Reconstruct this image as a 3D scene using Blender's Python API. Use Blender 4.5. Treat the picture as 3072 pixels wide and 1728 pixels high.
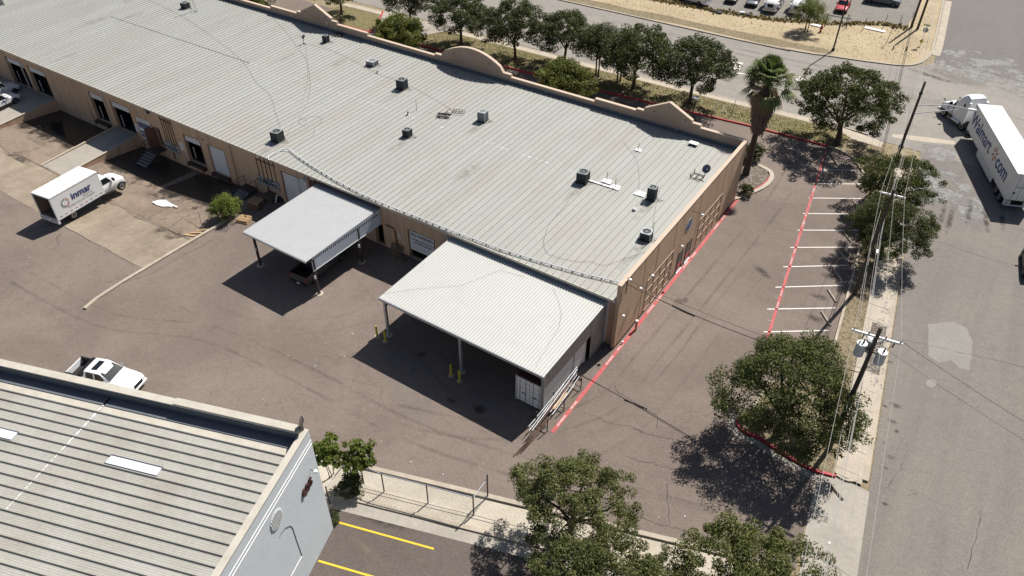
import bpy, bmesh, math, random
from math import sin, cos, pi, radians, sqrt, atan2, hypot
from mathutils import Vector, Matrix
import numpy as np

# ------------------------------------------------------------------ scene, camera, light
for o in list(bpy.data.objects): bpy.data.objects.remove(o)
scene = bpy.context.scene
COL = scene.collection
# camera surveyed from the warehouse's own edges: world X = along its dock wall, Y = along its end wall, Z up, metres
CAM_H, FOC, PITCH, ROLL, YAW = 42.0, 2264.686, 0.688914241, 0.00813794, -0.584389022
_fw = Vector((sin(YAW)*cos(PITCH), cos(YAW)*cos(PITCH), -sin(PITCH)))
_rt = Vector((cos(YAW), -sin(YAW), 0.0))
_up = _rt.cross(_fw)
_R = cos(ROLL)*_rt + sin(ROLL)*_up
_U = -sin(ROLL)*_rt + cos(ROLL)*_up
CAM = Vector((0, 0, CAM_H))
cam_d = bpy.data.cameras.new('camera'); cam = bpy.data.objects.new('camera', cam_d); COL.objects.link(cam)
m3 = Matrix((_R, _U, -_fw)).transposed()
cam.matrix_world = Matrix.Translation(CAM) @ m3.to_4x4()
cam_d.sensor_width = 36.0; cam_d.lens = 36.0*FOC/3072.0
cam_d.clip_start = 0.5; cam_d.clip_end = 5000
scene.camera = cam
scene.render.resolution_x, scene.render.resolution_y = 1024, 576

SUN_AZ, SUN_EL = 81.0, 52.0        # azimuth counted from +X towards +Y
world = bpy.data.worlds.new('World'); scene.world = world; world.use_nodes = True
wn = world.node_tree.nodes; wl = world.node_tree.links
sky = wn.new('ShaderNodeTexSky'); sky.sky_type = 'NISHITA'; sky.sun_disc = False
sky.sun_elevation = radians(SUN_EL); sky.sun_rotation = radians(90.0-SUN_AZ)
sky.air_density = 1.0; sky.dust_density = 1.2; sky.ozone_density = 1.0
bg = wn['Background']; bg.inputs['Strength'].default_value = 0.05
wl.new(sky.outputs['Color'], bg.inputs['Color'])
sd = bpy.data.lights.new('sun', 'SUN'); sun = bpy.data.objects.new('sun', sd); COL.objects.link(sun)
sd.energy = 5.0; sd.angle = radians(0.53); sd.color = (1.0, 0.955, 0.89)
_s = Vector((cos(radians(SUN_AZ))*cos(radians(SUN_EL)), sin(radians(SUN_AZ))*cos(radians(SUN_EL)), sin(radians(SUN_EL))))
sun.rotation_euler = _s.to_track_quat('Z', 'Y').to_euler(); sun.location = (0, 60, 80)
vs = scene.view_settings
vs.view_transform = 'Standard'; vs.look = 'None'; vs.gamma = 1.0; vs.exposure = 0.50; vs.use_curve_mapping = False

# ------------------------------------------------------------------ survey helpers (photo point on a known plane -> metres)
def ray(x, y):
    return _R*((x-1536)/FOC) + _U*(-(y-864)/FOC) + _fw
def G(x, y, z=0.0):
    d = ray(x, y); return CAM + d*((z-CAM_H)/d.z)
def W(x, y, Y):
    d = ray(x, y); return CAM + d*(Y/d.y)
def WX(x, y, X):
    d = ray(x, y); return CAM + d*(X/d.x)
def WP(x, y, p, n):
    d = ray(x, y); return CAM + d*((Vector(p)-CAM).dot(n)/d.dot(n))
def q4(x0, y0, x, y): return (x0+x*.31056, y0+y*.31056)
def proj(p):
    v = Vector(p)-CAM; return (1536+FOC*v.dot(_R)/v.dot(_fw), 864-FOC*v.dot(_U)/v.dot(_fw))
def height_of(tx, ty, b):
    best = min((abs(proj((b[0], b[1], i*.05))[1]-ty), i*.05) for i in range(0, 400)); return best[1]

# ------------------------------------------------------------------ mesh helpers
class MB:
    def __init__(s): s.v = []; s.f = []; s.m = []; s.mi = 0
    def face(s, *pts):
        i = len(s.v); s.v += [tuple(p) for p in pts]; s.f.append(tuple(range(i, i+len(pts)))); s.m.append(s.mi); return s
    def hexa(s, p):            # 8 points: bottom 0-3 ccw, top 4-7
        i = len(s.v); s.v += [tuple(a) for a in p]
        for q in ((3,2,1,0),(4,5,6,7),(0,1,5,4),(1,2,6,5),(2,3,7,6),(3,0,4,7)):
            s.f.append(tuple(i+k for k in q)); s.m.append(s.mi)
        return s
    def box(s, x0, y0, z0, x1, y1, z1):
        x0, x1 = min(x0, x1), max(x0, x1); y0, y1 = min(y0, y1), max(y0, y1); z0, z1 = min(z0, z1), max(z0, z1)
        return s.hexa(((x0,y0,z0),(x1,y0,z0),(x1,y1,z0),(x0,y1,z0),(x0,y0,z1),(x1,y0,z1),(x1,y1,z1),(x0,y1,z1)))
    def obox(s, c, d, rz=0.0):
        ca, sa = cos(rz), sin(rz); out = []
        for z in (-.5, .5):
            for x, y in ((-.5,-.5),(.5,-.5),(.5,.5),(-.5,.5)):
                X, Y = x*d[0], y*d[1]; out.append((c[0]+X*ca-Y*sa, c[1]+X*sa+Y*ca, c[2]+z*d[2]))
        return s.hexa(out)
    def beam(s, p, q, w, h=None, up=(0,0,1)):
        p, q = Vector(p), Vector(q); d = (q-p).normalized(); u = Vector(up)
        if abs(d.dot(u)) > .98: u = Vector((1,0,0))
        r = d.cross(u).normalized(); u = r.cross(d); h = h or w; r *= w/2; u *= h/2
        return s.hexa((p-r-u, p+r-u, q+r-u, q-r-u, p-r+u, p+r+u, q+r+u, q-r+u))
    def ring(s, c, ax, r, n, ph=0.0):
        ax = Vector(ax).normalized(); t = Vector((0,0,1)) if abs(ax.z) < .9 else Vector((1,0,0))
        a = ax.cross(t).normalized(); b = ax.cross(a)
        return [Vector(c)+a*(r*cos(ph+2*pi*k/n))+b*(r*sin(ph+2*pi*k/n)) for k in range(n)]
    def loft(s, rings, cap=True):
        n = len(rings[0]); i = len(s.v)
        for r in rings: s.v += [tuple(p) for p in r]
        for j in range(len(rings)-1):
            for k in range(n):
                a = i+j*n+k; b = i+j*n+(k+1) % n
                s.f.append((a, b, b+n, a+n)); s.m.append(s.mi)
        if cap:
            s.f.append(tuple(range(i+n-1, i-1, -1))); s.m.append(s.mi)
            e = i+(len(rings)-1)*n; s.f.append(tuple(range(e, e+n))); s.m.append(s.mi)
        return s
    def tube(s, pts, r, n=6, cap=True):
        pts = [Vector(p) for p in pts]; rs = r if isinstance(r, (list, tuple)) else [r]*len(pts); rings = []
        for k, p in enumerate(pts):
            d = (pts[min(k+1, len(pts)-1)]-pts[max(k-1, 0)])
            if d.length < 1e-6: d = Vector((0,0,1))
            d.normalize(); t = Vector((.13, .21, 1)).normalized() if abs(d.z) < .9 else Vector((1, .1, 0)).normalized()
            a = d.cross(t).normalized(); b = d.cross(a)
            rings.append([p+a*(rs[k]*cos(2*pi*j/n))+b*(rs[k]*sin(2*pi*j/n)) for j in range(n)])
        return s.loft(rings, cap)
    def cyl(s, x, y, z0, z1, r0, r1=None, n=12):
        r1 = r0 if r1 is None else r1
        return s.loft([[(x+r*cos(2*pi*k/n), y+r*sin(2*pi*k/n), z) for k in range(n)] for r, z in ((r0, z0), (r1, z1))])
    def lathe(s, c, prof, n=14):
        return s.loft([[(c[0]+r*cos(2*pi*k/n), c[1]+r*sin(2*pi*k/n), c[2]+z) for k in range(n)] for r, z in prof])
    def prism(s, poly, z0, z1):
        n = len(poly); i = len(s.v); s.v += [(p[0], p[1], z0) for p in poly]+[(p[0], p[1], z1) for p in poly]
        for k in range(n): s.f.append((i+k, i+(k+1) % n, i+n+(k+1) % n, i+n+k)); s.m.append(s.mi)
        s.f.append(tuple(range(i+n-1, i-1, -1))); s.m.append(s.mi); s.f.append(tuple(range(i+n, i+2*n))); s.m.append(s.mi)
        return s
    def extr(s, pts, vec):        # planar polygon pushed along vec
        vec = Vector(vec); pts = [Vector(p) for p in pts]; n = len(pts); i = len(s.v)
        s.v += [tuple(p) for p in pts]+[tuple(p+vec) for p in pts]
        for k in range(n): s.f.append((i+k, i+(k+1) % n, i+n+(k+1) % n, i+n+k)); s.m.append(s.mi)
        s.f.append(tuple(range(i+n-1, i-1, -1))); s.m.append(s.mi); s.f.append(tuple(range(i+n, i+2*n))); s.m.append(s.mi)
        return s
    def mesh(s, name, mats, off=None, smooth=False):
        me = bpy.data.meshes.new(name)
        vv = s.v if off is None else [(a-off[0], b-off[1], c-off[2]) for a, b, c in s.v]
        me.from_pydata(vv, [], s.f)
        for m in (mats if isinstance(mats, (list, tuple)) else [mats]): me.materials.append(m)
        if len(me.materials) > 1: me.polygons.foreach_set('material_index', s.m)
        bm = bmesh.new(); bm.from_mesh(me); bmesh.ops.recalc_face_normals(bm, faces=bm.faces); bm.to_mesh(me); bm.free()
        if smooth:
            me.shade_smooth()
            try: me.set_sharp_from_angle(angle=radians(38))
            except Exception: pass
        me.update(); return me
    def build(s, name, mats, parent=None, smooth=False, world=False):
        off = None
        if world and parent is not None:
            p = parent
            while p.parent: p = p.parent
            off = p.location
        o = bpy.data.objects.new(name, s.mesh(name, mats, off, smooth)); COL.objects.link(o)
        if parent is not None: o.parent = parent
        return o
def thing(name, label, cat, loc=(0,0,0), rz=0.0, group=None):
    o = bpy.data.objects.new(name, None); COL.objects.link(o); o.empty_display_size = .3
    o.location = loc; o.rotation_euler = (0, 0, rz); o['label'] = label; o['category'] = cat
    if group: o['group'] = group
    return o
def tag(o, label, cat, group=None):
    o['label'] = label; o['category'] = cat
    if group: o['group'] = group
    return o
def struct(mb, name, mat, smooth=False):
    o = mb.build(name, mat, None, smooth); o['kind'] = 'structure'; return o
def inst(mesh, name, parent, loc=(0,0,0), rz=0.0, sc=None):
    o = bpy.data.objects.new(name, mesh); COL.objects.link(o); o.parent = parent; o.location = loc; o.rotation_euler = (0, 0, rz)
    if sc: o.scale = sc
    return o
def copy_tree(o, parent=None):
    c = o.copy(); COL.objects.link(c); c.parent = parent
    for ch in list(o.children): copy_tree(ch, c)
    return c
ORD = ['first','second','third','fourth','fifth','sixth','seventh','eighth','ninth','tenth','eleventh','twelfth','thirteenth']
_fonts = {}
def text_mesh(txt, size, mat, name='lettering', extrude=0.0, align='CENTER', bold=False):
    cu = bpy.data.curves.new('t', 'FONT'); cu.body = txt; cu.size = size; cu.extrude = extrude; cu.align_x = align; cu.align_y = 'CENTER'
    cu.resolution_u = 3
    if bold: cu.offset = size*.018
    ob = bpy.data.objects.new('t', cu); COL.objects.link(ob)
    dg = bpy.context.evaluated_depsgraph_get(); me = bpy.data.meshes.new_from_object(ob.evaluated_get(dg))
    bpy.data.objects.remove(ob); bpy.data.curves.remove(cu); me.name = name
    me.materials.clear(); me.materials.append(mat); return me
def letters(txt, size, mat, parent, origin, right, up, extrude=0.004, name='lettering', **k):
    me = text_mesh(txt, size, mat, name, extrude, **k)
    o = bpy.data.objects.new(name, me); COL.objects.link(o)
    r = Vector(right).normalized(); u = Vector(up).normalized(); n = r.cross(u)
    M = Matrix((r, u, n)).transposed().to_4x4(); M.translation = Vector(origin)
    if parent is not None:
        p = parent; L = Matrix.Identity(4)
        while p.parent: p = p.parent
        o.parent = parent
        o.matrix_local = M
    else: o.matrix_world = M
    return o

# ------------------------------------------------------------------ procedural materials
class NT:
    def __init__(s, name):
        s.mat = bpy.data.materials.new(name); s.mat.use_nodes = True; s.t = s.mat.node_tree; s.n = s.t.nodes; s.l = s.t.links
        s.b = s.n['Principled BSDF']; s.out = s.n['Material Output']
        s.pos = s.n.new('ShaderNodeNewGeometry').outputs['Position']
    def link(s, a, b): s.l.new(a, b)
    def val(s, sock, v):
        if isinstance(v, bpy.types.NodeSocket): s.l.new(v, sock)
        elif hasattr(sock.default_value, '__len__') and not hasattr(v, '__len__'): sock.default_value = [v]*len(sock.default_value)
        else: sock.default_value = (*v, 1.0) if hasattr(v, '__len__') and len(v) == 3 and len(sock.default_value) == 4 else v
    def mapv(s, v, scale=(1,1,1), rot=0.0):
        m = s.n.new('ShaderNodeMapping'); s.link(v, m.inputs['Vector']); m.inputs['Scale'].default_value = scale; m.inputs['Rotation'].default_value = (0,0,rot); return m.outputs[0]
    def noise(s, scale, detail=4, rough=.55, v=None, dist=0.0):
        n = s.n.new('ShaderNodeTexNoise'); n.inputs['Scale'].default_value = scale; n.inputs['Detail'].default_value = detail
        n.inputs['Roughness'].default_value = rough; n.inputs['Distortion'].default_value = dist; s.link(v or s.pos, n.inputs['Vector']); return n.outputs['Fac']
    def voro(s, scale, feat='DISTANCE_TO_EDGE', v=None):
        n = s.n.new('ShaderNodeTexVoronoi'); n.feature = feat; n.inputs['Scale'].default_value = scale; s.link(v or s.pos, n.inputs['Vector']); return n.outputs[0]
    def ramp(s, fac, lo, hi, a=0.0, b=1.0):
        n = s.n.new('ShaderNodeMapRange'); n.clamp = True; s.val(n.inputs[0], fac)
        for k, x in zip((1,2,3,4), (lo, hi, a, b)): n.inputs[k].default_value = x
        return n.outputs[0]
    def math(s, op, a, b=0.0):
        n = s.n.new('ShaderNodeMath'); n.operation = op; s.val(n.inputs[0], a); s.val(n.inputs[1], b); return n.outputs[0]
    def mix(s, fac, a, b, blend='MIX'):
        n = s.n.new('ShaderNodeMix'); n.data_type = 'RGBA'; n.blend_type = blend
        s.val(n.inputs[0], fac); s.val(n.inputs[6], a); s.val(n.inputs[7], b); return n.outputs[2]
    def bump(s, h, strength=.3, dist=.02):
        n = s.n.new('ShaderNodeBump'); n.inputs['Strength'].default_value = strength; n.inputs['Distance'].default_value = dist
        s.link(h, n.inputs['Height']); s.link(n.outputs[0], s.b.inputs['Normal'])
    def fin(s, col, rough=.8, metal=0.0, spec=.3):
        s.val(s.b.inputs['Base Color'], col); s.val(s.b.inputs['Roughness'], rough); s.b.inputs['Metallic'].default_value = metal
        s.b.inputs['Specular IOR Level'].default_value = spec; return s.mat
    def rnd(s): return s.n.new('ShaderNodeObjectInfo').outputs['Random']
def paint(name, c, rough=.5, var=.12, scale=3.0, metal=0.0, spec=.35, coord=None):
    n = NT(name); f = n.noise(scale, 5, .6); g = n.noise(scale*9, 3, .6)
    k = n.math('ADD', n.ramp(f, .3, .7, 1-var, 1+var*.6), n.ramp(g, .3, .7, -var*.35, var*.35))
    return n.fin(n.mix(1.0, c, k, 'MULTIPLY'), rough, metal, spec)
def weathered(name, c, dirt, amt=.5, scale=1.2, rough=.6, metal=0.0, stretch=(1,1,1), per_obj=0.0, bump=0.0, lo=.42, hi=.72, runs=0.0):
    n = NT(name); v = n.mapv(n.pos, stretch); f = n.noise(scale, 6, .62, v); g = n.noise(scale*14, 3, .6)
    col = n.mix(n.ramp(f, lo, hi, 0, amt), c, dirt)
    if runs: col = n.mix(n.ramp(n.noise(1.6, 4, .6, n.mapv(n.pos, (1,1,.10))), .5, .72, 0, runs), col, (dirt[0]*.55, dirt[1]*.55, dirt[2]*.6))
    k = n.ramp(g, .3, .7, .93, 1.06)
    if per_obj: k = n.math('MULTIPLY', k, n.ramp(n.rnd(), 0, 1, 1-per_obj, 1+per_obj))
    col = n.mix(1.0, col, k, 'MULTIPLY')
    if bump: n.bump(g, bump, .01)
    return n.fin(col, rough, metal)
def glass(name, c=(.012,.016,.02), rough=.06):
    n = NT(name); n.fin(c, rough, 0, .5); return n.mat

def asphalt(name, base, tint, dark, crack=0.0, streak=None, sc=.12, grain=26, speck=.25):
    n = NT(name); v = n.pos if streak is None else n.mapv(n.pos, (1, .06, 1), streak)
    big = n.noise(sc, 5, .6, dist=.6); mid = n.noise(sc*7, 5, .65); fine = n.noise(grain, 2, .7); fine2 = n.noise(grain*.33, 3, .7)
    col = n.mix(n.ramp(big, .40, .60), base, tint)
    col = n.mix(n.ramp(mid, .5, .78, 0, .45), col, dark)
    if streak is not None:
        col = n.mix(n.ramp(n.noise(.55, 4, .6, v), .45, .75, 0, .55), col, dark)
        col = n.mix(n.ramp(n.noise(1.7, 3, .6, v), .5, .75, 0, .3), col, base)
    g6 = n.noise(7.5, 2, .6); g2 = n.noise(2.3, 3, .6)
    col = n.mix(1.0, col, n.math('MULTIPLY', n.math('MULTIPLY', n.ramp(fine, .25, .75, 1-speck, 1+speck), n.ramp(fine2, .3, .7, .9, 1.1)), n.math('MULTIPLY', n.ramp(g6, .3, .7, .86, 1.14), n.ramp(g2, .3, .7, .94, 1.06))), 'MULTIPLY')
    if crack:
        nz = n.n.new('ShaderNodeTexNoise'); nz.inputs['Scale'].default_value = .6; nz.inputs['Detail'].default_value = 4; n.link(n.pos, nz.inputs['Vector'])
        wv = n.mix(1.0, n.pos, n.mix(1.0, nz.outputs['Color'], (2.4,2.4,0), 'MULTIPLY'), 'ADD')
        e = n.voro(.17, v=wv); e2 = n.voro(2.2, v=n.mix(1.0, n.pos, n.mix(1.0, nz.outputs['Color'], (.5,.5,0), 'MULTIPLY'), 'ADD'))
        msk = n.ramp(n.noise(.07, 3), .48, .62)
        m2 = n.ramp(n.noise(.11, 3, v=n.mapv(n.pos, (1,.25,1))), .56, .7)
        col = n.mix(n.math('MULTIPLY', n.math('MULTIPLY', n.ramp(e, 0, .0045, 1, 0), msk), crack), col, (dark[0]*.3, dark[1]*.3, dark[2]*.3))
        col = n.mix(n.math('MULTIPLY', n.math('MULTIPLY', n.ramp(e2, 0, .035, 1, 0), m2), crack*.45), col, (dark[0]*.4, dark[1]*.4, dark[2]*.4))
    n.bump(fine, .35, .008)
    return n.fin(col, .92, 0, .2)
def concrete(name, c, d, sc=.5, amt=.6, rough=.85, joints=None, streak=None):
    n = NT(name); f = n.noise(sc, 6, .65, dist=.4); g = n.noise(sc*9, 4, .65); h = n.noise(30, 2)
    col = n.mix(n.ramp(f, .4, .7, 0, amt), c, d)
    if streak is not None:
        col = n.mix(n.ramp(n.noise(.8, 4, .6, n.mapv(n.pos, streak[0], streak[1])), .48, .72, 0, .5), col, d)
    col = n.mix(1.0, col, n.math('MULTIPLY', n.ramp(g, .3, .7, .88, 1.08), n.ramp(h, .3, .7, .93, 1.07)), 'MULTIPLY')
    if joints:
        e = n.voro(joints, v=n.pos)
        col = n.mix(n.ramp(e, 0, .01, .6, 0), col, (d[0]*.35, d[1]*.35, d[2]*.35))
    n.bump(h, .2, .006)
    return n.fin(col, rough, 0, .2)
def soil(name, a, b, c, sc=1.1, thr=(.45,.6)):
    n = NT(name); f = n.noise(sc*.25, 5, .6); g = n.noise(sc*2.6, 5, .7); h = n.noise(sc*14, 3, .7)
    col = n.mix(n.ramp(f, .38, .62), a, b)
    col = n.mix(n.ramp(g, thr[0], thr[1], 0, .8), col, c)
    col = n.mix(1.0, col, n.ramp(h, .25, .75, .7, 1.28), 'MULTIPLY')
    n.bump(h, .6, .04)
    return n.fin(col, .95, 0, .1)
def leafmat(name, a, b, c, trans=.22):
    n = NT(name); isl = n.n.new('ShaderNodeNewGeometry').outputs['Random Per Island']
    tc = n.n.new('ShaderNodeTexCoord').outputs['Object']
    f = n.noise(.55, 3, .6, tc)
    col = n.mix(n.ramp(f, .35, .65), a, b); col = n.mix(n.ramp(isl, .55, 1.0, 0, .8), col, c)
    col = n.mix(1.0, col, n.math('MULTIPLY', n.ramp(isl, 0, .5, .7, 1.15), n.ramp(n.rnd(), 0, 1, .86, 1.16)), 'MULTIPLY')
    n.fin(col, .62, 0, .18)
    tr = n.n.new('ShaderNodeBsdfTranslucent'); n.link(n.mix(1.0, col, (1.2,1.25,.5), 'MULTIPLY'), tr.inputs['Color'])
    ms = n.n.new('ShaderNodeMixShader'); ms.inputs[0].default_value = trans
    n.link(n.b.outputs[0], ms.inputs[1]); n.link(tr.outputs[0], ms.inputs[2]); n.link(ms.outputs[0], n.out.inputs['Surface']); return n.mat

M = {}
M['lot'] = asphalt('lot_asphalt', (.186,.150,.128), (.153,.123,.106), (.118,.096,.084), crack=.5, sc=.09)
M['lot2'] = asphalt('lower_lot_asphalt', (.124,.100,.088), (.108,.089,.079), (.080,.067,.060), crack=.6, sc=.2)
M['dock'] = asphalt('dock_asphalt', (.235,.186,.142), (.185,.145,.112), (.095,.075,.060), crack=1.0, sc=.22)
M['road'] = asphalt('street_asphalt', (.196,.173,.152), (.178,.162,.147), (.135,.122,.112), crack=.55, streak=radians(7.5), sc=.12)
M['road_up'] = asphalt('street_asphalt_new', (.165,.148,.139), (.155,.142,.135), (.13,.12,.115), crack=0, streak=radians(7.5), sc=.1, speck=.12)
M['front_road'] = concrete('front_road_concrete', (.255,.235,.208), (.20,.185,.165), .18, .7, streak=((.05,1,1), 0))
M['chip'] = concrete('chipped_patch', (.30,.29,.275), (.17,.16,.15), 1.3, .95)
M['patch'] = concrete('repair_patch', (.245,.230,.210), (.20,.19,.175), .5, .6)
M['pad'] = concrete('dock_pad_concrete', (.285,.236,.180), (.175,.142,.108), .22, .85, streak=((1,.1,1), 0))
M['walk'] = concrete('sidewalk_concrete', (.43,.375,.305), (.33,.285,.23), .6, .6)
M['kerb'] = concrete('kerb_concrete', (.42,.365,.295), (.27,.235,.19), .8, .7)
M['apron'] = concrete('driveway_concrete', (.345,.315,.275), (.26,.235,.205), .35, .7)
M['channel'] = concrete('channel_concrete', (.45,.405,.335), (.34,.295,.23), .5, .7)
M['mud'] = soil('wet_mud', (.10,.08,.065), (.14,.115,.09), (.30,.28,.25), 1.5, (.5,.62))
M['soil'] = soil('dry_soil', (.30,.24,.165), (.25,.20,.13), (.16,.14,.075), .8)
M['straw'] = soil('straw_ground', (.41,.335,.225), (.35,.285,.185), (.25,.20,.125), .8, (.52,.68))
M['gravel'] = soil('yard_gravel', (.20,.185,.165), (.17,.16,.145), (.26,.24,.21), 1.4)
M['verge'] = soil('verge_grass', (.165,.140,.075), (.125,.120,.052), (.22,.18,.105), .9)
M['verge_dry'] = soil('verge_dry_grass', (.215,.175,.115), (.255,.205,.135), (.13,.11,.065), 1.2)
M['red'] = weathered('red_paint', (.40,.065,.07), (.42,.18,.16), .55, 3.0, .7)
M['redk'] = weathered('red_kerb_paint', (.36,.018,.03), (.32,.12,.10), .35, 2.5, .6)
M['white_line'] = weathered('white_road_paint', (.68,.65,.61), (.42,.38,.34), .35, 4.0, .7)
M['yellow_line'] = weathered('yellow_road_paint', (.68,.47,.03), (.50,.36,.08), .3, 4.0, .7)
M['crack'] = weathered('crack_fill', (.060,.051,.046), (.09,.077,.068), .6, 6.0, .9)
M['roof'] = weathered('roof_galvalume', (.345,.350,.322), (.325,.302,.275), .6, .35, .42, 0.0, (1,.3,1), per_obj=.035, lo=.40, hi=.66)
M['roof_rib'] = weathered('roof_rib_metal', (.33,.325,.30), (.26,.25,.23), .5, .5, .45)
M['roof2'] = weathered('aged_roof_metal', (.36,.35,.318), (.29,.27,.23), .75, .35, .45, 0.0, (1,1,1), per_obj=.05)
M['shedroof'] = weathered('shed_roof_metal', (.475,.478,.452), (.43,.425,.40), .4, .8, .4)
M['cproof'] = weathered('carport_roof_metal', (.45,.455,.46), (.40,.40,.405), .4, 1.0, .35)
M['siding'] = weathered('grey_siding', (.29,.275,.255), (.22,.20,.18), .5, .8, .5)
M['galv'] = weathered('galvanised_metal', (.42,.44,.47), (.33,.34,.36), .5, 1.4, .38, .5)
M['stucco'] = weathered('tan_stucco', (.53,.372,.255), (.44,.295,.19), .5, .45, .9, 0, (1,1,.5), bump=.2, runs=.45)
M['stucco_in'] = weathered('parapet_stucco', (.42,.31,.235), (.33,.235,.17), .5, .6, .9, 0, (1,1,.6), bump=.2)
M['coping'] = weathered('coping_trim', (.52,.41,.32), (.42,.32,.24), .4, 2, .8)
M['joint'] = weathered('joint_sealant', (.10,.065,.045), (.07,.045,.03), .4, 3, .9)
M['trim'] = weathered('eave_trim', (.52,.48,.41), (.38,.34,.28), .5, 1.5, .5)
M['flash'] = weathered('flashing', (.17,.185,.21), (.12,.13,.15), .5, 1.5, .45, .3)
M['graywall'] = weathered('grey_stucco', (.51,.545,.575), (.46,.49,.515), .5, .4, .85)
M['copegray'] = weathered('grey_coping', (.46,.43,.37), (.34,.31,.26), .6, 1.5, .8)
M['white'] = weathered('white_paint', (.74,.74,.73), (.62,.62,.60), .35, 1.5, .45)
M['white_gloss'] = weathered('white_vehicle_paint', (.76,.765,.77), (.68,.68,.68), .3, 1.2, .25)
M['door_white'] = weathered('white_roller_door', (.62,.63,.64), (.52,.52,.52), .4, 1.5, .55)
M['black'] = weathered('black_plastic', (.018,.018,.02), (.035,.035,.035), .4, 4, .6)
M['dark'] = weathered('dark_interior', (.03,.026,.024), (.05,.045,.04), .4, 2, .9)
M['tyre'] = weathered('tyre_rubber', (.022,.021,.021), (.05,.045,.04), .4, 5, .9)
M['rim'] = weathered('wheel_rim', (.30,.30,.31), (.18,.18,.18), .4, 6, .4, .5)
M['steel'] = weathered('dark_steel', (.065,.06,.06), (.09,.06,.045), .5, 3, .6, .3)
M['rust'] = weathered('rusty_steel', (.11,.055,.035), (.07,.04,.03), .5, 3, .8)
M['chrome'] = weathered('bare_metal', (.55,.56,.57), (.40,.40,.41), .3, 4, .3, .7)
M['glass'] = glass('vehicle_glass')
M['acdark'] = weathered('condenser_fins', (.045,.05,.055), (.075,.08,.08), .4, 8, .6)
M['acgrey'] = weathered('condenser_case', (.23,.25,.25), (.17,.18,.18), .4, 3, .5)
M['aclight'] = weathered('condenser_case_light', (.40,.42,.42), (.30,.31,.31), .4, 3, .5)
M['wood'] = weathered('pallet_wood', (.40,.27,.15), (.26,.18,.11), .6, 4, .85, 0, (1,1,1), per_obj=.2)
M['wood_old'] = weathered('old_pallet_wood', (.17,.125,.09), (.10,.075,.055), .6, 4, .9, 0, (1,1,1), per_obj=.25)
M['pole'] = weathered('creosote_pole', (.085,.070,.060), (.055,.045,.04), .6, 2, .9, 0, (1,1,.2))
M['wire'] = weathered('bare_conductor', (.40,.385,.36), (.33,.32,.30), .3, 5, .5)
M['cable'] = weathered('dark_cable', (.05,.047,.045), (.08,.075,.07), .3, 5, .7)
M['roofcable'] = weathered('grey_cable', (.22,.215,.20), (.17,.165,.155), .3, 5, .7)
M['transf'] = weathered('transformer_paint', (.46,.50,.55), (.38,.41,.45), .3, 3, .4)
M['arm'] = weathered('crossarm_white', (.66,.67,.68), (.5,.5,.5), .3, 4, .5)
M['bark'] = weathered('bark', (.075,.058,.046), (.045,.036,.03), .7, 6, .95, 0, (1,1,.3))
M['palmbark'] = weathered('palm_skirt', (.185,.135,.10), (.11,.08,.06), .7, 5, .95, 0, (1,1,.15))
M['bollard'] = weathered('bollard_yellow', (.50,.40,.03), (.38,.30,.05), .5, 4, .6)
M['navy'] = paint('navy_print', (.022,.035,.16), .5, .05)
M['wblue'] = paint('blue_print', (.018,.060,.20), .5, .05)
M['spark'] = paint('orange_print', (.45,.14,.05), .5, .08)
M['greytext'] = paint('grey_print', (.30,.32,.35), .5, .05)
M['green'] = paint('green_print', (.09,.26,.16), .5, .05)
M['signred'] = paint('red_print', (.40,.04,.04), .5, .08)
M['maroon'] = weathered('container_roof', (.13,.045,.04), (.08,.035,.03), .6, 1.5, .8)
M['gray_paint'] = weathered('gunmetal_paint', (.085,.085,.083), (.07,.07,.068), .4, 2, .35, .2)
M['carblack'] = weathered('black_vehicle_paint', (.03,.031,.034), (.045,.045,.045), .4, 2, .3)
M['carred'] = weathered('red_vehicle_paint', (.42,.035,.05), (.33,.04,.05), .4, 2, .3)
M['carslate'] = weathered('slate_vehicle_paint', (.14,.15,.165), (.10,.11,.12), .4, 2, .35, .2)
M['lamp_red'] = paint('tail_lamp', (.30,.02,.02), .3, .05)
M['lamp_clear'] = paint('headlamp', (.55,.56,.57), .15, .05)
M['sky_light'] = weathered('skylight_panel', (.70,.76,.80), (.60,.66,.70), .4, 1.5, .35)
M['oak'] = leafmat('oak_leaves', (.060,.072,.024), (.080,.095,.030), (.125,.140,.050))
M['number'] = weathered('dark_maroon', (.075,.025,.022), (.05,.02,.018), .4, 3, .6)
M['faint'] = weathered('worn_bay_paint', (.33,.29,.26), (.24,.21,.185), .6, 4.0, .8)
M['cpanel'] = weathered('bright_siding', (.68,.72,.77), (.58,.61,.65), .4, 1.2, .4)
M['oak_low'] = leafmat('low_oak_leaves', (.078,.088,.031), (.098,.110,.038), (.15,.16,.06))
M['oak_far'] = leafmat('verge_oak_leaves', (.060,.073,.030), (.078,.093,.038), (.118,.132,.062))
M['bush'] = leafmat('bush_leaves', (.105,.125,.032), (.135,.155,.040), (.19,.20,.07))
M['mesq'] = leafmat('mesquite_leaves', (.13,.155,.055), (.17,.19,.065), (.21,.22,.09), .3)
M['fresh'] = leafmat('fresh_leaves', (.10,.14,.03), (.13,.17,.035), (.20,.20,.05), .3)
M['palm'] = leafmat('palm_fronds', (.10,.13,.042), (.125,.155,.052), (.22,.24,.12), .18)
M['palmdry'] = leafmat('dry_palm_fronds', (.24,.17,.10), (.19,.13,.08), (.28,.21,.12), .1)
M['drygrass'] = leafmat('dry_tufts', (.225,.18,.105), (.165,.14,.075), (.29,.235,.15), .1)

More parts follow.
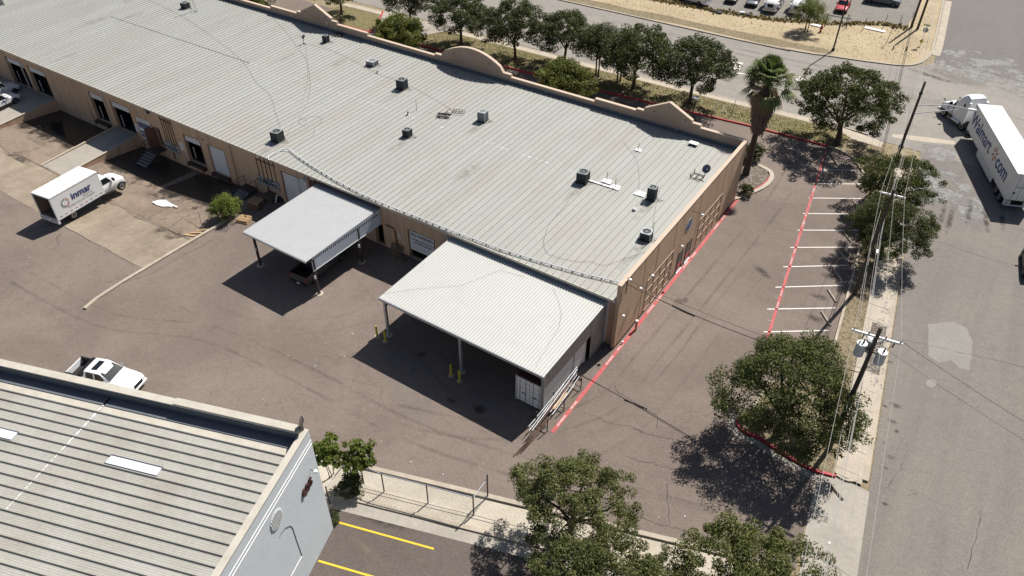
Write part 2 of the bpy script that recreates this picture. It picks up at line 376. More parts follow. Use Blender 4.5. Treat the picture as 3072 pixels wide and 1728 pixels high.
# ------------------------------------------------------------------ the setting: ground, roads, kerbs
KX = -56.9            # the long kerb east of the dock apron
def zg(x, y):         # the asphalt falls towards the dock wall
    t = min(max((-57.6-x)/11.0, 0), 1); s = min(max((y-26.0)/15.0, 0), 1)
    return -1.1*t*s
def Gd(x, y):
    z = 0.0
    for _ in range(12):
        p = G(x, y, z); z = zg(p.x, p.y)
    return p
def sheet(name, pts, z, mat, kind='structure'):
    mb = MB(); mb.face(*[(p[0], p[1], z) for p in pts]); o = mb.build(name, mat); o['kind'] = kind; return o
def sweep(mb, path, w, z0, z1, closed=False):
    P = [Vector((p[0], p[1])) for p in path]; n = len(P); L = []; R = []
    for k in range(n):
        a = P[k-1] if (k or closed) else P[k]; b = P[(k+1) % n] if (k < n-1 or closed) else P[k]
        d1 = (P[k]-a).normalized() if (P[k]-a).length > 1e-6 else (b-P[k]).normalized()
        d2 = (b-P[k]).normalized() if (b-P[k]).length > 1e-6 else d1
        nn = (Vector((-d1.y, d1.x))+Vector((-d2.y, d2.x))); nn.normalize()
        s = min(1/max(nn.dot(Vector((-d1.y, d1.x))), .4), 2.0)
        L.append(P[k]+nn*(w/2*s)); R.append(P[k]-nn*(w/2*s))
    rings = [[(L[k].x, L[k].y, z0), (R[k].x, R[k].y, z0), (R[k].x, R[k].y, z1), (L[k].x, L[k].y, z1)] for k in range(n)]
    if closed: rings.append(rings[0])
    mb.loft(rings, not closed); return mb
def smooth_path(pts, n=6):
    P = [Vector((p[0], p[1])) for p in pts]; out = []
    for k in range(len(P)-1):
        a, b, c, d = P[max(k-1,0)], P[k], P[k+1], P[min(k+2,len(P)-1)]
        for j in range(n):
            t = j/n; out.append(.5*((2*b)+(c-a)*t+(2*a-5*b+4*c-d)*t*t+(3*b-a-3*c+d)*t**3))
    out.append(P[-1]); return out
def kerb(path, w=.16, h=.13, mat=None, name='kerb', z0=-.02):
    return struct(sweep(MB(), path, w, z0, h), name, mat or M['kerb'])

# terrain sheet to the horizon, open under the dock apron
mb = MB(); X0, X1, Y0, Y1 = -141, -56.5, 25.5, 66; zt = -.03
for a, b, c_, d in ((-3000,-3000,3000,Y0), (-3000,Y0,X0,Y1), (X1,Y0,3000,Y1), (-3000,Y1,3000,3000)):
    mb.face((a,b,zt), (c_,b,zt), (c_,d,zt), (a,d,zt))
struct(mb, 'terrain', M['soil'])

CH = Vector((cos(radians(18.3)), sin(radians(18.3))))       # line of the drainage channel
CH0 = Vector((-29.32, 20.03))
def chan(t, off=0.0): return CH0 + CH*t + Vector((-CH.y, CH.x))*off
def road_x(y): return 4.03-.131*(y-31.54)

# the yard asphalt: flat sheets joined to the sloping dock apron in one mesh
mb = MB(); c0 = chan(-118); c1 = chan(25); c2 = chan(31.5)
mb.face((KX, c_y := chan((KX-CH0.x)/CH.x).y, 0), (c1.x, c1.y, 0), (c2.x, c2.y, 0), (.9, 29.9, 0), (-.15, 37.5, 0), (-2.6, 55, 0), (-6.2, 76, 0), (-9, 84.5, 0), (KX, 84.5, 0))
mb.face((c0.x, c0.y, 0), (KX, c_y, 0), (KX, 26, 0), (-140, 26, 0))
mb.face((-140, 66.9, 0), (KX, 66.9, 0), (KX, 84.5, 0), (-140, 84.5, 0))
nx, ny = 40, 12
gx = [-140+(KX+140)*i/nx for i in range(nx+1)]; gy = [31.4+(41.2-31.4)*j/ny for j in range(ny+1)]
struct(mb, 'yard_asphalt', M['lot'])
def grid(xs, ys, dz=0.0):
    g = MB(); n = len(xs)
    g.v = [(x, y, zg(x, y)+dz) for y in ys for x in xs]
    for j in range(len(ys)-1):
        for i in range(n-1): g.f.append((j*n+i, j*n+i+1, j*n+n+i+1, j*n+n+i)); g.m.append(0)
    return g
struct(grid(gx, gy), 'dock_apron_asphalt', M['dock'])
# concrete pad in cast bays, each bay a slab of its own with an open joint
pad = struct(grid([-140+(KX+140)*i/nx for i in range(nx+1)], [25.9, 31.5], -.03), 'dock_pad', M['crack'])
xe = KX-.15; rng = random.Random(4)
while xe > -128:
    xw = xe-8.1
    g = grid([xw+.006, (xw+xe)/2, xe-.006], [26.02, 28.705], rng.uniform(.0, .006)); o = g.build('slab', M['pad'], pad)
    g = grid([xw+.006, (xw+xe)/2, xe-.006], [28.715, 31.36], rng.uniform(.0, .006)); o = g.build('slab', M['pad'], pad)
    xe = xw
# long kerb that holds the higher yard
kp = [(KX, 36.4), (KX, 30), (KX+.06, 24), (KX+.25, 21.3), (KX+.6, 20.0)]
kerb(kp, .3, .16, M['kerb'], 'dock_kerb', -1.2)

# right-hand street and the front road
ys = [-60, 0, 31.5, 60, 88.6]
mb = MB(); e = [(road_x(y), y) for y in ys]
mb.face(*[(x, y, .002) for x, y in e], (road_x(88.6)+16.5, 88.6, .002), (road_x(-60)+16.5, -60, .002))
struct(mb, 'street', M['road'])
mb = MB(); mb.face((road_x(116), 116, .002), (road_x(116)+18, 116, .002), (road_x(400)+16, 400, .002), (road_x(400), 400, .002))
struct(mb, 'street_beyond_junction', M['road_up'])
sheet('front_road', [(-400, 88.3), (-21, 88.9), (-4, 88.6), (40, 88.6), (40, 116), (-7.2, 116), (-8, 114.5), (-10.3, 112.6), (-14.4, 111.3), (-19.4, 110.2), (-28.3, 108.9), (-63, 108.3), (-400, 106)], .001, M['front_road'])
def patchmat(name, c, amt):
    n = NT(name); tc = n.n.new('ShaderNodeTexCoord').outputs['Generated']; ln = n.n.new('ShaderNodeVectorMath'); ln.operation = 'DISTANCE'; ln.inputs[1].default_value = (.5,.5,.0); n.link(tc, ln.inputs[0])
    g = n.noise(2.2, 5, .75); f = n.ramp(n.math('SUBTRACT', n.noise(.35, 5, .7), n.math('MULTIPLY', ln.outputs['Value'], .28)), .26, .40); col = n.mix(n.ramp(g, .42, .6), c, (c[0]*.62, c[1]*.62, c[2]*.62))
    n.fin(col, .9); tr = n.n.new('ShaderNodeBsdfTransparent'); ms = n.n.new('ShaderNodeMixShader'); n.link(n.math('MULTIPLY', f, amt), ms.inputs[0]); n.link(tr.outputs[0], ms.inputs[1]); n.link(n.b.outputs[0], ms.inputs[2]); n.link(ms.outputs[0], n.out.inputs['Surface']); return n.mat
M['chip2'] = patchmat('chipped_seal_coat', (.30,.292,.28), .85)
# chipped seal-coat areas of the junction and a few road repairs
def px(L, f=None): return [(f or G)(*p) for p in L]
def rough(pts, amp=.25, n=5, seed=1):
    r = random.Random(seed); P = [Vector((p[0], p[1])) for p in pts]; out = []
    for k in range(len(P)):
        a, b = P[k], P[(k+1) % len(P)]
        for j in range(n):
            q = a.lerp(b, j/n); out.append(q+Vector((r.uniform(-amp, amp), r.uniform(-amp, amp))))
    return out
E_ = lambda *L: [q4(2272, 400, *p) for p in L]
F_ = lambda *L: [q4(2272, 850, *p) for p in L]
O_ = lambda *L: [q4(2272, 0, *p) for p in L]
K_ = lambda *L: [q4(2272, 1278, *p) for p in L]
sheet('junction_chip_seal', rough(px(O_((1730,470),(2100,490),(2420,560),(2650,640),(2700,1000),(2300,850),(1900,800),(1700,690))), .3, 5, 3), .005, M['chip2'])
sheet('street_chip_seal', rough(px(E_((1590,100),(1900,110),(1960,330),(2050,520),(2180,700),(2230,900),(2050,920),(1950,760),(1640,640),(1480,830),(1440,1010),(1500,1020),(1420,1150),(1400,700),(1500,300))), .25, 5, 5), .0055, M['chip2'])
sheet('road_repair', rough(px(F_((1650,390),(1900,375),(2020,430),(2080,560),(2070,700),(2040,840),(1950,820),(1870,740),(1760,770),(1650,700))), .06, 5, 7), .006, M['patch'])
sheet('road_repair', [G(*q4(2272,850,1680+52*cos(a), 965+40*sin(a))) for a in [2*pi*k/16 for k in range(16)]], .006, M['patch'])
sheet('junction_gutter', rough(px(O_((1300,1295),(1600,1320),(1900,1362),(1925,1400),(1600,1370),(1310,1325))), .05, 3, 9), .006, M['walk'])

# sidewalk, verge and kerbs along the street
LK = [(-11.4, 83.75), (-9.3, 82.6), (-7.9, 80.4), (-6.5, 78.2), (-5.55, 75.2), (-5.09, 71.37), (-3.7, 59.94), (-2.49, 49.48), (-1.95, 45.3), (-1.1, 39.6)]
def off_road(y, d): return (road_x(y)-d, y)
sw_l = [(-.59+(-.131)*(y-49.26)-.0, y) for y in (38.4, 45, 52, 60, 68, 76, 84)]
isl_red = px([(2240,1252),(2218,1258),(2211,1270),(2222,1288),(2245,1303),(2272,1312),(2315,1340),(2359,1368),(2421,1402),(2460,1418),(2505,1430)])
isl_top = px([(2505,1430),(2513,1424)])
zt_v = .10
verge = [Vector((p[0], p[1])) for p in isl_red[::-1]]
verge = [(sw_l[0][0], sw_l[0][1])]+[(p.x, p.y) for p in isl_red[::-1]]+[(-5.6, 44.2), (-4.2, 45.0), (-2.35, 46.6)]+LK[:8][::-1]+[(-10.9, 87.3), (-7.4, 87.0)]+sw_l[1:][::-1]
sheet('street_verge', verge, zt_v, M['verge_dry'])
RK = smooth_path([(p.x, p.y) for p in isl_red], 4)
kerb(RK, .2, .15, M['redk'], 'red_kerb')
gut = smooth_path([(p.x, p.y) for p in px([(2232,1248),(2206,1256),(2198,1272),(2210,1296),(2238,1316),(2268,1327),(2312,1357),(2355,1386),(2415,1418),(2452,1436)])], 4)
struct(sweep(MB(), gut, .55, -.02, .014), 'gutter', M['apron'])
kerb([(isl_red[0].x, isl_red[0].y), (-5.6, 44.2), (-4.2, 45.0), (-2.35, 46.6)], .16, .13)
kerb(smooth_path(LK, 4), .2, .16, M['kerb'])
# sidewalk slabs along the street, one by one
side = sheet('sidewalk', [(x, y) for x, y in sw_l]+[off_road(84, .5), off_road(38.4, .5)], .112, M['kerb'])
y = 39.0; rng = random.Random(8)
while y < 84:
    y2 = y+2.1; a = -.59-.131*(y-49.26); b = -.59-.131*(y2-49.26)
    if not (47.6 < y < 55.6):
        dz = rng.uniform(.125, .135); m_ = MB()
        m_.hexa(((a+.01,y+.02,0), (road_x(y)-.52,y+.02,0), (road_x(y2)-.52,y2-.02,0), (b+.01,y2-.02,0), (a+.01,y+.02,dz), (road_x(y)-.52,y+.02,dz), (road_x(y2)-.52,y2-.02,dz), (b+.01,y2-.02,dz)))
        m_.build('slab', M['walk'], side)
    y = y2
sheet('mud_bed', rough([(road_x(47.7)-1.75, 47.7), (road_x(47.7)-.55, 47.7), (road_x(55.6)-.55, 55.6), (road_x(55.6)-1.75, 55.6)], .06, 6, 2), .118, M['mud'])
rk = [off_road(y, .33) for y in (38.9, 48, 58, 70, 84)]
struct(sweep(MB(), rk, .4, -.02, .13), 'street_kerb', M['kerb'])
struct(sweep(MB(), smooth_path([(1.0, 38.3), (1.7, 38.25), (2.25, 38.6), (2.45, 39.2)], 4), .16, -.02, .13), 'kerb_return', M['kerb'])
# rubble and puddle by the broken kerb
sheet('driveway', [(1.15, 38.25), (.2, 38.0), (-.1, 37.4), (.35, 34.2), (.78, 31.6), (1.3, 29.2), (2.4, 22), (road_x(22)+.12, 22), (road_x(38.2)+.05, 38.2)], .010, M['apron'])
kerb_mat = M['kerb']

# front edge of the yard: red kerb, grass verge, sidewalk
FK = [(-140, 78.4), (-90, 79.6), (-55.15, 81.13), (-40.74, 82.02), (-33.36, 82.43), (-21.8, 83.5), (-12.36, 83.8), (-11.4, 83.75)]
sheet('front_verge', FK[1:]+[(-11.0, 87.4), (-12.84, 88.5), (-33.2, 87.6), (-60, 87.0), (-90, 86.2)], .10, M['verge'])
kerb(FK[1:7], .2, .16, M['redk'], 'red_kerb')
kerb([(-12.36, 83.8), (-11.4, 83.75)], .2, .15)
fw = sheet('front_sidewalk', [(-90, 86.25), (-60, 87.02), (-33.2, 87.62), (-12.8, 88.52), (-10.5, 87.0), (-7.4, 86.9), (-7.4, 88.3), (-12.8, 89.4), (-33.2, 88.72), (-60, 88.1), (-90, 87.3)], .104, M['walk'])
for k in range(44):
    x0 = -88+k*1.8; x1 = x0+1.78
    if x1 > -11: break
    f0 = lambda x: (88.52-87.62)/(20.4)*(x+33.2)+87.62 if x > -33.2 else 87.62+(87.62-87.02)/26.8*(x+33.2)
    m_ = MB(); h = .115+rng.uniform(0, .006)
    m_.hexa(((x0,f0(x0)+.02,0),(x1,f0(x1)+.02,0),(x1,f0(x1)+1.0,0),(x0,f0(x0)+1.0,0),(x0,f0(x0)+.02,h),(x1,f0(x1)+.02,h),(x1,f0(x1)+1.0,h),(x0,f0(x0)+1.0,h)))
    m_.build('slab', M['walk'], fw)
kerb([(-90, 87.4), (-60, 88.2), (-33.2, 88.85), (-12.8, 89.55), (-9.4, 89.3)], .2, .12, M['kerb'], 'front_road_kerb')
# concrete entrance from the front road beside the planted island
dv = [(-78.5, 66.9), (-78, 80.5), (-80.5, 84.6), (-82.5, 88.2), (-68.5, 88.2), (-70.5, 84.5), (-72, 80.5), (-72.5, 72), (-73, 66.9)]
sheet('entrance_driveway', [(p[0]-.2, p[1]) for p in dv], .130, M['apron'])
kerb(smooth_path([(-82.6, 87.6), (-80.8, 84.8), (-78.9, 81.6), (-79.6, 79.6), (-84, 79.0), (-92, 78.9)], 5), .22, .20, M['redk'], 'red_kerb')
# far side of the front road: kerb, straw ground, gravel truck yard
FAR = [(-400, 106), (-63, 108.35), (-28.3, 108.95), (-19.4, 110.25), (-14.4, 111.35), (-10.3, 112.7), (-8.6, 115.2), (-8.1, 119), (-8.4, 123), (-10.8, 144.5), (-30, 290)]
sheet('straw_field', FAR+[(-400, 290)], .03, M['straw'])
kerb(smooth_path(FAR[:10], 4), .3, .14, M['kerb'], 'far_kerb')
struct(sweep(MB(), [(p[0]+.75, p[1]) for p in FAR[7:10]], 1.0, -.02, .02), 'far_gutter', M['kerb'])
sheet('straw_scrub_edge', rough([(-120, 107.6), (-63, 108.7), (-28.3, 109.4), (-19.6, 110.8), (-19.9, 112.4), (-30, 112), (-63, 111.2), (-120, 110)], .3, 9, 21), .036, M['verge_dry'])
sheet('gravel_yard', rough([(-60, 117.2), (-39.7, 118.6), (-30.2, 120.4), (-23.7, 123.3), (-16.7, 127.8), (-13.2, 128.3), (-14.2, 150), (-20, 190), (-70, 190)], .35, 8, 6), .040, M['gravel'])
sheet('scrub_strip', rough([(-60, 116.0), (-39.7, 117.4), (-30.2, 119.0), (-23.7, 121.9), (-16.7, 126.4), (-12.6, 127.2), (-12.6, 128.3), (-16.7, 127.9), (-23.7, 123.4), (-30.2, 120.5), (-39.7, 118.7), (-60, 117.3)], .25, 5, 14), .044, M['verge_dry'])

# drainage channel between the yard and the lower lot
def cbox(mb, t0, t1, o0, o1, z0, z1):
    P = [chan(t0, o0), chan(t1, o0), chan(t1, o1), chan(t0, o1)]
    return mb.hexa([(p.x, p.y, z0) for p in P]+[(p.x, p.y, z1) for p in P])
LEN = 31.0
# channel floor sits a little lower, so the kerbs throw shade into it
struct(cbox(MB(), -14, LEN, -2.62, -.32, -.045, -.022), 'drain_channel', M['channel'])
struct(cbox(MB(), -14, LEN, -.32, .0, -.06, .13), 'channel_kerb', M['kerb'])
struct(cbox(MB(), -4, LEN, -2.9, -2.62, -.06, .12), 'channel_kerb', M['kerb'])
struct(cbox(MB(), -1.0, LEN, -3.75, -2.9, -.06, .012), 'gutter', M['apron'])
LA = [chan(-4.0, -2.9), chan(-1, -2.9), chan(-1.0, -3.75), chan(LEN+1.5, -3.75)]
sheet('lower_lot', [(p.x, p.y) for p in LA]+[(6, 20), (6, -30), (-40, -30), (-36, 10)], -.003, M['lot2'])
sheet('lower_planter', [(p.x, p.y) for p in (chan(-4, -2.9), chan(2.9, -2.9), chan(2.0, -5.6), chan(-4, -5.6))], .008, M['soil'])
kerb([(p.x, p.y) for p in (chan(2.9, -3.4), chan(2.35, -5.0), chan(1.9, -6.4))], .3, .11)
sheet('lower_island', rough([(p.x, p.y) for p in (chan(20.5, -4.1), chan(27, -4.1), chan(27, -8.5), chan(20.5, -8.5))], .1, 4, 3), .014, M['straw'])
def stripe(name, a, b, w, mat, z=.012):
    a = Vector((a[0], a[1])); b = Vector((b[0], b[1])); d = (b-a).normalized(); n = Vector((-d.y, d.x))*(w/2)
    o = sheet(name, [a-n, b-n, b+n, a+n], z, mat); return o
L_ = lambda *p: G(*q4(800, 1278, *p))
stripe('yellow_bay_line', L_(692,930), L_(1615,1187), .13, M['yellow_line'], .006)
a = L_(500,1302); d = (L_(1615,1187)-L_(692,930)).normalized(); stripe('yellow_bay_line', a, a+d*5.5, .13, M['yellow_line'], .006)
for k in (1, 2): n_ = Vector((d.y, -d.x, 0)); stripe('yellow_bay_line', a+n_*(2.75*k), a+n_*(2.75*k)+d*5.5, .13, M['yellow_line'], .006)

# red fire-lane lines with their lettering
def fire_line(name, a, b, w, every, first, size=.30, flip=False):
    o = stripe(name, a, b, w, M['red']); a = Vector((a[0], a[1], 0)); b = Vector((b[0], b[1], 0)); d = (b-a).normalized(); L = (b-a).length
    t = first; u = Vector((-d.y, d.x, 0)); k = 0
    while t < L-.8:
        me = 'NO PARKING' if k % 2 == 0 else 'FIRE LANE'
        letters(me, size, M['white_line'], o, a+d*t+Vector((0,0,.019)), d, u, 0.0, bold=True)
        t += 1.75 if k % 2 == 0 else every-1.75; k += 1
    return o
fire_line('fire_lane_line', G(*q4(1500,850,505,1440)), (-16.95, 69.2), .30, 7.4, 1.3, .2)
fire_line('fire_lane_line', (-6.78, 44.5), (-12.4, 83.0), .24, 6.8, 2.2, .16)
# parking bays: white lines and lettering
bay = [((590,355),(955,357)), ((545,487),(1010,490)), ((497,625),(1005,630)), ((440,775),(1025,780)), ((385,935),(985,938)), ((318,1103),(945,1100)), ((250,1290),(885,1275))]
BAY = [(G(*q4(2272,400,*a)), G(*q4(2272,400,*b))) for a, b in bay]
BAY += [(G(*q4(2272,850,*a)), G(*q4(2272,850,*b))) for a, b in (((175,38),(830,20)), ((95,250),(760,238)), ((60,470),(692,455)))]
dstep = (BAY[-1][0]-BAY[-3][0])/2
BAY += [(BAY[-1][0]+dstep*k, BAY[-1][1]+dstep*k) for k in (1, 2)]
for k, (a, b) in enumerate(BAY):
    stripe('bay_line', a, b, .12, M['white_line'])
    if k < 11:
        d = (b-a).normalized(); dn = (BAY[k+1][0]-a).normalized() if k+1 < len(BAY) else dstep.normalized()
        txt = str(10-k) if k in (7, 8) else 'RESERVED'
        letters(txt, .2 if k not in (7, 8) else .42, M['faint'], None, a+d*.42+dn*1.6+Vector((0,0,.014)), -dn, d, 0.0, name='bay_lettering', bold=True)['kind'] = 'structure'
# front road arrow and worn crossing bars
for k in range(3): stripe('crossing_bar', G(*q4(1500,0,2150+k*30,580+k*33)), G(*q4(1500,0,2345-k*10,615+k*28)), .5, M['white_line'], .006)
stripe('crossing_bar', G(*q4(1500,0,2230,695)), G(*q4(1500,0,2420,725)), .3, M['white_line'], .007)
sheet('worn_arrow', px(O_((350,740),(420,735),(465,770),(400,785),(360,770))), .006, M['white_line'])
# crack ribbons and dark stains
def crack(L, w=.05, z=.007):
    pts = []; r = random.Random(len(L)*7+int(L[0][0])); q = [Vector((p[0], p[1])) for p in px(L, Gd)]
    for k in range(len(q)-1):
        for j in range(5): pts.append(q[k].lerp(q[k+1], j/5)+Vector((r.uniform(-.07,.07), r.uniform(-.07,.07))))
    pts.append(q[-1]); m_ = MB()
    for k in range(len(pts)-1):
        a, b = pts[k], pts[k+1]; d = (b-a).normalized(); n = Vector((-d.y, d.x))*(w*r.uniform(.3, .8))
        m_.face(*[(p.x, p.y, zg(p.x, p.y)+z) for p in (a-n, b-n, b+n, a+n)])
    struct(m_, 'pavement_crack', M['crack'])
Q = lambda x0, y0, *L: [q4(x0, y0, *p) for p in L]
for L in (Q(1500,850,(1110,980),(1120,1040),(1210,1090),(1330,1180),(1440,1230),(1510,1275),(1520,1400)), Q(1500,850,(800,1245),(930,1290),(1060,1350),(1230,1375),(1400,1440)),
          Q(1500,850,(1900,420),(1800,590),(1650,760),(1550,890)), Q(1500,1278,(1290,20),(1400,75),(1540,105),(1680,130)), Q(1500,1278,(1240,300),(1360,345),(1480,360),(1600,395),(1700,430)),
          Q(1500,1278,(1230,850),(1380,880),(1500,940),(1620,970),(1830,1020)), Q(1500,1278,(1610,560),(1620,760),(1640,950)), Q(0,400,(1190,1449),(1500,1340),(1700,1220),(1880,1120),(2060,1030)), Q(0,400,(1030,1440),(1240,1370)),
          Q(2272,400,(1500,990),(1800,1060),(2100,1170),(2560,1300)), Q(2272,850,(1390,545),(1700,610),(2070,690),(2576,810)), Q(2272,1278,(2170,790),(2110,1060),(2030,1380)), Q(2272,1278,(480,1035),(620,1090),(760,1160),(960,1225))):
    crack(L, .034)
for L in (Q(0,400,(830,470),(940,560),(1200,470),(1500,520)), Q(0,400,(1440,810),(1600,730),(1800,640)), Q(0,400,(1650,900),(1800,800),(1920,760),(1960,900)), Q(0,400,(1780,830),(1900,900),(1990,950)), Q(0,0,(1000,1300),(880,1400),(700,1400)),
          Q(0,400,(0,120),(100,200),(300,270),(470,350)), Q(0,400,(270,50),(420,100),(460,60)), Q(0,400,(400,130),(250,180),(120,190)), Q(0,400,(1010,640),(1300,800),(1600,930),(1860,1040)), Q(0,400,(600,890),(900,1050),(1390,1310))):
    crack(L, .05, .012)
def stainmat(name, c, amt):
    n = NT(name); tc = n.n.new('ShaderNodeTexCoord').outputs['Object']
    ln = n.n.new('ShaderNodeVectorMath'); ln.operation = 'LENGTH'; n.link(tc, ln.inputs[0])
    f = n.math('MULTIPLY', n.ramp(ln.outputs['Value'], .25, 1.0, 1, 0), n.ramp(n.noise(1.3, 5, .7), .38, .62))
    n.fin(c, .8); tr = n.n.new('ShaderNodeBsdfTransparent'); ms = n.n.new('ShaderNodeMixShader')
    n.link(n.math('MULTIPLY', f, amt), ms.inputs[0]); n.link(tr.outputs[0], ms.inputs[1]); n.link(n.b.outputs[0], ms.inputs[2]); n.link(ms.outputs[0], n.out.inputs['Surface']); return n.mat
M['stain'] = stainmat('oil_stain', (.045,.036,.032), .75); M['dust'] = stainmat('dust_film', (.23,.19,.145), .55); M['wear'] = stainmat('pale_wear', (.26,.235,.205), .5)
_st = MB(); _st.face(*[(cos(2*pi*k/20), sin(2*pi*k/20), 0) for k in range(20)])
_stm = {k: _st.mesh('stain', M[k]) for k in ('stain', 'dust', 'wear')}
_sn = [0]
def stain(p, rx, ry, rz=0.0, kind='stain'):
    _sn[0] += 1; o = bpy.data.objects.new('stain', _stm[kind]); COL.objects.link(o); o.location = (p.x, p.y, zg(p.x, p.y)+.0085+.0004*(_sn[0] % 7)); o.scale = (rx, ry, 1); o.rotation_euler.z = rz; o['kind'] = 'structure'
for p, rx, ry, rz, kd in ((L_(1130,880), 2.6, .8, .3, 'stain'), (L_(1060,840), 1.2, .8, .3, 'stain'), (G(*q4(700,850,1820,690)), .5, .35, 0, 'stain'), (G(*q4(700,850,1740,715)), 1.0, .4, -.4, 'wear'), (G(*q4(700,850,2120,1135)), .6, .4, 0, 'stain'),
        (G(*q4(700,850,2370,1220)), .7, .6, .4, 'stain'), (G(*q4(1500,850,360,1310)), .9, .5, .6, 'dust'), (G(*q4(2272,400,50,1340)), 1.2, .5, -.5, 'stain'), (G(*q4(2272,400,690,405)), .5, .4, 0, 'stain'), (G(*q4(2272,850,600,130)), .9, .5, 0, 'stain'), (G(*q4(2272,850,560,340)), .9, .5, 0, 'stain'),
        (G(*q4(2272,400,680,1380)), .8, .5, 0, 'stain'), (G(*q4(0,850,1250,1000)), 5, 1.6, .3, 'dust'), (G(*q4(0,850,300,650)), 4, 1.5, .2, 'dust'), (G(*q4(0,850,1400,300)), 6, 3, .1, 'dust'), (G(*q4(700,850,600,600)), 6, 3, .4, 'dust'), (G(*q4(700,850,1700,1000)), 5, 2.0, -.5, 'wear'),
        (G(*q4(1500,850,760,1250)), 5, 2.5, .5, 'dust'), (G(*q4(1500,850,700,1120)), 2.2, .9, 1.2, 'dust'), (Gd(*q4(0,400,700,500)), 4, 2.0, 0, 'dust'), (Gd(*q4(0,400,1550,640)), 3, 1.0, 0, 'stain'), (Gd(*q4(0,400,1380,830)), 1.2, .7, 0, 'stain'), (Gd(*q4(0,400,1570,950)), 1.3, .7, 0, 'stain'), (Gd(*q4(0,400,1690,1000)), 1.5, 1.0, 0, 'stain'),
        (Gd(*q4(0,400,1000,480)), 3, .9, .5, 'stain'), (Gd(*q4(0,400,350,90)), 3, 1.2, 0, 'dust'), (Gd(*q4(0,400,150,250)), 3, 1.3, 0, 'stain'), (L_(950,1190), 2.2, .35, -.1, 'dust'), (L_(1400,1260), 1.2, .3, .1, 'dust'), (Gd(*q4(0,400,1850,740)), 1.6, 1.1, 0, 'dust'), (G(*q4(1500,850,1750,170)), .8, .5, 1, 'stain')):
    stain(p, rx, ry, rz, kd)
stain(G(*q4(2272,0,1880,740)), 5.5, 1.6, -.35, 'dust'); stain(G(*q4(2272,0,1700,740)), 4.0, .7, -.25, 'stain')
for u, v, rr in ((1340,50,.28), (1230,170,.2), (1290,300,.3), (1240,405,.2), (1235,755,.25), (1050,765,.12)): stain(G(*q4(2272,1278,u,v)), rr, rr*.75, u*.01, 'stain')
for x0, y0, rr in ((1280,240,.5), (1330,1180,.5), (1300,1330,.4), (1230,1185,.25), (1290,760,.3)): stain(G(*q4(2272,850,x0,y0)), rr, rr*.7, 0, 'stain')
for k in range(5): stain(G(*q4(2272,400,1750+k*150+rng.randint(-40,40),760+rng.randint(0,160))), .35, 3.2, .1+rng.uniform(-.15,.15), 'stain')
for k in range(6): stain(G(*q4(2272,0,1500+k*180,950+k*30)), 3.5, .6, -.3, 'wear')

# wet low ground along the dock wall, eave shade painted into its dark colour, and faint wheel tracks
def wet_shade_mat(name, c, amt, rough_):
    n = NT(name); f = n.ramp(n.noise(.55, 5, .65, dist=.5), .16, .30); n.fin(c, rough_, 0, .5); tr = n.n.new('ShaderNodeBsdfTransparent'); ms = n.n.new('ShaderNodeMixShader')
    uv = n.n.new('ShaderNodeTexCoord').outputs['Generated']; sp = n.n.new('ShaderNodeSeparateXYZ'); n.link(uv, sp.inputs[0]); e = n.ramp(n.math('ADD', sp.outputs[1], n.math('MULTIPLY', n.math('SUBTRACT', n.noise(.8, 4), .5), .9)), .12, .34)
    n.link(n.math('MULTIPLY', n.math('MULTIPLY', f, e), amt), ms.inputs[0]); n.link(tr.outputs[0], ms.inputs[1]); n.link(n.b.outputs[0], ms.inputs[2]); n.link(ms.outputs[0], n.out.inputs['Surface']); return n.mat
M['wet'] = wet_shade_mat('wet_asphalt_shade', (.030,.025,.022), .95, .12); M['damp_shade'] = wet_shade_mat('damp_asphalt_shade', (.030,.025,.021), .95, .35)
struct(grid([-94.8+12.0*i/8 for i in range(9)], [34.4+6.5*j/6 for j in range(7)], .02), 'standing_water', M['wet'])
struct(grid([-78.4+19.5*i/12 for i in range(13)], [34.6+6.3*j/6 for j in range(7)], .02), 'damp_ground_shade', M['damp_shade'])
def trackmat(name, c, amt):
    n = NT(name); n.fin(c, .9); tr = n.n.new('ShaderNodeBsdfTransparent'); ms = n.n.new('ShaderNodeMixShader')
    n.link(n.math('MULTIPLY', n.math('MULTIPLY', n.ramp(n.noise(.25, 3), .38, .6), n.ramp(n.noise(4.0, 4, .7), .3, .65)), amt), ms.inputs[0]); n.link(tr.outputs[0], ms.inputs[1]); n.link(n.b.outputs[0], ms.inputs[2]); n.link(ms.outputs[0], n.out.inputs['Surface']); return n.mat
M['trk_d'] = trackmat('tyre_track_dark', (.085,.07,.062), .26); M['trk_s'] = trackmat('street_wear', (.13,.118,.106), .28); M['trk_l'] = trackmat('tyre_track_pale', (.22,.185,.158), .4)
def track(P, gauge=1.7, w=.28, mat='trk_d', z=.0125):
    C_ = smooth_path([(p.x, p.y) for p in px(P)], 8)
    for off in (-gauge/2, gauge/2):
        m_ = MB(); L = []; R = []
        for k in range(len(C_)):
            d = (C_[min(k+1, len(C_)-1)]-C_[max(k-1, 0)]).normalized(); n_ = Vector((-d.y, d.x)); L.append(C_[k]+n_*(off+w/2)); R.append(C_[k]+n_*(off-w/2))
        for k in range(len(C_)-1): m_.face(*[(p.x, p.y, z) for p in (L[k], R[k], R[k+1], L[k+1])])
        struct(m_, 'wheel_track', M[mat]); z += .0006
track([(60,830),(320,960),(620,1000),(900,1120),(1250,1300),(1700,1440),(2150,1560),(2420,1600)], mat='trk_d')
track([(1180,1240),(1480,1290),(1800,1220),(1960,1050),(2120,860),(2330,600),(2400,470)], mat='trk_d', z=.0138)
track([(980,700),(1120,850),(1300,1080),(1560,1310),(1900,1440),(2300,1540)], mat='trk_l', z=.0152)
track([(560,900),(760,980),(1050,960),(1180,880)], mat='trk_l', z=.0166)
track([(1620,1380),(1850,1300),(2020,1130),(2170,930),(2290,780)], mat='trk_l', z=.018)
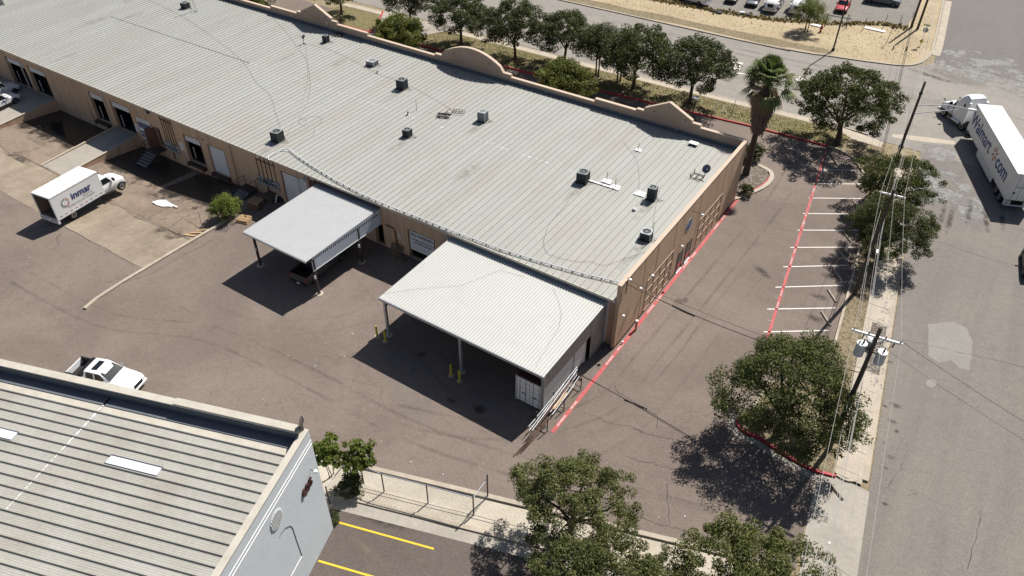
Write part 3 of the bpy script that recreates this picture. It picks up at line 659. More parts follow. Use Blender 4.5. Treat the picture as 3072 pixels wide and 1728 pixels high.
track([(1700,40),(2100,130),(2500,215),(2700,270)], 1.8, .75, 'trk_s', .0125); track([(1700,110),(2100,200),(2450,275)], 1.8, .75, 'trk_s', .0139)

# ------------------------------------------------------------------ the warehouse
YR, YF, XE, XW = 41.0, 67.06, -17.17, -128.0
def zr(y): return 4.9+(y-41.0)*.0333        # roof plane
wh = thing('warehouse', 'long tan stucco warehouse with ribbed metal roof and stepped front parapet', 'building', (-60, 54, 0))
A0 = lambda *p: q4(0, 0, *p); C0 = lambda *p: q4(0, 400, *p); B7 = lambda *p: q4(700, 400, *p)
Z5 = lambda x, y: (380+x*.12422, 330+y*.12422); Z6 = lambda x, y: (720+x*.11041, 480+y*.11041)
def opening(a, b, z0, z1): return (W(*a, YR).x, W(*b, YR).x, z0, z1)
OPEN = [opening(A0(45,540), A0(235,655), .22, 3.72), opening(A0(262,635), A0(425,705), .22, 3.72), opening(A0(862,915), A0(995,985), .22, 3.65), opening(A0(1055,960), A0(1245,1065), .22, 3.65),
        opening(Z5(690,470), Z5(785,500), .22, 2.5), opening(Z5(1360,580), Z5(1740,720), .05, 3.2), opening(Z5(1955,835), Z5(2345,990), .05, 3.2), opening(Z6(1110,285), Z6(1800,560), .22, 3.72),
        opening(B7(1375,890), B7(1442,920), .05, 2.35), opening(B7(1688,920), B7(1935,1032), .02, 3.12)]
OPEN = sorted(OPEN)
mb = MB(); x = XW
for x0, x1, z0, z1 in OPEN:
    mb.box(x, YR, -1.4, x0, YR+.3, 4.72); mb.box(x0, YR, -1.4, x1, YR+.3, z0); mb.box(x0, YR, z1, x1, YR+.3, 4.72); x = x1
mb.box(x, YR, -1.4, XE-.3, YR+.3, 4.72)
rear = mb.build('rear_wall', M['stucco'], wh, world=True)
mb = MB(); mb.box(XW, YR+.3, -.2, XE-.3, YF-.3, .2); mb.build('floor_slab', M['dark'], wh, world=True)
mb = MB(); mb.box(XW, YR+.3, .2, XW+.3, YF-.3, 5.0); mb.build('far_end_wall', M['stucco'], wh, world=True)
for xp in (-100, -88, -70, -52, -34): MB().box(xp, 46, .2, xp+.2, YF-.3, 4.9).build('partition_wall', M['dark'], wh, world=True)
# frame angles, doors
kinds = ['up', 'up', 'up', 'up', 'man', 'up', 'shut', 'shut', 'man', 'half']
for (x0, x1, z0, z1), kd in zip(OPEN, kinds):
    mb = MB(); mb.box(x0-.09, YR-.012, z0, x0-.002, YR+.1, z1+.05); mb.box(x1+.002, YR-.012, z0, x1+.09, YR+.1, z1+.05); mb.box(x0-.002, YR-.012, z1+.002, x1+.002, YR+.1, z1+.06)
    fr = mb.build('door_frame', M['rust'], rear, world=True)
    if kd in ('up', 'half', 'shut'):
        zb = {'up': z1-.72, 'half': .93, 'shut': z0+.02}[kd]; n = max(2, int(round((z1-zb)/.3))); h = (z1-zb)/n
        if kd == 'shut': n = 8; h = (z1-zb)/n
        d = MB()
        for k in range(n): d.box(x0+.01, YR+.10+(.006 if k % 2 else 0), zb+k*h+.006, x1-.01, YR+.15, zb+(k+1)*h-.006)
        d.box(x0+.01, YR+.12, zb, x1-.01, YR+.16, z1); d.build('roller_door', M['door_white'], wh, world=True)
    if kd == 'up':
        g = MB(); g.beam((x0+.35, YR+.5, z0), (x0+.35, YR+.5, z0+1.5), .07); g.build('door_guide', M['white'], wh, world=True)
nd = OPEN[9]; xm = (nd[0]+nd[1])/2
for t, s, z in (('NO PARKING', .42, 2.68), ('TOWING ENFORCED AT', .235, 2.16), ("OWNER'S EXPENSE", .235, 1.84)):
    letters(t, s, M['black'], wh, (xm+60, YR+.095-54, z), (1,0,0), (0,0,1), .003, bold=True)
# dock levellers with rubber bumpers at the three dock doors
for i in (2, 5, 6):
    x0, x1, z0, z1 = OPEN[i]
    d = MB(); d.box(x0+.1, YR-.42, z0-.34, x1-.1, YR-.004, z0-.04); lv = d.build('dock_leveller', M['steel'], wh, world=True)
    for xa in (x0-.05, x1-.2): MB().box(xa, YR-.5, z0-.42, xa+.25, YR-.006, z0-.02).build('bumper', M['rust'], lv, world=True)
# tilt-up panel joints on the dock wall
for p in (A0(380,640), A0(775,790), A0(1250,985), Z5(2450,770), B7(10,290), Z6(1530,350), B7(2045,965), A0(30,520)):
    xx = W(*p, YR).x; MB().box(xx-.025, YR-.006, -1.2, xx+.025, YR-.001, 4.7).build('panel_joint', M['joint'], rear, world=True)
xx = -24.0; MB().box(xx-.025, YR-.006, -.1, xx+.025, YR-.001, 4.7).build('panel_joint', M['joint'], rear, world=True)
# roof: a deck with one standing-seam panel after another
PW = .632
mb = MB(); mb.hexa(((XW,40.82,zr(40.82)-.18),(XE-.3,40.82,zr(40.82)-.18),(XE-.3,66.75,zr(66.75)-.18),(XW,66.75,zr(66.75)-.18),(XW,40.82,zr(40.82)-.03),(XE-.3,40.82,zr(40.82)-.03),(XE-.3,66.75,zr(66.75)-.03),(XW,66.75,zr(66.75)-.03)))
roof = mb.build('roof', M['trim'], wh, world=True)
prof = [(0,0), (.018,.07), (.052,.07), (.07,0), (PW,0)]
mb = MB()
for (xa, za), (xb, zb) in zip(prof, prof[1:]):
    mb.face((xa, 0, za), (xb, 0, zb), (xb, 25.72, zb+25.72*.0333), (xa, 25.72, za+25.72*.0333))
pm = mb.mesh('roof_panel', M['roof'])
n = int((XE-.32-XW)/PW)
for k in range(n):
    inst(pm, 'roof_panel', roof, (XE-.32-PW*(k+1)+60, 40.74-54, zr(40.74)-.0+.004))
MB().box(XW, 40.66, 4.70, XE-.31, 40.735, 4.905).build('eave_trim', M['trim'], roof, world=True)
MB().box(XW, 40.735, 4.724, XE-.31, 40.99, 4.735).build('soffit', M['trim'], roof, world=True)
# sealed end laps: pale sealant smears over the ribs
def RF(x, y, up=0.0):
    d = ray(x, y); n_ = Vector((0, -.0333, 1)); p0 = Vector((0, 41, 4.9+up)); return CAM + d*((p0-CAM).dot(n_)/d.dot(n_))
R1 = lambda *p: q4(760, 0, *p); R2 = lambda *p: q4(1500, 400, *p)
rs = random.Random(12)
mb = MB()
la = RF(*A0(1070,160)); lb = RF(*q4(760,0,1850,1240)); lc = RF(*R2(1680,700))
def smear(mb, a, b, dens, w, amp):
    L = (b-a).length; k = 0.0
    while k < L:
        p = a.lerp(b, k/L); s = rs.uniform(.1, .42)
        if rs.random() < dens:
            yy = p.y+rs.uniform(-amp, amp); h = w*rs.uniform(.5, 1.3); q = [(p.x, yy-h), (p.x+s, yy-h*rs.uniform(.4,1)), (p.x+s*1.05, yy+h*rs.uniform(.5,1)), (p.x-.03, yy+h)]
            mb.face(*[(u, v, zr(v)+.016) for u, v in q])
        k += rs.uniform(.3, .7)
smear(mb, lb, lc, .45, .05, .06); smear(mb, la.lerp(lb, .45), lb, .55, .045, .05)
mb.build('sealant_lap', M['arm'], roof, world=True)
mb = MB(); L = (lb-la)
for k in range(46):
    p = la.lerp(lb, k/95); mb.box(p.x, p.y-.03, zr(p.y)+.01, p.x+.5, p.y+.03, zr(p.y)+.06)
mb.build('end_lap_cleats', M['roof_rib'], roof, world=True)
# front parapet with its gables and arch
arch = [(-45.57+(-8.8)*t, 7.0+1.52*sin(pi*min(max(t,0),1))**.8) for t in [i/18 for i in range(1, 18)]]
TOP = [(XE,6.85),(-22.0,6.85),(-22.0,7.15),(-22.9,7.15),(-22.9,7.38),(-25.5,8.62),(-28.1,7.33),(-28.1,7.0),(-28.97,7.0),(-28.97,6.80),(-33.83,6.80),(-33.83,6.45),(-44.55,6.45),(-44.55,6.74),(-45.57,6.74)]+arch+[(-54.37,6.72),(-55.33,6.72),(-55.33,6.48),(-66.0,6.5),(-66.0,6.83),(-71.1,6.83),(-71.1,7.15),(-72.0,7.15),(-72.0,7.42),(-74.7,8.63),(-77.4,7.3),(-77.4,7.1),(-78.2,7.1),(-78.2,6.8),(-83.25,6.8),(-83.25,6.45),(XW,6.45)]
mb = MB(); mb.extr([(x, YF-.3, z) for x, z in TOP]+[(XW, YF-.3, -.2), (XE, YF-.3, -.2)], (0, .3, 0))
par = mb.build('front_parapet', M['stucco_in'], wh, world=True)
for (xa, za), (xb, zb) in zip(TOP, TOP[1:]):
    if abs(xa-xb) < .02:
        MB().box(xa-.05, YF-.33, min(za,zb)-.0, xa+.05, YF+.03, max(za,zb)-.09).build('coping', M['coping'], par, world=True); continue
    mb = MB(); e_ = .0
    mb.hexa(((xb,YF-.35,zb-.085),(xa,YF-.35,za-.085),(xa,YF+.05,za-.085),(xb,YF+.05,zb-.085),(xb,YF-.35,zb+.02),(xa,YF-.35,za+.02),(xa,YF+.05,za+.02),(xb,YF+.05,zb+.02)))
    mb.build('coping', M['coping'], par, world=True)
mb = MB(); mb.box(XW, YF-.36, zr(66.6)-.05, XE-.32, YF-.304, zr(66.6)+.30); mb.box(XW, YF-.62, zr(66.4)+.02, XE-.32, YF-.362, zr(66.4)+.13); mb.build('parapet_flashing', M['flash'], roof, world=True)
for xx in (-24.5, -30.8, -40, -50.3, -60, -70.6, -82): MB().box(xx, YF-.375, zr(66.6)-.03, xx+.16, YF-.362, zr(66.6)+.31).build('flashing_seam', M['galv'], roof, world=True)
for xx, zz in ((-23.6,7.2), (-27.0,7.2), (-47.5,7.3), (-52.5,7.3), (-73,7.3), (-76.6,7.25)): MB().cyl(xx, YF-.31, zz, zz+.12, .06).build('scupper', M['dark'], par, world=True)
MB().box(-73.0, YF-.42, 6.5, -72.6, YF-.305, 6.95).build('hatch', M['coping'], par, world=True)
# end wall with panel joints, raised grids, two doors
mb = MB(); mb.extr([(XE,40.72,-.2),(XE,YF-.302,-.2),(XE,YF-.302,6.84),(XE,40.72,6.46)], (-.3,0,0)); end = mb.build('end_wall', M['stucco'], wh, world=True)
mb = MB(); mb.hexa(((XE-.33,40.69,6.462),(XE+.03,40.69,6.462),(XE+.03,YF-.35,6.842),(XE-.33,YF-.35,6.842),(XE-.33,40.69,6.50),(XE+.03,40.69,6.50),(XE+.03,YF-.35,6.88),(XE-.33,YF-.35,6.88))); mb.build('coping', M['coping'], end, world=True)
S4 = lambda x, y: (1780+x*.26230, 700+y*.26230); S3 = lambda x, y: (1900+x*.16559, 520+y*.16559)
for yy in (45.0, 47.25, 50.8, 56.0, 61.9): MB().box(XE+.001, yy-.025, -.1, XE+.007, yy+.025, 6.4).build('panel_joint', M['joint'], end, world=True)
MB().box(XE+.001, 40.75, -.02, XE+.02, YF-.35, .28).build('wall_base', M['joint'], end, world=True)
def batten(a, b, w=.055):
    MB().beam((XE+.018, a[0], a[1]), (XE+.018, b[0], b[1]), w, .034, up=(1,0,0)).build('batten', M['coping'], end, world=True)
def wgrid(tl, tr, bl, br, cols, rows):
    P = {}
    TL, TR, BL, BR = [WX(*p, XE) for p in (tl, tr, bl, br)]
    y0, y1 = (TL.y+BL.y)/2, (TR.y+BR.y)/2; zt_ = (TL.z+TR.z)/2; zb_ = (BL.z+BR.z)/2
    for r in range(rows+1):
        z = zt_+(zb_-zt_)*r/rows; batten((y0, z), (y1, z))
    for c_ in range(cols+1):
        y = y0+(y1-y0)*c_/cols; MB().box(XE+.001, y-.025, min(zb_,zt_), XE+.036, y+.025, max(zb_,zt_)).build('batten', M['stucco'], end, world=True)
wgrid(S4(612,548), S4(915,205), S4(578,882), S4(868,515), 4, 3)
wgrid(S3(1210,838), S3(1615,375), S3(1112,1350), S3(1510,868), 4, 3)
for k, (tl, br) in enumerate(((S4(982,205), S4(997,365)), (S4(1078,92), S4(1090,255)))):
    a = WX(*tl, XE); b = WX(*br, XE); y0, y1 = a.y, a.y+.95
    if k == 1: y1 = a.y+1.0
    f = MB(); f.box(XE+.002, y0-.06, .02, XE+.05, y0, 2.3); f.box(XE+.002, y1, .02, XE+.05, y1+.06, 2.3); f.box(XE+.002, y0, 2.24, XE+.05, y1, 2.3)
    dr = f.build('door', M['steel'], end, world=True)
    MB().box(XE+.004, y0+.004, .05, XE+.028, y1-.004, 2.236).build('pane', M['glass'], dr, world=True)
    MB().box(XE+.052, y0-.08, .0, XE+.14, y1+.08, .06).build('threshold', M['white'], dr, world=True)
    MB().box(XE+.03, y0+.1, .3, XE+.04, y1-.1, .7).build('red_line_reflection', M['signred'], dr, world=True)  # red panel painted as the fire line's reflection in the glass
# faded oval emblem
c_ = WX(*S3(1008,930), XE); em = MB()
em.extr([(XE+.002, c_.y+.72*cos(2*pi*k/24), c_.z+.62*sin(2*pi*k/24)) for k in range(24)], (.03,0,0)); eo = em.build('emblem', M['greytext'], end, world=True)
em = MB(); em.extr([(XE+.034, c_.y+y_, c_.z+z_) for y_, z_ in ((-.6,-.25),(-.1,-.5),(.3,-.1),(.5,.25),(.1,.1),(-.3,.12))], (.006,0,0)); em.build('emblem_mark', M['wblue'], eo, world=True)
em = MB(); em.extr([(XE+.034, c_.y+y_, c_.z+z_) for y_, z_ in ((-.1,.2),(.25,.32),(.45,.42),(.2,.5),(-.2,.42))], (.006,0,0)); em.build('emblem_mark', M['black'], eo, world=True)
# downspouts and gutter heads on the dock wall
for p, zb in ((A0(970,860), .35), (A0(165,540), .35), (Z6(1970,420), 2.6), (B7(2065,940), 2.0)):
    xx = W(*p, YR).x; d = MB(); d.box(xx-.07, YR-.13, zb, xx+.07, YR-.002, 4.66); d.box(xx-.13, YR-.2, 4.42, xx+.13, YR-.002, 4.68); d.build('downspout', M['trim'], wh, world=True)
d = MB(); xx = XE-1.0; d.box(xx-.08, YR-.16, .3, xx+.08, YR-.002, 4.7); d.build('downspout', M['arm'], wh, world=True)

def lamp(name, label, p, d, group=None, arm=.35, mat='white'):
    t = thing(name, label, 'lamp', p, 0, group); d = Vector(d)
    MB().tube([(0,0,0), d*.5*arm+Vector((0,0,.06)), d*arm], .025).build('arm', M['steel'], t)
    q = d*(arm+.08); MB().lathe((q.x, q.y, q.z-.06), [(.03,.14),(.11,.10),(.13,.0),(.06,-.05)], 10).build('shade', M[mat], t, smooth=True); return t
lamp('wall_lamp', 'gooseneck lamp above the oval emblem on the end wall', tuple(WX(*S3(1060,685), XE)), (1,0,.0), arm=.9)
for nm, pz, lb in (('flood_lamp', S4(505,612), 'white flood lamp near the overhead cable on the end wall'), ('flood_lamp', S4(640,467), 'small white lamp beside the nearer grid of the end wall'), ('flood_lamp', S4(305,925), 'white lamp low on the near edge of the end wall'), ('flood_lamp', S4(382,512), 'white lamp at the parapet top by the near corner'), ('flood_lamp', S4(980,132), 'white topped lamp beside the nearer glass door')):
    lamp(nm, lb, tuple(WX(*pz, XE)), (1,0,0), 'flood lamps on the end wall', .22)
for nm, pz, lb in (('dock_lamp', Z5(1700,680), 'left of two small lamps between the dock doors'), ('dock_lamp', Z5(1835,710), 'right of two small lamps between the dock doors')):
    lamp(nm, lb, tuple(W(*pz, YR)), (0,-1,0), 'lamps on the dock wall', .2)
t = thing('flood_lamp', 'dark flood lamp under the eave above the navy sign', 'lamp', tuple(W(*Z5(520,20), YR))); MB().box(-.3,-.35,-.15,.3,-.002,.15).build('housing', M['steel'], t); MB().box(-.22,-.37,-.1,.1,-.352,.1).build('lens', M['lamp_clear'], t)
t = thing('junction_box', 'grey junction box on the wall above the larger shed roof', 'utility box', tuple(W(1594, 806, YR))); MB().box(-.28,-.22,-.22,.28,-.002,.22).build('box', M['acgrey'], t); MB().box(-.16,-.235,-.1,.16,-.222,.12).build('cover', M['aclight'], t)
g = G(*S4(438,1108)); t = thing('guard_post', 'short tan guard post with a white cap by the end wall', 'post', (XE+.45, g.y+.2, 0)); MB().cyl(0,0,0,1.0,.1).build('post', M['stucco'], t); MB().cyl(0,0,1.0,1.06,.12).build('cap', M['white'], t)
g = G(*S4(310,1255)); t = thing('pipe_stub', 'tiny white pipe stub at the foot of the end wall', 'pipe', (XE+.3, g.y, 0)); MB().cyl(0,0,0,.25,.06).build('pipe', M['white'], t); MB().cyl(0,0,.25,.29,.075).build('cap', M['white'], t)

# ------------------------------------------------------------------ ramps up to the dock doors
def ramp(name, label, x0, x1, y0):
    t = thing(name, label, 'ramp', ((x0+x1)/2, 41, 0)); z1 = .2; z0 = zg((x0+x1)/2, y0)
    mb = MB(); mb.hexa(((x0+.22,y0,-1.4),(x1-.22,y0,-1.4),(x1-.22,YR-.01,-1.4),(x0+.22,YR-.01,-1.4),(x0+.22,y0,z0+.02),(x1-.22,y0,z0+.02),(x1-.22,YR-.01,z1),(x0+.22,YR-.01,z1))); mb.build('ramp_slab', M['apron'], t, world=True)
    for a, b in ((x0, x0+.218), (x1-.218, x1)):
        mb = MB(); mb.hexa(((a,y0-.1,-1.4),(b,y0-.1,-1.4),(b,YR-.01,-1.4),(a,YR-.01,-1.4),(a,y0-.1,z0+.06),(b,y0-.1,z0+.06),(b,YR-.01,z1+.16),(a,YR-.01,z1+.16)))
        w_ = mb.build('side_wall', M['stucco'], t, world=True)
        mb = MB(); mb.hexa(((a-.02,y0-.12,z0+.062),(b+.02,y0-.12,z0+.062),(b+.02,YR-.012,z1+.162),(a-.02,YR-.012,z1+.162),(a-.02,y0-.12,z0+.10),(b+.02,y0-.12,z0+.10),(b+.02,YR-.012,z1+.20),(a-.02,YR-.012,z1+.20))); mb.build('kerb_cap', M['walk'], w_, world=True)
    return t
ramp('loading_ramp', 'concrete ramp with tan side walls beside the box truck', -96.4*.0-82.7, -78.5, 31.6)
ramp('loading_ramp', 'wide concrete ramp carrying the white car at left', -108.5, -94.9, 31.2)

# ------------------------------------------------------------------ corrugated lean-to roofs
def corr_sheet(w, L, drop, pitch, rib, mat, slope_z):
    mb = MB(); xs = []; x = 0.0
    while x < w-1e-4:
        for dx, dz in ((0,0), (.028,rib), (.066,rib), (.094,0)):
            if x+dx <= w: xs.append((x+dx, dz))
        x += pitch
    xs.append((w, 0))
    for (a, za), (b, zb) in zip(xs, xs[1:]):
        mb.face((a,0,za), (b,0,zb), (b,L,zb+slope_z), (a,L,za+slope_z))
    return mb.mesh('roof_sheet', mat)
sh = thing('lean_to_shed', 'large open lean-to shed with pale ribbed roof beside the yard', 'shed', (-25.7, 36, 0))
SX0, SX1, SY0, SY1, SZ0, SZ1 = -33.3, -18.2, 31.62, 40.97, 4.08, 4.36
ns = 15; sw_ = (SX1-SX0)/ns; me = corr_sheet(sw_, SY1-SY0, 0, sw_/4, .055, M['shedroof'], SZ1-SZ0)
mb = MB(); mb.hexa(((SX0,SY0,SZ0-.05),(SX1,SY0,SZ0-.05),(SX1,SY1,SZ1-.05),(SX0,SY1,SZ1-.05),(SX0,SY0,SZ0-.012),(SX1,SY0,SZ0-.012),(SX1,SY1,SZ1-.012),(SX0,SY1,SZ1-.012))); srf = mb.build('roof', M['galv'], sh, world=True)
for k in range(ns): inst(me, 'roof_sheet', srf, (SX0+k*sw_+25.7, SY0-36, SZ0))
MB().box(SX0-.02, SY0-.09, SZ0-.20, SX1+.02, SY0-.01, SZ0+.03).build('eave_trim', M['galv'], srf, world=True)
MB().box(SX0, SY1-.25, SZ1+.05, SX1+.05, SY1+.02, SZ1+.24).build('wall_flashing', M['flash'], srf, world=True)
for xx in (SX0+.22, -25.7, SX1-.22): MB().box(xx-.1, SY0+.2, 0, xx+.1, SY0+.4, SZ0-.06).build('post', M['galv'], sh, world=True)
for xx in (SX0+.22, SX1-.22): MB().box(xx-.09, 36.2, 0, xx+.09, 36.4, SZ0+.06).build('post', M['galv'], sh, world=True)
for xx in (SX0+.22, -25.7): 
    f = MB(); f.cyl(xx, SY0+.3, 0, .035, .33, .33, 14); f.build('footing', M['walk'], sh, world=True)
for yy in (SY0+.3, 36.3): MB().box(SX0+.1, yy-.07, SZ0-.27, SX1-.1, yy+.07, SZ0-.06).build('beam', M['steel'], sh, world=True)
def siding(t, x, y0, y1, zb, zt_f, mat, nx_=1, name='siding_sheet', side=1):
    y = y0
    while y < y1-.05:
        ye = min(y+.92, y1); n_ = 4; st = (ye-y)/n_; mb = MB()
        for k in range(n_):
            ya = y+k*st; prof_ = [(ya, 0), (ya+st*.55, 0), (ya+st*.65, .03), (ya+st*.9, .03), (ya+st, 0)]
            for (a, da), (b, db) in zip(prof_, prof_[1:]):
                mb.face((x+da*side, a, zb), (x+db*side, b, zb), (x+db*side, b, zt_f(b)), (x+da*side, a, zt_f(a)))
        mb.build(name, mat, t, world=True); y = ye
ztf = lambda y: SZ0-.04+(y-SY0)/(SY1-SY0)*(SZ1-SZ0)
siding(sh, SX1-.02, SY0+.12, 38.55, 2.66, ztf, M['siding']); siding(sh, SX1-.02, 38.55, SY1, .02, ztf, M['siding'])
siding(sh, SX0+.05, SY0+.42, SY1, 2.75, ztf, M['siding'], side=-1)
MB().box(SX1-.07, SY0+.02, 0, SX1+.03, SY0+.115, SZ0-.05).build('corner_trim', M['siding'], sh, world=True)

cp = thing('carport', 'smaller carport with bright ribbed metal roof and hanging side panel', 'carport', (-45.2, 36, 0))
CX0, CX1, CY0, CY1, CZ0, CZ1 = -49.1, -41.45, 31.8, 40.97, 3.93, 4.23
nc = 8; cw = (CX1-CX0)/nc; me = corr_sheet(cw, CY1-CY0, 0, cw/5, .06, M['cproof'], CZ1-CZ0)
mb = MB(); mb.hexa(((CX0,CY0,CZ0-.05),(CX1,CY0,CZ0-.05),(CX1,CY1,CZ1-.05),(CX0,CY1,CZ1-.05),(CX0,CY0,CZ0-.012),(CX1,CY0,CZ0-.012),(CX1,CY1,CZ1-.012),(CX0,CY1,CZ1-.012))); crf = mb.build('roof', M['galv'], cp, world=True)
for k in range(nc): inst(me, 'roof_sheet', crf, (CX0+k*cw+45.2, CY0-36, CZ0))
MB().box(CX0-.02, CY0-.08, CZ0-.15, CX1+.02, CY0-.01, CZ0+.02).build('eave_trim', M['galv'], crf, world=True)
MB().box(CX0, CY1-.5, CZ1+.05, CX1+.05, CY1+.02, CZ1+.16).build('wall_flashing', M['flash'], crf, world=True)
siding(cp, CX1-.0, CY0+.55, 40.9, 2.62, lambda y: CZ0-.06+(y-CY0)/(CY1-CY0)*(CZ1-CZ0), M['cpanel'])
MB().box(CX1-.03, CY0+.55, 2.56, CX1+.05, 40.9, 2.61).build('panel_rail', M['white'], cp, world=True)
for xx, yy in ((-48.75,32.43), (-41.5,32.54), (-41.5,37.96), (-48.75,37.96)):
    p_ = MB().box(xx-.09, yy-.09, 0, xx+.09, yy+.09, CZ0-.2).build('post', M['steel'], cp, world=True)
    f = MB(); f.cyl(xx, yy, 0, .03, .36, .36, 16); f.build('footing', M['walk'], p_, world=True)
    MB().box(xx-.02, yy-.2, 1.75, xx+.13, yy-.092, 2.1).build('switch_box', M['white'], p_, world=True)
for xx in (-48.75, -41.5): MB().box(xx-.06, 32.3, CZ0-.32, xx+.06, 40.9, CZ0-.06).build('beam', M['steel'], cp, world=True)
for yy in (32.48, 37.96): MB().box(-48.75, yy-.06, CZ0-.45, -41.5, yy+.06, CZ0-.33).build('beam', M['steel'], cp, world=True)

# ------------------------------------------------------------------ the grey building at the lower left
GA = radians(18.75); gb = thing('grey_building', 'grey stucco building with ribbed flat roof and skylights at lower left', 'building', (-24.22, 16.42, 0), GA)
gX = Vector((cos(GA), sin(GA), 0)); gY = Vector((-sin(GA), cos(GA), 0)); gC = Vector((-24.22, 16.42, 0))
def gl(p): v = Vector(p)-gC; return Vector((v.dot(gX), v.dot(gY), v.z))
def gw(x, y): return gl(WP(x, y, gC, gX))          # on its right-hand wall
GH, GRZ = 9.5, 8.85; GL, GD = 52.0, 30.0
mb = MB(); mb.box(-.3, -GD, -.1, 0, 0, GH-.04); wall = mb.build('side_wall', M['graywall'], gb)
MB().box(-GL, -.3, -.1, -.302, 0, GH-.0).build('back_wall', M['graywall'], gb)
MB().box(-GL, -GD, -.1, -GL+.3, -.302, 8.8).build('far_wall', M['graywall'], gb)
MB().box(-GL+.3, -GD, -.1, -.302, -GD+.3, 8.8).build('front_wall', M['graywall'], gb)
MB().box(-.36, -GD, GH-.038, .035, .0, GH+.03).build('coping', M['copegray'], wall)
MB().box(-8.2, -.42, GH+.002, -.37, .05, GH+.16).build('coping', M['copegray'], gb)
MB().box(-GL, -.42, GH+.002, -8.25, .05, GH+.05).build('coping', M['copegray'], gb)
MB().box(-GL+.3, -GD+.3, GRZ-.3, -.302, -.302, GRZ-.03).build('roof', M['copegray'], gb)
groof = [c for c in gb.children if c.name.startswith('roof')][0]
MB().box(-GL+.3, -1.02, GRZ-.01, -.37, -.31, GRZ+.02).build('gutter', M['flash'], groof)
MB().box(-GL+.3, -.36, GRZ+.021, -.37, -.305, GRZ+.42).build('flashing', M['flash'], groof)
pr_ = [gl(G(*q4(0,1278,0,y), GRZ)) for y in (220, 1305)]; GP = abs(pr_[1].y-pr_[0].y)/9
prof = [(0,0),(.03,.10),(.085,.10),(.115,0)]; m_ = (GP-.115)
for j in range(4): b_ = .115+m_*(j+.5)/4; prof += [(b_-.03,0),(b_-.012,.008),(b_+.012,.008),(b_+.03,0)]
prof.append((GP,0)); mb = MB()
for (ya, za), (yb, zb) in zip(prof, prof[1:]): mb.face((0,-ya,za),(0,-yb,zb),(GL-1.1,-yb,zb),(GL-1.1,-ya,za))
gme = mb.mesh('roof_panel', M['roof2']); k = 0
y0_ = gl(G(*q4(0,1278,0,220), GRZ)).y
yy = y0_; 
while yy < -1.15-GP: yy += GP
while yy > -GD+.5: inst(gme, 'roof_panel', groof, (-GL+.7, yy, GRZ)); yy -= GP
rake = MB().box(-.62, -GD+.3, GRZ+.0, -.37, -1.1, GRZ+.13).build('rake_trim', M['copegray'], groof)
SK = []
for p, q, lb in ((q4(0,1278,1060,310), q4(0,1278,1530,455), 'nearer'), (q4(0,1278,-310,-10), q4(0,1278,140,100), 'farther')):
    a = gl(G(*p, GRZ+.06)); b = gl(G(*q, GRZ+.06)); xa, xb = a.x, b.x; yc = (a.y+b.y)/2
    s_ = MB(); s_.box(xa, yc-GP*.42, GRZ+.03, xb, yc+GP*.42, GRZ+.10); so = s_.build('skylight', M['sky_light'], groof)
    f = MB(); f.box(xa-.05, yc-GP*.5, GRZ+.04, xb+.05, yc-GP*.43, GRZ+.13); f.box(xa-.05, yc+GP*.43, GRZ+.04, xb+.05, yc+GP*.5, GRZ+.13); f.build('skylight_frame', M['flash'], so)
mb = MB(); a = gl(G(*q4(0,850,1060,1110), GRZ+.03)); b = gl(G(*q4(0,1278,60,800), GRZ+.03)); rs = random.Random(3); k = 0
while k < 1:
    p = a.lerp(b, k); w_ = .10*(1-.65*min(1, k*2.2)); l_ = rs.uniform(.12, .35)
    mb.face((p.x-w_*rs.uniform(.5,1), p.y, GRZ+.02), (p.x+w_*rs.uniform(.5,1), p.y, GRZ+.02), (p.x+w_*rs.uniform(.4,1), p.y-l_, GRZ+.02), (p.x-w_*rs.uniform(.4,1), p.y-l_, GRZ+.02)); k += l_/(b-a).length*rs.uniform(1.0, 1.25)
mb.build('sealant_lap', M['white'], groof)
# reveals, louvre, arched recess, house number
for za in (GH-.85, GH-1.15):
    MB().box(.001, -GD, za-.028, .03, -.002, za+.028).build('trim_band', M['white'], wall)
cv = gw(*q4(800,1278,92,905)); lv = MB(); lv.extr([(.002, cv.y+.62*cos(2*pi*k/28), cv.z+.62*sin(2*pi*k/28)) for k in range(28)], (.03,0,0)); lo = lv.build('louvre', M['graywall'], wall)
for k in range(11):
    t_ = -.5+k*.1; hh = sqrt(max(.56**2-t_**2, .01)); MB().hexa(((.034,cv.y+t_-.03,cv.z-hh),(.07,cv.y+t_-.03,cv.z-hh),(.045,cv.y+t_+.025,cv.z-hh),(.034,cv.y+t_+.025,cv.z-hh),(.034,cv.y+t_-.03,cv.z+hh),(.07,cv.y+t_-.03,cv.z+hh),(.045,cv.y+t_+.025,cv.z+hh),(.034,cv.y+t_+.025,cv.z+hh))).build('slat', M['white'], lo)
at = [gw(*q4(800,1278,*p)) for p in ((120,1080),(140,1030),(175,985),(225,962),(250,985),(290,1110),(340,1250))]
MB().tube([(.012, p.y, p.z) for p in at], .022, 6).build('arch_reveal', M['flash'], wall)
bt = [gw(*q4(800,1278,*p)) for p in ((340,1255),(235,1449))]
MB().tube([(.012, p.y, p.z) for p in bt], .022, 6).build('arch_sill', M['white'], wall)
c5, c6 = gw(*q4(800,1278,408,545)), gw(*q4(800,1278,360,640)); cm = (c5+c6)/2
letters('605', .78, M['number'], gb, (.06, cm.y, cm.z), (0,1,0), (0,0,1), .05, name='house_number', bold=True)
lp = gw(*q4(800,1278,420,425)); wp_ = gC+gX*lp.x+gY*lp.y
lamp('wall_lamp', 'small white lamp above the house number on the grey wall', (wp_.x, wp_.y, lp.z), gX, arm=.25)
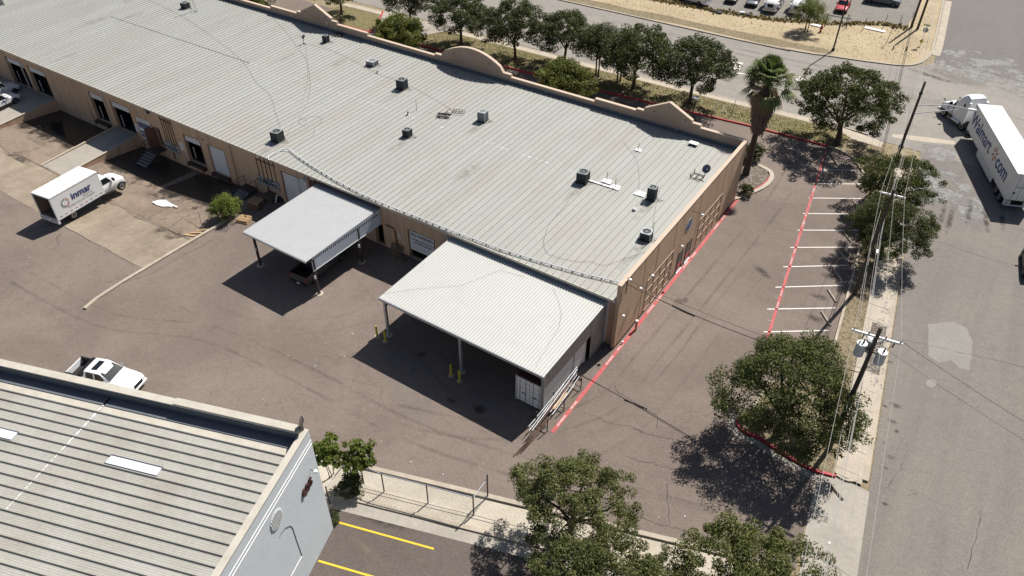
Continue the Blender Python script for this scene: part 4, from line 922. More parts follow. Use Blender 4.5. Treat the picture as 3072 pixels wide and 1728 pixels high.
t = thing('flood_lamp', 'rectangular flood lamp standing on the grey parapet corner', 'lamp', tuple(gC+gX*-.25+gY*-.12+Vector((0,0,GH+.03))), GA+.3); MB().cyl(0,0,0,.4,.05).build('stem', M['steel'], t); MB().box(-.08,-.38,.4,.05,.38,.75).build('housing', M['steel'], t); MB().box(-.1,-.33,.45,-.082,.33,.7).build('lens', M['walk'], t)

# ------------------------------------------------------------------ things on the warehouse roof
def condenser(label, u, v, w, h, kind, rz=0.15):
    p = RF(u, v); t = thing('condenser_unit', label, 'air conditioner', (p.x, p.y, p.z+.03), rz, 'condensers on the warehouse roof')
    side = M['acdark'] if kind != 'light' else M['acgrey']; top = {'dark': M['acgrey'], 'light': M['aclight'], 'box': M['aclight']}[kind]
    MB().box(-w*.56,-w*.56,0,w*.56,w*.56,.07).build('base', M['steel'], t)
    s_ = MB(); n = 9; a = w*.47
    s_.box(-a,-a,.07,a,a,h-.05)
    for k in range(n):
        q = -a+(k+.5)*2*a/n
        for x, y in ((q, a), (q, -a)): s_.box(x-.012, y-.012, .09, x+.012, y+.012, h-.06)
        for x, y in ((a, q), (-a, q)): s_.box(x-.012, y-.012, .09, x+.012, y+.012, h-.06)
    s_.build('coil', side, t)
    for sx in (-1, 1):
        for sy in (-1, 1): MB().box(sx*a-.035, sy*a-.035, .07, sx*a+.035, sy*a+.035, h-.045).build('corner_post', side if kind == 'dark' else top, t)
    tp = MB(); nn = 20; r = w*.40
    sq = []
    for k in range(nn):
        an = 2*pi*k/nn; m_ = max(abs(cos(an)), abs(sin(an))); rr = w*.5/m_*(.93 if m_ < .8 else 1.0); sq.append((rr*cos(an), rr*sin(an)))
    ci = [(r*cos(2*pi*k/nn), r*sin(2*pi*k/nn)) for k in range(nn)]
    for k in range(nn):
        j = (k+1) % nn
        tp.face((*sq[k], h), (*sq[j], h), (*ci[j], h), (*ci[k], h)); tp.face((*sq[k], h-.06), (*sq[j], h-.06), (*sq[j], h), (*sq[k], h)); tp.face((*ci[k], h), (*ci[j], h), (*ci[j], h-.1), (*ci[k], h-.1))
    tp.build('top_panel', top, t)
    f = MB(); f.cyl(0,0,h-.12,h-.1,r,r,20)
    fo = f.build('fan_well', M['black'], t); b_ = MB(); b_.cyl(0,0,h-.1,h-.03,.09,.09,10)
    for k in range(3): b_.obox((r*.5*cos(2.1*k), r*.5*sin(2.1*k), h-.07), (r*.85, .16, .02), 2.1*k)
    b_.build('fan', M['acgrey'], fo)
    l_ = MB(); l_.tube([(a,-.1,.2),(a+.25,-.15,.12),(a+.55,-.1,.1),(a+.7,.15,.06)], .025, 5); l_.tube([(a,.05,.25),(a+.3,.0,.16),(a+.5,.2,.08)], .018, 5); l_.build('line_set', M['cable'], t)
    return t
for lb, u, v, w, h, kd in (('dark condenser near the far top edge of the roof, beside a thin lattice mast', *A0(1795,78), .85, .75, 'dark'), ('small dark condenser close to the left gabled parapet', *R1(705,405), .62, .85, 'dark'),
        ('low wide pale condenser up the roof from the tallest dark one', *R1(1150,628), 1.05, .55, 'light'), ('large dark condenser in the upper middle of the roof', *R1(1440,855), .95, 1.1, 'dark'), ('pale grey condenser on skids near the wire racks', *R1(2218,1165), .85, 1.05, 'light'),
        ('small condenser in mid roof, nearest the bent vent pipe', *R1(1490,1315), .72, .78, 'dark'), ('large dark condenser near the eave above the meter bank', *R1(240,1358), .95, 1.05, 'dark'), ('square dark condenser at the left end of the white sealant strip', *R2(800,465), .98, 1.05, 'dark'),
        ('tall slim black condenser right of the white sealant strip', *R2(1462,635), .74, 1.25, 'dark'), ('pale topped condenser nearest the end wall beside a mast', *R2(1408,1015), .92, .72, 'box')): condenser(lb, u, v, w, h, kd)
rs = random.Random(77)
M['roofstain'] = stainmat('roof_grime', (.24,.215,.18), .38); _rsm = _st.mesh('roof_grime', M['roofstain'])
for k in range(8):
    xx, yy = rs.uniform(-112,-19), rs.uniform(42,64); o = inst(_rsm, 'roof_grime', roof, (xx+60, yy-54, zr(yy)+.012+.0006*k), 0, (rs.uniform(.4,1.6), rs.uniform(1.2,3.6), 1)); o.rotation_euler.x = math.atan(.0333)
for u, v in (R1(1440,880), R1(240,1390), R1(1490,1340), R1(2218,1190), R2(800,500), R2(1462,670), R2(1408,1060), R2(1330,1110)):
    q = RF(u, v); k += 1; o = inst(_rsm, 'roof_grime', roof, (q.x+60, q.y-55.2, zr(q.y-1.2)+.012+.0006*k), 0, (.55, 2.4, 1)); o.rotation_euler.x = math.atan(.0333)
condenser('pale condenser cut off by the top left corner of the roof', *A0(-12,45), .95, 1.0, 'light')
def pipe_vent(label, u, v, h, pad=0.0, r=.03, cat='vent pipe', name='vent_pipe'):
    p = RF(u, v); t = thing(name, label, cat, p, 0, 'pipes through the warehouse roof'); MB().cyl(0,0,0,h,r,r,8).build('pipe', M['acgrey'], t); MB().cyl(0,0,0,.05,r*2.6,r*1.6,10).build('boot', M['roof_rib'], t)
    if pad: MB().hexa(((-pad,-pad*.6,.072),(pad,-pad*.6,.072),(pad*.8,pad*.8,.072+.03),(-pad*.7,pad*.7,.072+.03),(-pad,-pad*.6,.08),(pad,-pad*.6,.08),(pad*.8,pad*.8,.088+.03),(-pad*.7,pad*.7,.088+.03))).build('sealant_patch', M['white'], t)
    return t
pipe_vent('thin mast on a white patch near the right gable', *R2(1335,168), .85, .35); pipe_vent('left of two thin masts on the white sealant strip', *R2(1030,470), 1.1, .5); pipe_vent('right of two thin masts on the white sealant strip', *R2(1112,528), 1.1, .5)
pipe_vent('tall thin mast beside the condenser nearest the end wall', *R2(1465,1040), 1.9, 0, .025); pipe_vent('short stout vent pipe beside a bent conduit in mid roof', *R1(1495,1110), .42, .18, .09); pipe_vent('slender conduit standing up in mid roof', *R1(1578,1070), 1.2, 0, .025)
pipe_vent('short vent pipe up the roof from the largest condenser', *R1(1200,708), .35, 0, .07)
p = RF(*R2(1297,745)); t = thing('roof_vent', 'small white dome vent below the tall black condenser', 'vent', p); MB().cyl(0,0,0,.12,.1,.1,10).build('collar', M['roof_rib'], t); MB().lathe((0,0,.12), [(.17,0),(.17,.05),(.1,.13),(.02,.16)], 12).build('dome', M['white'], t, smooth=True)
o = MB(); a, b = RF(*R2(845,455)), RF(*R2(1065,525)); o.beam(a+Vector((0,0,.085)), b+Vector((0,0,.085)), .22, .012); o = o.build('sealant_strip', M['white']); tag(o, 'bright white sealant strip running right from the square condenser', 'sealant')
p = RF(*R2(1350,590)); o = MB(); o.face(*[(p.x+x, p.y+y, zr(p.y+y)+.09) for x, y in ((-.5,-.35),(.55,-.3),(.45,.4),(-.3,.45))]); o = o.build('sealant_patch', M['white']); tag(o, 'white sealant patch left of the tall black condenser', 'sealant')
def dish(label, u, v, r, frame):
    p = RF(u, v); t = thing('satellite_dish', label, 'satellite dish', p)
    if frame:
        f = MB()
        for y in (-.45, .45): f.beam((-.5,y,.1), (.5,y,.1), .06)
        for x in (-.5, 0, .5): f.beam((x,-.48,.14), (x,.48,.14), .06)
        for x, y in ((-.5,-.48),(-.5,.48)): f.beam((x,y,.1), (x,y,.45), .06)
        f.build('ballast_frame', M['steel'], t); c = Vector((.55,.35,0))
    else: c = Vector((0,0,0)); MB().beam((-.3,0,.05),(.3,0,.05),.1,.05).build('foot', M['steel'], t)
    MB().tube([c+Vector((0,0,.1)), c+Vector((0,0,.6)), c+Vector((.05,.1,.75))], .03, 6).build('mast', M['steel'], t)
    n_ = Vector((-.25,-.75,.6)).normalized(); ce = c+Vector((.05,.12,.85)); rings = []
    m_ = MB()
    for rr, d_ in ((r*1.0,.10),(r*.6,.03),(.04,0)): rings.append(m_.ring(ce+n_*d_, n_, rr, 16))
    for rr, d_ in ((.04,-.02),(r*.6,.01),(r*1.0,.08)): rings.append(m_.ring(ce+n_*d_, n_, rr, 16))
    m_.loft(rings, False); m_.build('reflector', M['flash'] if frame else M['acgrey'], t, smooth=True)
    MB().tube([ce-Vector((0,0,r*.9)), ce+n_*.75-Vector((0,0,r*.5))], .02, 5).build('feed_arm', M['cable'], t)
dish('dark satellite dish on a black ballast frame near the end wall', *R2(1905,425), .42, True); dish('small grey satellite dish below the left gabled parapet', *R1(490,425), .30, False)
def rack(label, name, u, v, mat, kind):
    p = RF(u, v); t = thing(name, label, 'frame', p, .4); f = MB()
    if kind == 'skid':
        for y in (-.35,.35): f.box(-.7,y-.06,.07,.7,y+.06,.2)
        for x in (-.35,.35): f.box(x-.05,-.29,.09,x+.05,.29,.18)
    else:
        for k in range(5): f.beam((-.6+.3*k,-.4,.14),(-.5+.3*k,.4,.14),.03)
        for y in (-.4,0,.4): f.beam((-.6,y,.17),(.65,y,.17),.035)
    f.build('rails', mat, t); l_ = MB(); l_.tube([(.1,.3,.15),(.25,.6,.35),(.1,.9,.2),(.4,1.1,.45),(.7,1.0,.1)], .03, 5); l_.tube([(-.1,.3,.15),(.0,.7,.2),(.3,.8,.1)], .02, 5)
    if kind == 'skid': l_.build('loose_hose', M['cable'], t)
    else: MB().box(-.62,-.42,.07,-.56,.42,.13).build('foot_bar', mat, t)
rack('empty black condenser skid with loose hoses in mid roof', 'condenser_skid', *R1(1838,1125), M['steel'], 'skid'); rack('rusty wire rack lying flat beside the empty skid', 'wire_rack', *R1(1980,1090), M['rust'], 'rack')
rack('empty dark frame at the foot of the left gabled parapet', 'condenser_skid', *R1(820,345), M['steel'], 'skid')
p = RF(*A0(1880,110)); t = thing('lattice_mast', 'thin lattice mast with guy stays at the far top of the roof', 'mast', p, .3)
f = MB()
for k in range(3): f.tube([(.5*cos(2.1*k), .5*sin(2.1*k), .05), (.06*cos(2.1*k), .06*sin(2.1*k), 2.6)], .025, 5)
f.build('legs', M['acgrey'], t); MB().tube([(0,0,2.5),(0,0,3.8)], .03, 5).build('pole', M['acgrey'], t); MB().tube([(.3+.2*cos(a),.2*sin(a)-.2,.1) for a in [i*.7 for i in range(10)]], .02, 4).build('coiled_cable', M['cable'], t)
p = RF(2080, 435); t = thing('metal_cap', 'bent pale metal cap at the shaded edge of the roof by the right gable', 'debris', p); MB().box(-.45,-.3,.2,.45,.3,.26).build('plate', M['white'], t); MB().box(-.35,-.25,.07,.2,.2,.195).build('block', M['black'], t)
# cables lying over the ribs
def rcable(label, L, f=None, r=.011, up=.085, mat='roofcable'):
    P = [RF(*p) for p in L]; Q_ = []
    for k in range(len(P)-1):
        a, b, c_, d = P[max(k-1,0)], P[k], P[k+1], P[min(k+2,len(P)-1)]
        for j in range(6):
            t_ = j/6; q = .5*((2*b)+(c_-a)*t_+(2*a-5*b+4*c_-d)*t_*t_+(3*b-a-3*c_+d)*t_**3); Q_.append(Vector((q.x, q.y, zr(q.y)+up)))
    Q_.append(P[-1]+Vector((0,0,up))); o = MB().tube(Q_, r, 4).build('roof_cable', M[mat]); tag(o, label, 'cable', 'cables lying on the roofs')
rcable('cable sweeping from the top of the roof to the condenser near the eave', [A0(1430,0), A0(1740,150), A0(2000,320), A0(2330,580), A0(2480,800), R1(160,920), R1(220,1100), R1(265,1230)])
rcable('looping cable from the small satellite dish towards the eave', [R1(170,150), R1(300,290), R1(430,460), R1(515,590), R1(548,760), R1(540,930), R1(470,1100), R1(440,1180), R1(490,1215), R1(515,1160), R1(450,1160), R1(570,1130), R1(650,1140), R1(660,1180), R1(595,1240), R1(580,1310), R1(480,1370), R1(390,1440)])
rcable('thin cable dropping straight from the dish loop', [R1(505,430), R1(530,700), R1(500,900), R1(410,1130), R1(330,1300), R1(220,1440)], r=.008)
rcable('straight cable along the upper roof past three condensers', [R1(510,425), R1(720,480), R1(950,580), R1(1200,715), R1(1380,775), R1(1550,850), R1(1740,960), R1(1850,1020), R1(1910,1060)])
rcable('cable from the square condenser curling along the eave to the end wall', [R2(720,530), R2(640,690), R2(500,850), R2(440,980), R2(425,1080), R2(470,1170), R2(600,1215), R2(750,1245), R2(880,1245), R2(1000,1280), R2(1150,1235), R2(1300,1180), R2(1410,1150)])
rcable('thin cable from the mast on the white patch down to the sealant', [R2(1180,70), R2(1290,210), R2(1330,290), R2(1345,420), R2(1340,570)], r=.008)
rcable('thin cable beside the tall black condenser', [R2(1550,520), R2(1520,650), R2(1490,800), R2(1470,950)], r=.008)
def scable(label, L):
    n_ = Vector((0, -(SZ1-SZ0)/(SY1-SY0), 1)); P = [WP(u, v, (SX0, SY0, SZ0+.07), n_) for u, v in L]; Q_ = []
    for a, b in zip(P, P[1:]):
        for j in range(6): Q_.append(a.lerp(b, j/6))
    o = MB().tube(Q_+[P[-1]], .007, 4).build('roof_cable', M['roofcable']); tag(o, label, 'cable', 'cables lying on the roofs')
scable('thin cable curving down the larger shed roof', [q4(1500,850,510,40), q4(1500,850,570,180), q4(1500,850,595,300), q4(1500,850,565,440), q4(1500,850,460,600), q4(1500,850,350,790)])
scable('thin cable running across the larger shed roof', [q4(700,850,1440,100), q4(700,850,1800,50), q4(700,850,2200,20), q4(1500,400,0,1320), q4(1500,400,240,1385)])
# conduit along the eave on little stands
t = thing('eave_conduit', 'pale conduit on small stands running along the roof edge', 'conduit', (-40, 42, 4.9))
cpts = [RF(*p, .2) for p in (B7(345,260), B7(335,225), B7(400,180), B7(480,152), B7(540,155), B7(640,235), B7(800,340), B7(1000,460), B7(1250,590), B7(1500,700), B7(1800,815), B7(2060,920), R2(0,1115), R2(400,1240), R2(800,1355), R2(1165,1440))]
MB().tube(cpts, .042, 7).build('conduit', M['arm'], t, world=True); MB().tube([p+Vector((.0,.12,-.03)) for p in cpts[4:]], .022, 5).build('conduit', M['arm'], t, world=True)
for k in range(5, len(cpts)-1):
    for j in range(4):
        q = cpts[k].lerp(cpts[k+1], j/4); MB().box(q.x-.03, q.y-.07, q.z-.13, q.x+.03, q.y+.14, q.z-.045).build('stand', M['steel'], t, world=True)

# ------------------------------------------------------------------ things along the dock wall
def conduits(t, xs, z0, z1, r=.035):
    for x in xs: MB().tube([(x, YR-.05, z0), (x, YR-.05, z1)], r, 6).build('conduit', M['rust'], t, world=True)
def meters(label, x0, x1, z0, z1, n):
    t = thing('meter_bank', label, 'electric meters', ((x0+x1)/2, YR, 0)); w = (x1-x0)
    MB().box(x0, YR-.22, z0, x1, YR-.003, z0+.26).build('trough', M['galv'], t, world=True)
    r = random.Random(n)
    for k in range(n):
        x = x0+(k+.15)*w/n; h = r.uniform(.4,.75); b = MB().box(x, YR-.16-r.uniform(0,.06), z0+.30, x+w/n*.72, YR-.003, z0+.30+h).build('meter_box', M['aclight'] if r.random() > .3 else M['acgrey'], t, world=True)
        MB().lathe((0,0,0), [(.01,0),(.01,0)], 4) if False else None
        g_ = MB(); g_.loft([g_.ring((x+w/n*.36, YR-.225, z0+.55), (0,1,0), .085, 12), g_.ring((x+w/n*.36, YR-.33, z0+.55), (0,1,0), .08, 12)]); g_.build('meter', M['glass'], b, world=True)
    conduits(t, [x0+w*(k+.5)/5 for k in range(5)], z0+.6, 4.6)
    MB().tube([(x0+.1, YR-.05, 4.0), (x1-.1, YR-.05, 4.0)], .04, 6).build('cross_conduit', M['rust'], t, world=True)
    MB().tube([(x0+w*.4, YR-.08, z0), (x0+w*.4, YR-.08, -.6)], .06, 6).build('riser', M['rust'], t, world=True)
meters('bank of electric meters and brown conduits beside the outside stairs at the navy sign', -73.1, -70.9, .35, 1.2, 5)
meters('larger bank of electric meters left of the big white roller door', -58.1, -55.0, 1.25, 2.7, 7)
t = thing('utility_cabinets', 'grey conduits and boxes right of the big white roller door', 'utility box', (-49.6, YR, 0)); conduits(t, (-50.4,-50.0,-49.5,-49.0), .6, 4.4, .05); MB().box(-50.1, YR-.2, 3.0, -49.3, YR-.003, 4.2).build('cabinet', M['joint'], t, world=True); MB().box(-50.9, YR-.5, 4.1, -50.7, YR-.003, 4.3).build('lamp', M['arm'], t, world=True)
# wall signs
a, b, c3 = W(*Z5(225,170),YR), W(*Z5(590,310),YR), W(*Z5(400,650),YR)
t = thing('wall_sign', 'large white and navy company sign on the dock wall', 'sign', (a.x, YR, 0)); sw = 2.35; z1, z0 = 2.9, .42
MB().box(0,-.04,z0,sw,-.003,z1).build('board', M['white'], t)
for za, zb in ((1.72,2.42), (1.05,1.3), (.55,.92)):
    bb = MB().box(.1,-.046,za,sw-.08,-.042,zb).build('band', M['navy'], t); k = za+.1
    while k < zb-.07: MB().box(.3,-.051,k,sw-.3-(.5 if int(k*10) % 2 else 0),-.047,k+.045).build('text_line', M['greytext'], bb); k += .14
for k in range(3): MB().box(.3,-.046,2.52+.11*k,sw-.45,-.042,2.56+.11*k).build('text_line', M['greytext'], t)
for lb, pa, pb in (('small white notice left of the navy sign', Z5(180,320), (.55,.9)), ('small white notice beside the open dock door by the meters', Z5(1262,765), (.62,.95))):
    a = W(*pa, YR); t = thing('notice', lb, 'sign', (a.x, YR, a.z-pb[1])); MB().box(0,-.02,0,pb[0],-.003,pb[1]).build('board', M['white'], t)
    for k in range(4): MB().box(.1,-.024,.15+k*.17,pb[0]-.1,-.021,.21+k*.17).build('text_line', M['greytext'], t)
a = W(*B7(1612,992), YR); t = thing('switch_box', 'small white box on the wall left of the no parking door', 'utility box', (a.x, YR, a.z)); MB().box(-.14,-.1,-.18,.14,-.003,.18).build('box', M['white'], t); MB().box(-.1,-.112,-.12,.1,-.102,.12).build('cover', M['aclight'], t)
t = thing('wall_pipe', 'bent brown pipe on the wall beside the small carport', 'pipe', (-41.0, YR, 0)); MB().tube([(0,-.06,2.6),(.95,-.06,2.6),(1.1,-.06,2.45),(1.25,-.06,.1)], .06, 7).build('pipe', M['rust'], t); MB().box(1.15,-.14,1.3,1.35,-.003,1.36).build('bracket', M['rust'], t)
# outside stairs
def stairs(label, x0, x1, yp, n, run, zt_, open_door=True):
    t = thing('steel_stairs', label, 'stairs', ((x0+x1)/2, YR, 0)); st = MB().box(x0, yp, zt_-.07, x1, YR-.02, zt_-.01).build('landing', M['steel'], t, world=True)
    zb = zg((x0+x1)/2, yp-run)
    for k in range(n):
        y = yp-(k+.5)*run/n; z = zt_-(k+1)*(zt_-zb)/(n+1); MB().box(x0+.06, y-.13, z-.04, x1-.06, y+.13, z).build('tread', M['acgrey'], t, world=True)
    for x in (x0, x1): MB().beam((x, yp, zt_-.1), (x, yp-run, zb+.05), .06, .22).build('stringer', M['steel'], t, world=True)
    for x in (x0, x1):
        rl = MB(); rl.tube([(x, YR-.1, zt_+1.0), (x, yp, zt_+1.0), (x, yp-run, zb+1.05)], .03, 5); rl.tube([(x, YR-.1, zt_+.55), (x, yp, zt_+.55), (x, yp-run, zb+.6)], .022, 5)
        for y, zz in ((YR-.15, zt_), (yp, zt_), (yp-run, zb)): rl.tube([(x, y, zz), (x, y, zz+1.02)], .03, 5)
        rl.build('handrail', M['rust'], t, world=True)
    for x in (x0+.1, x1-.1): MB().beam((x, yp+.1, zg(x, yp)), (x, yp+.1, zt_-.07), .08).build('leg', M['steel'], t, world=True)
stairs('dark steel stairs up to the open brown door by the navy sign', -75.2, -73.3, 39.6, 5, 1.7, .2)
stairs('dark steel landing with rails beside the larger meter bank', -60.4, -58.6, 39.9, 3, .9, .25)
o_ = OPEN[4]; MB().beam((o_[0]-.02, YR-.02, 1.36), (o_[0]-.75, YR-.85, 1.36), .06, 2.25).build('open_door', M['rust'], wh, world=True)
# pallets and rubbish
def pallet(t, z, mat, L=1.2, Wd=1.0, tilt=None):
    for k in range(7): MB().box(-L/2+k*(L-.1)/6, -Wd/2, z+.12, -L/2+k*(L-.1)/6+.1, Wd/2, z+.142).build('deck_board', mat, t)
    for y in (-Wd/2, -.05, Wd/2-.1): MB().box(-L/2, y, z+.022, L/2, y+.1, z+.119).build('bearer', mat, t)
    for k in range(3): MB().box(-L/2+k*(L-.1)/2, -Wd/2, z, -L/2+k*(L-.1)/2+.1, Wd/2, z+.021).build('base_board', mat, t)
def pallet_stack(label, p, rz, n, mat, grp, top=None):
    r = random.Random(n*3+int(abs(p[0])*10))
    for k in range(n):
        t = thing('pallet', label if n == 1 else label % (('topmost' if k == n-1 else ORD[k]+' from the ground')), 'pallet', (p[0]+r.uniform(-.05,.05), p[1]+r.uniform(-.05,.05), p[2]+k*.146), rz+r.uniform(-.07,.07), grp); pallet(t, 0, top if (top and k == n-1) else mat)
g1 = G(*q4(0,400,2310,855)); g2 = G(*q4(0,400,2400,750)); g3 = G(*q4(0,400,2520,690))
pallet_stack('fresh wooden pallet, %s of the pair by the yard bush', (g1.x+.3, g1.y+.45, 0), .25, 2, M['wood'], 'pallets by the yard bush')
pallet_stack('weathered pallet, %s in the stack behind the fresh pair', (g2.x+.2, g2.y+.9, 0), .2, 6, M['wood_old'], 'pallets by the yard bush', M['wood'])
pallet_stack('dark pallet, %s in the stack nearest the meter bank', (g3.x+.2, g3.y+1.1, 0), .1, 5, M['wood_old'], 'pallets by the yard bush')
for k, (sx, lb) in enumerate(((0,'broken pale board, leftmost of the scraps at the long kerb'), (.45,'broken pale board, middle of the scraps at the long kerb'), (.9,'broken pale board, rightmost of the scraps at the long kerb'))):
    g = Gd(*q4(0,400,1860+40*k,1000-15*k)); o = MB().obox((0,0,.05), (1.1,.22,.04), .4+.25*k).build('loose_board', M['wood']); o.location = (g.x-.4+.1*k, g.y+.2*k, zg(g.x, g.y)+.03*k); tag(o, lb, 'board', 'boards at the long kerb')
g = G(*B7(1555,1190)); t = thing('pallet', 'old pallet leaning on the wall left of the no parking door', 'pallet', (g.x, YR-.42, .56)); pallet(t, -.07, M['wood_old']); t.rotation_euler = (radians(70), 0, 0)
g = G(*B7(1625,1180)); t = thing('pallet', 'grey pallet lying flat beside the no parking door', 'pallet', (g.x+.35, YR-.7, .0), .1); pallet(t, 0, M['wood_old'], .9, .8)
g = Gd(*q4(0,400,1600,690)); t = thing('torn_board', 'torn white panel lying on the dock asphalt', 'debris', (g.x, g.y, g.z+.06), .15)
mb = MB(); mb.extr([(-1.5,-.3,.02),(-1.1,.3,.05),(-.2,.45,.22),(.9,.2,.1),(1.6,.12,.06),(1.5,-.15,.0),(.7,-.2,.05),(.1,-.5,.03),(-.7,-.5,.0)], (0,0,.03)); mb.build('panel', M['white'], t); MB().beam((1.0,-.05,.08),(1.7,-.1,.05),.12,.06).build('batten', M['wood_old'], t)
g = G(*Z6(1000,1080)); t = thing('scrap_pile', 'dark bags and white scraps by the big roller door', 'rubbish', (g.x, g.y, 0)); rr = random.Random(2)
for k in range(5): MB().lathe((rr.uniform(-.7,.7), rr.uniform(-.3,.4), 0), [(.28,0),(.36,.15),(.25,.38),(.05,.45)], 8).build('bag', M['black'], t, smooth=True)
MB().beam((.35,-.5,.05),(.5,-.2,.9),.12,.1).build('scrap', M['white'], t); MB().obox((-.3,-.6,.25),(.4,.25,.06),.5).build('scrap', M['white'], t)
# bollards at the shed
for k, (u, v, lb) in enumerate(((1390,515,'sunlit yellow bollard left of the shed corner post'), (1470,560,'shaded yellow bollard in front of the shed corner post'), (2105,890,'yellow bollard left of the middle shed post'), (2187,945,'yellow bollard in front of the middle shed post'))):
    g = G(*q4(700,850,u,v)); t = thing('bollard', lb, 'bollard', (g.x, g.y, 0), 0, 'bollards at the shed'); MB().cyl(0,0,.0,1.12,.085,.085,12).build('post', M['bollard'], t); MB().lathe((0,0,1.12), [(.085,0),(.06,.05),(.01,.07)], 12).build('cap', M['bollard'], t, smooth=True); MB().cyl(0,0,0,.03,.24,.24,12).build('collar', M['kerb'], t)
# shipping container under the shed
t = thing('shipping_container', 'white shipping container with maroon roof under the shed corner', 'container', (-19.52, 31.95, 0)); cw2, cl, chh = 2.30, 6.2, 2.6
MB().box(-cw2/2+.05, .05, .1, cw2/2-.05, cl-.05, chh-.06).build('body', M['dark'], t); MB().box(-cw2/2, 0, chh-.06, cw2/2, cl, chh).build('roof', M['maroon'], t)
for sx in (-1, 1):
    mb = MB(); n = 24
    for k in range(n):
        y = .12+k*(cl-.24)/n; s = (cl-.24)/n; pf = [(y,0),(y+s*.3,0),(y+s*.5,.04),(y+s*.8,.04),(y+s,0)]
        for (a, da), (b, db) in zip(pf, pf[1:]): mb.face((sx*(cw2/2-.045+da),a,.18),(sx*(cw2/2-.045+db),b,.18),(sx*(cw2/2-.045+db),b,chh-.1),(sx*(cw2/2-.045+da),a,chh-.1))
    mb.build('side_panel', M['white'], t)
    for y in (0, cl-.12): MB().box(sx*cw2/2-.07, y, 0, sx*cw2/2+.07 if False else sx*cw2/2+.0, y+.12, chh-.062).build('corner_post', M['white'], t)
    d = MB().box(sx*.02, -.03, .16, sx*(cw2/2-.08), .045, chh-.1).build('door', M['white'], t)
    for x in (.32, .82): MB().tube([(sx*x,-.05,.2),(sx*x,-.05,chh-.15)], .025, 6).build('lock_rod', M['galv'], d)
    for k in range(4): MB().box(sx*.06,-.036,.45+.55*k,sx*(cw2/2-.12),-.031,.47+.55*k).build('door_seam', M['flash'], d)
    MB().box(sx*.3,-.09,1.05,sx*.62,-.06,1.12).build('handle', M['steel'], d)
# pipe stack against the shed
rp = random.Random(9)
def loose_pipe(label, a, b, r, mat): o = MB().tube([Vector(a), Vector(a).lerp(Vector(b), .5)-Vector((0,0,.06)), Vector(b)], r, 6).build('steel_pipe', mat); tag(o, label, 'pipe', 'pipes stacked along the shed')
for k in range(9):
    x = -17.98+.06*k+rp.uniform(-.05,.05); z = 1.25-.085*k+rp.uniform(-.08,.08); y0 = 29.2+rp.uniform(0,3.0); L = rp.uniform(3.5,7.0)
    loose_pipe('long steel pipe in the rack along the shed side', (x+rp.uniform(-.1,.1), y0, max(.08, z-.35)), (x+rp.uniform(-.05,.05), y0+L, max(.1, z+.15)), rp.choice((.02,.03,.024)), M['galv'] if rp.random() < .5 else rp.choice((M['rust'], M['steel'])))
for k in range(3): loose_pipe('dark steel bar sticking out beyond the shed corner', (-17.9+.14*k, 27.4+.25*k, .06+.02*k), (-17.6+.1*k, 31.4, .35+.1*k), .03, M['rust'])
for k, y in enumerate((30.6, 32.9, 35.4)):
    t = thing('pipe_rack', ORD[k]+' steel rack stand under the pipe stack, counted from the yard', 'rack', (-17.6, y, 0), 0, 'rack stands under the pipe stack'); MB().box(-.5,-.03,0,-.44,.03,1.5).build('upright', M['steel'], t); MB().box(.42,-.03,0,.48,.03,1.3).build('upright', M['steel'], t); MB().box(-.44,-.03,.3,.42,.03,.36).build('arm', M['steel'], t)
t = thing('plywood_sheet', 'pale board slid into the pipe stack along the shed', 'board', (-17.75, 32.0, .42)); MB().obox((0,1.2,.1),(.35,1.9,.03),.03).build('sheet', M['wood'], t); MB().obox((0,1.2,.06),(.08,1.7,.04),.03).build('batten', M['wood_old'], t)
# wheel stops in the bays
WS = [(E_((780,1125))[0], E_((870,1245))[0]), (E_((730,1305))[0], E_((815,1430))[0]), (F_((675,55))[0], F_((765,195))[0]), (F_((615,275))[0], F_((705,415))[0]), (F_((540,490))[0], F_((635,635))[0])]
WSg = [(G(*a), G(*b)) for a, b in WS]; UP = [(E_((820,940))[0], E_((910,1065))[0]), (E_((870,790))[0], E_((960,905))[0]), (E_((925,660))[0], E_((1000,745))[0]), (E_((965,500))[0], E_((1010,560))[0]), (E_((1010,410))[0], E_((1050,460))[0])]
WSg = [(G(*a), G(*b)) for a, b in UP[::-1]]+WSg
for k, (a, b) in enumerate(WSg):
    d = (b-a).normalized(); m_ = (a+b)/2; t = thing('wheel_stop', ORD[k]+' concrete wheel stop down the bays, counted from the corner oak', 'wheel stop', (m_.x, m_.y, 0), atan2(d.y, d.x), 'wheel stops in the parking bays')
    MB().hexa(((-.92,-.09,0),(.92,-.09,0),(.92,.09,0),(-.92,.09,0),(-.86,-.055,.13),(.86,-.055,.13),(.86,.055,.13),(-.86,.055,.13))).build('block', M['kerb'], t)
    for x in (-.6,.6): MB().cyl(x,0,.13,.137,.025,.025,8).build('bolt', M['rust'], t)
# small litter on the ground
rr = random.Random(31)
for k, (u, v) in enumerate(((764,925),(865,1067),(1033,1069),(946,1099),(1058,1003),(1097,1003),(789,1198),(910,1251),(1797,1186),(1933,1228),(1687,1220),(2054,1549),(1976,1552),(1820,1390),(1232,1386),(1329,1423),(76,745),(89,774),(1143,1324))):
    g = G(u, v); s = rr.uniform(.03,.055); m_ = MB(); m_.extr([(s*cos(a)*rr.uniform(.6,1.2), s*sin(a)*rr.uniform(.5,1.1), .01) for a in (0,1.1,2.2,3.2,4.2,5.3)], (.01,.0,.03)); o = m_.build('litter_scrap', M['white']); o.location = (g.x, g.y, .004); tag(o, 'tiny pale scrap of litter on the yard asphalt', 'litter', 'scraps of litter on the yard')
g = G(*K_((762,645))[0]); o = MB().obox((0,0,.04),(1.25,.14,.07),radians(-35)).build('fallen_log', M['bark']); o.location = (g.x, g.y, .012); tag(o, 'dark stick lying on the street driveway', 'stick')

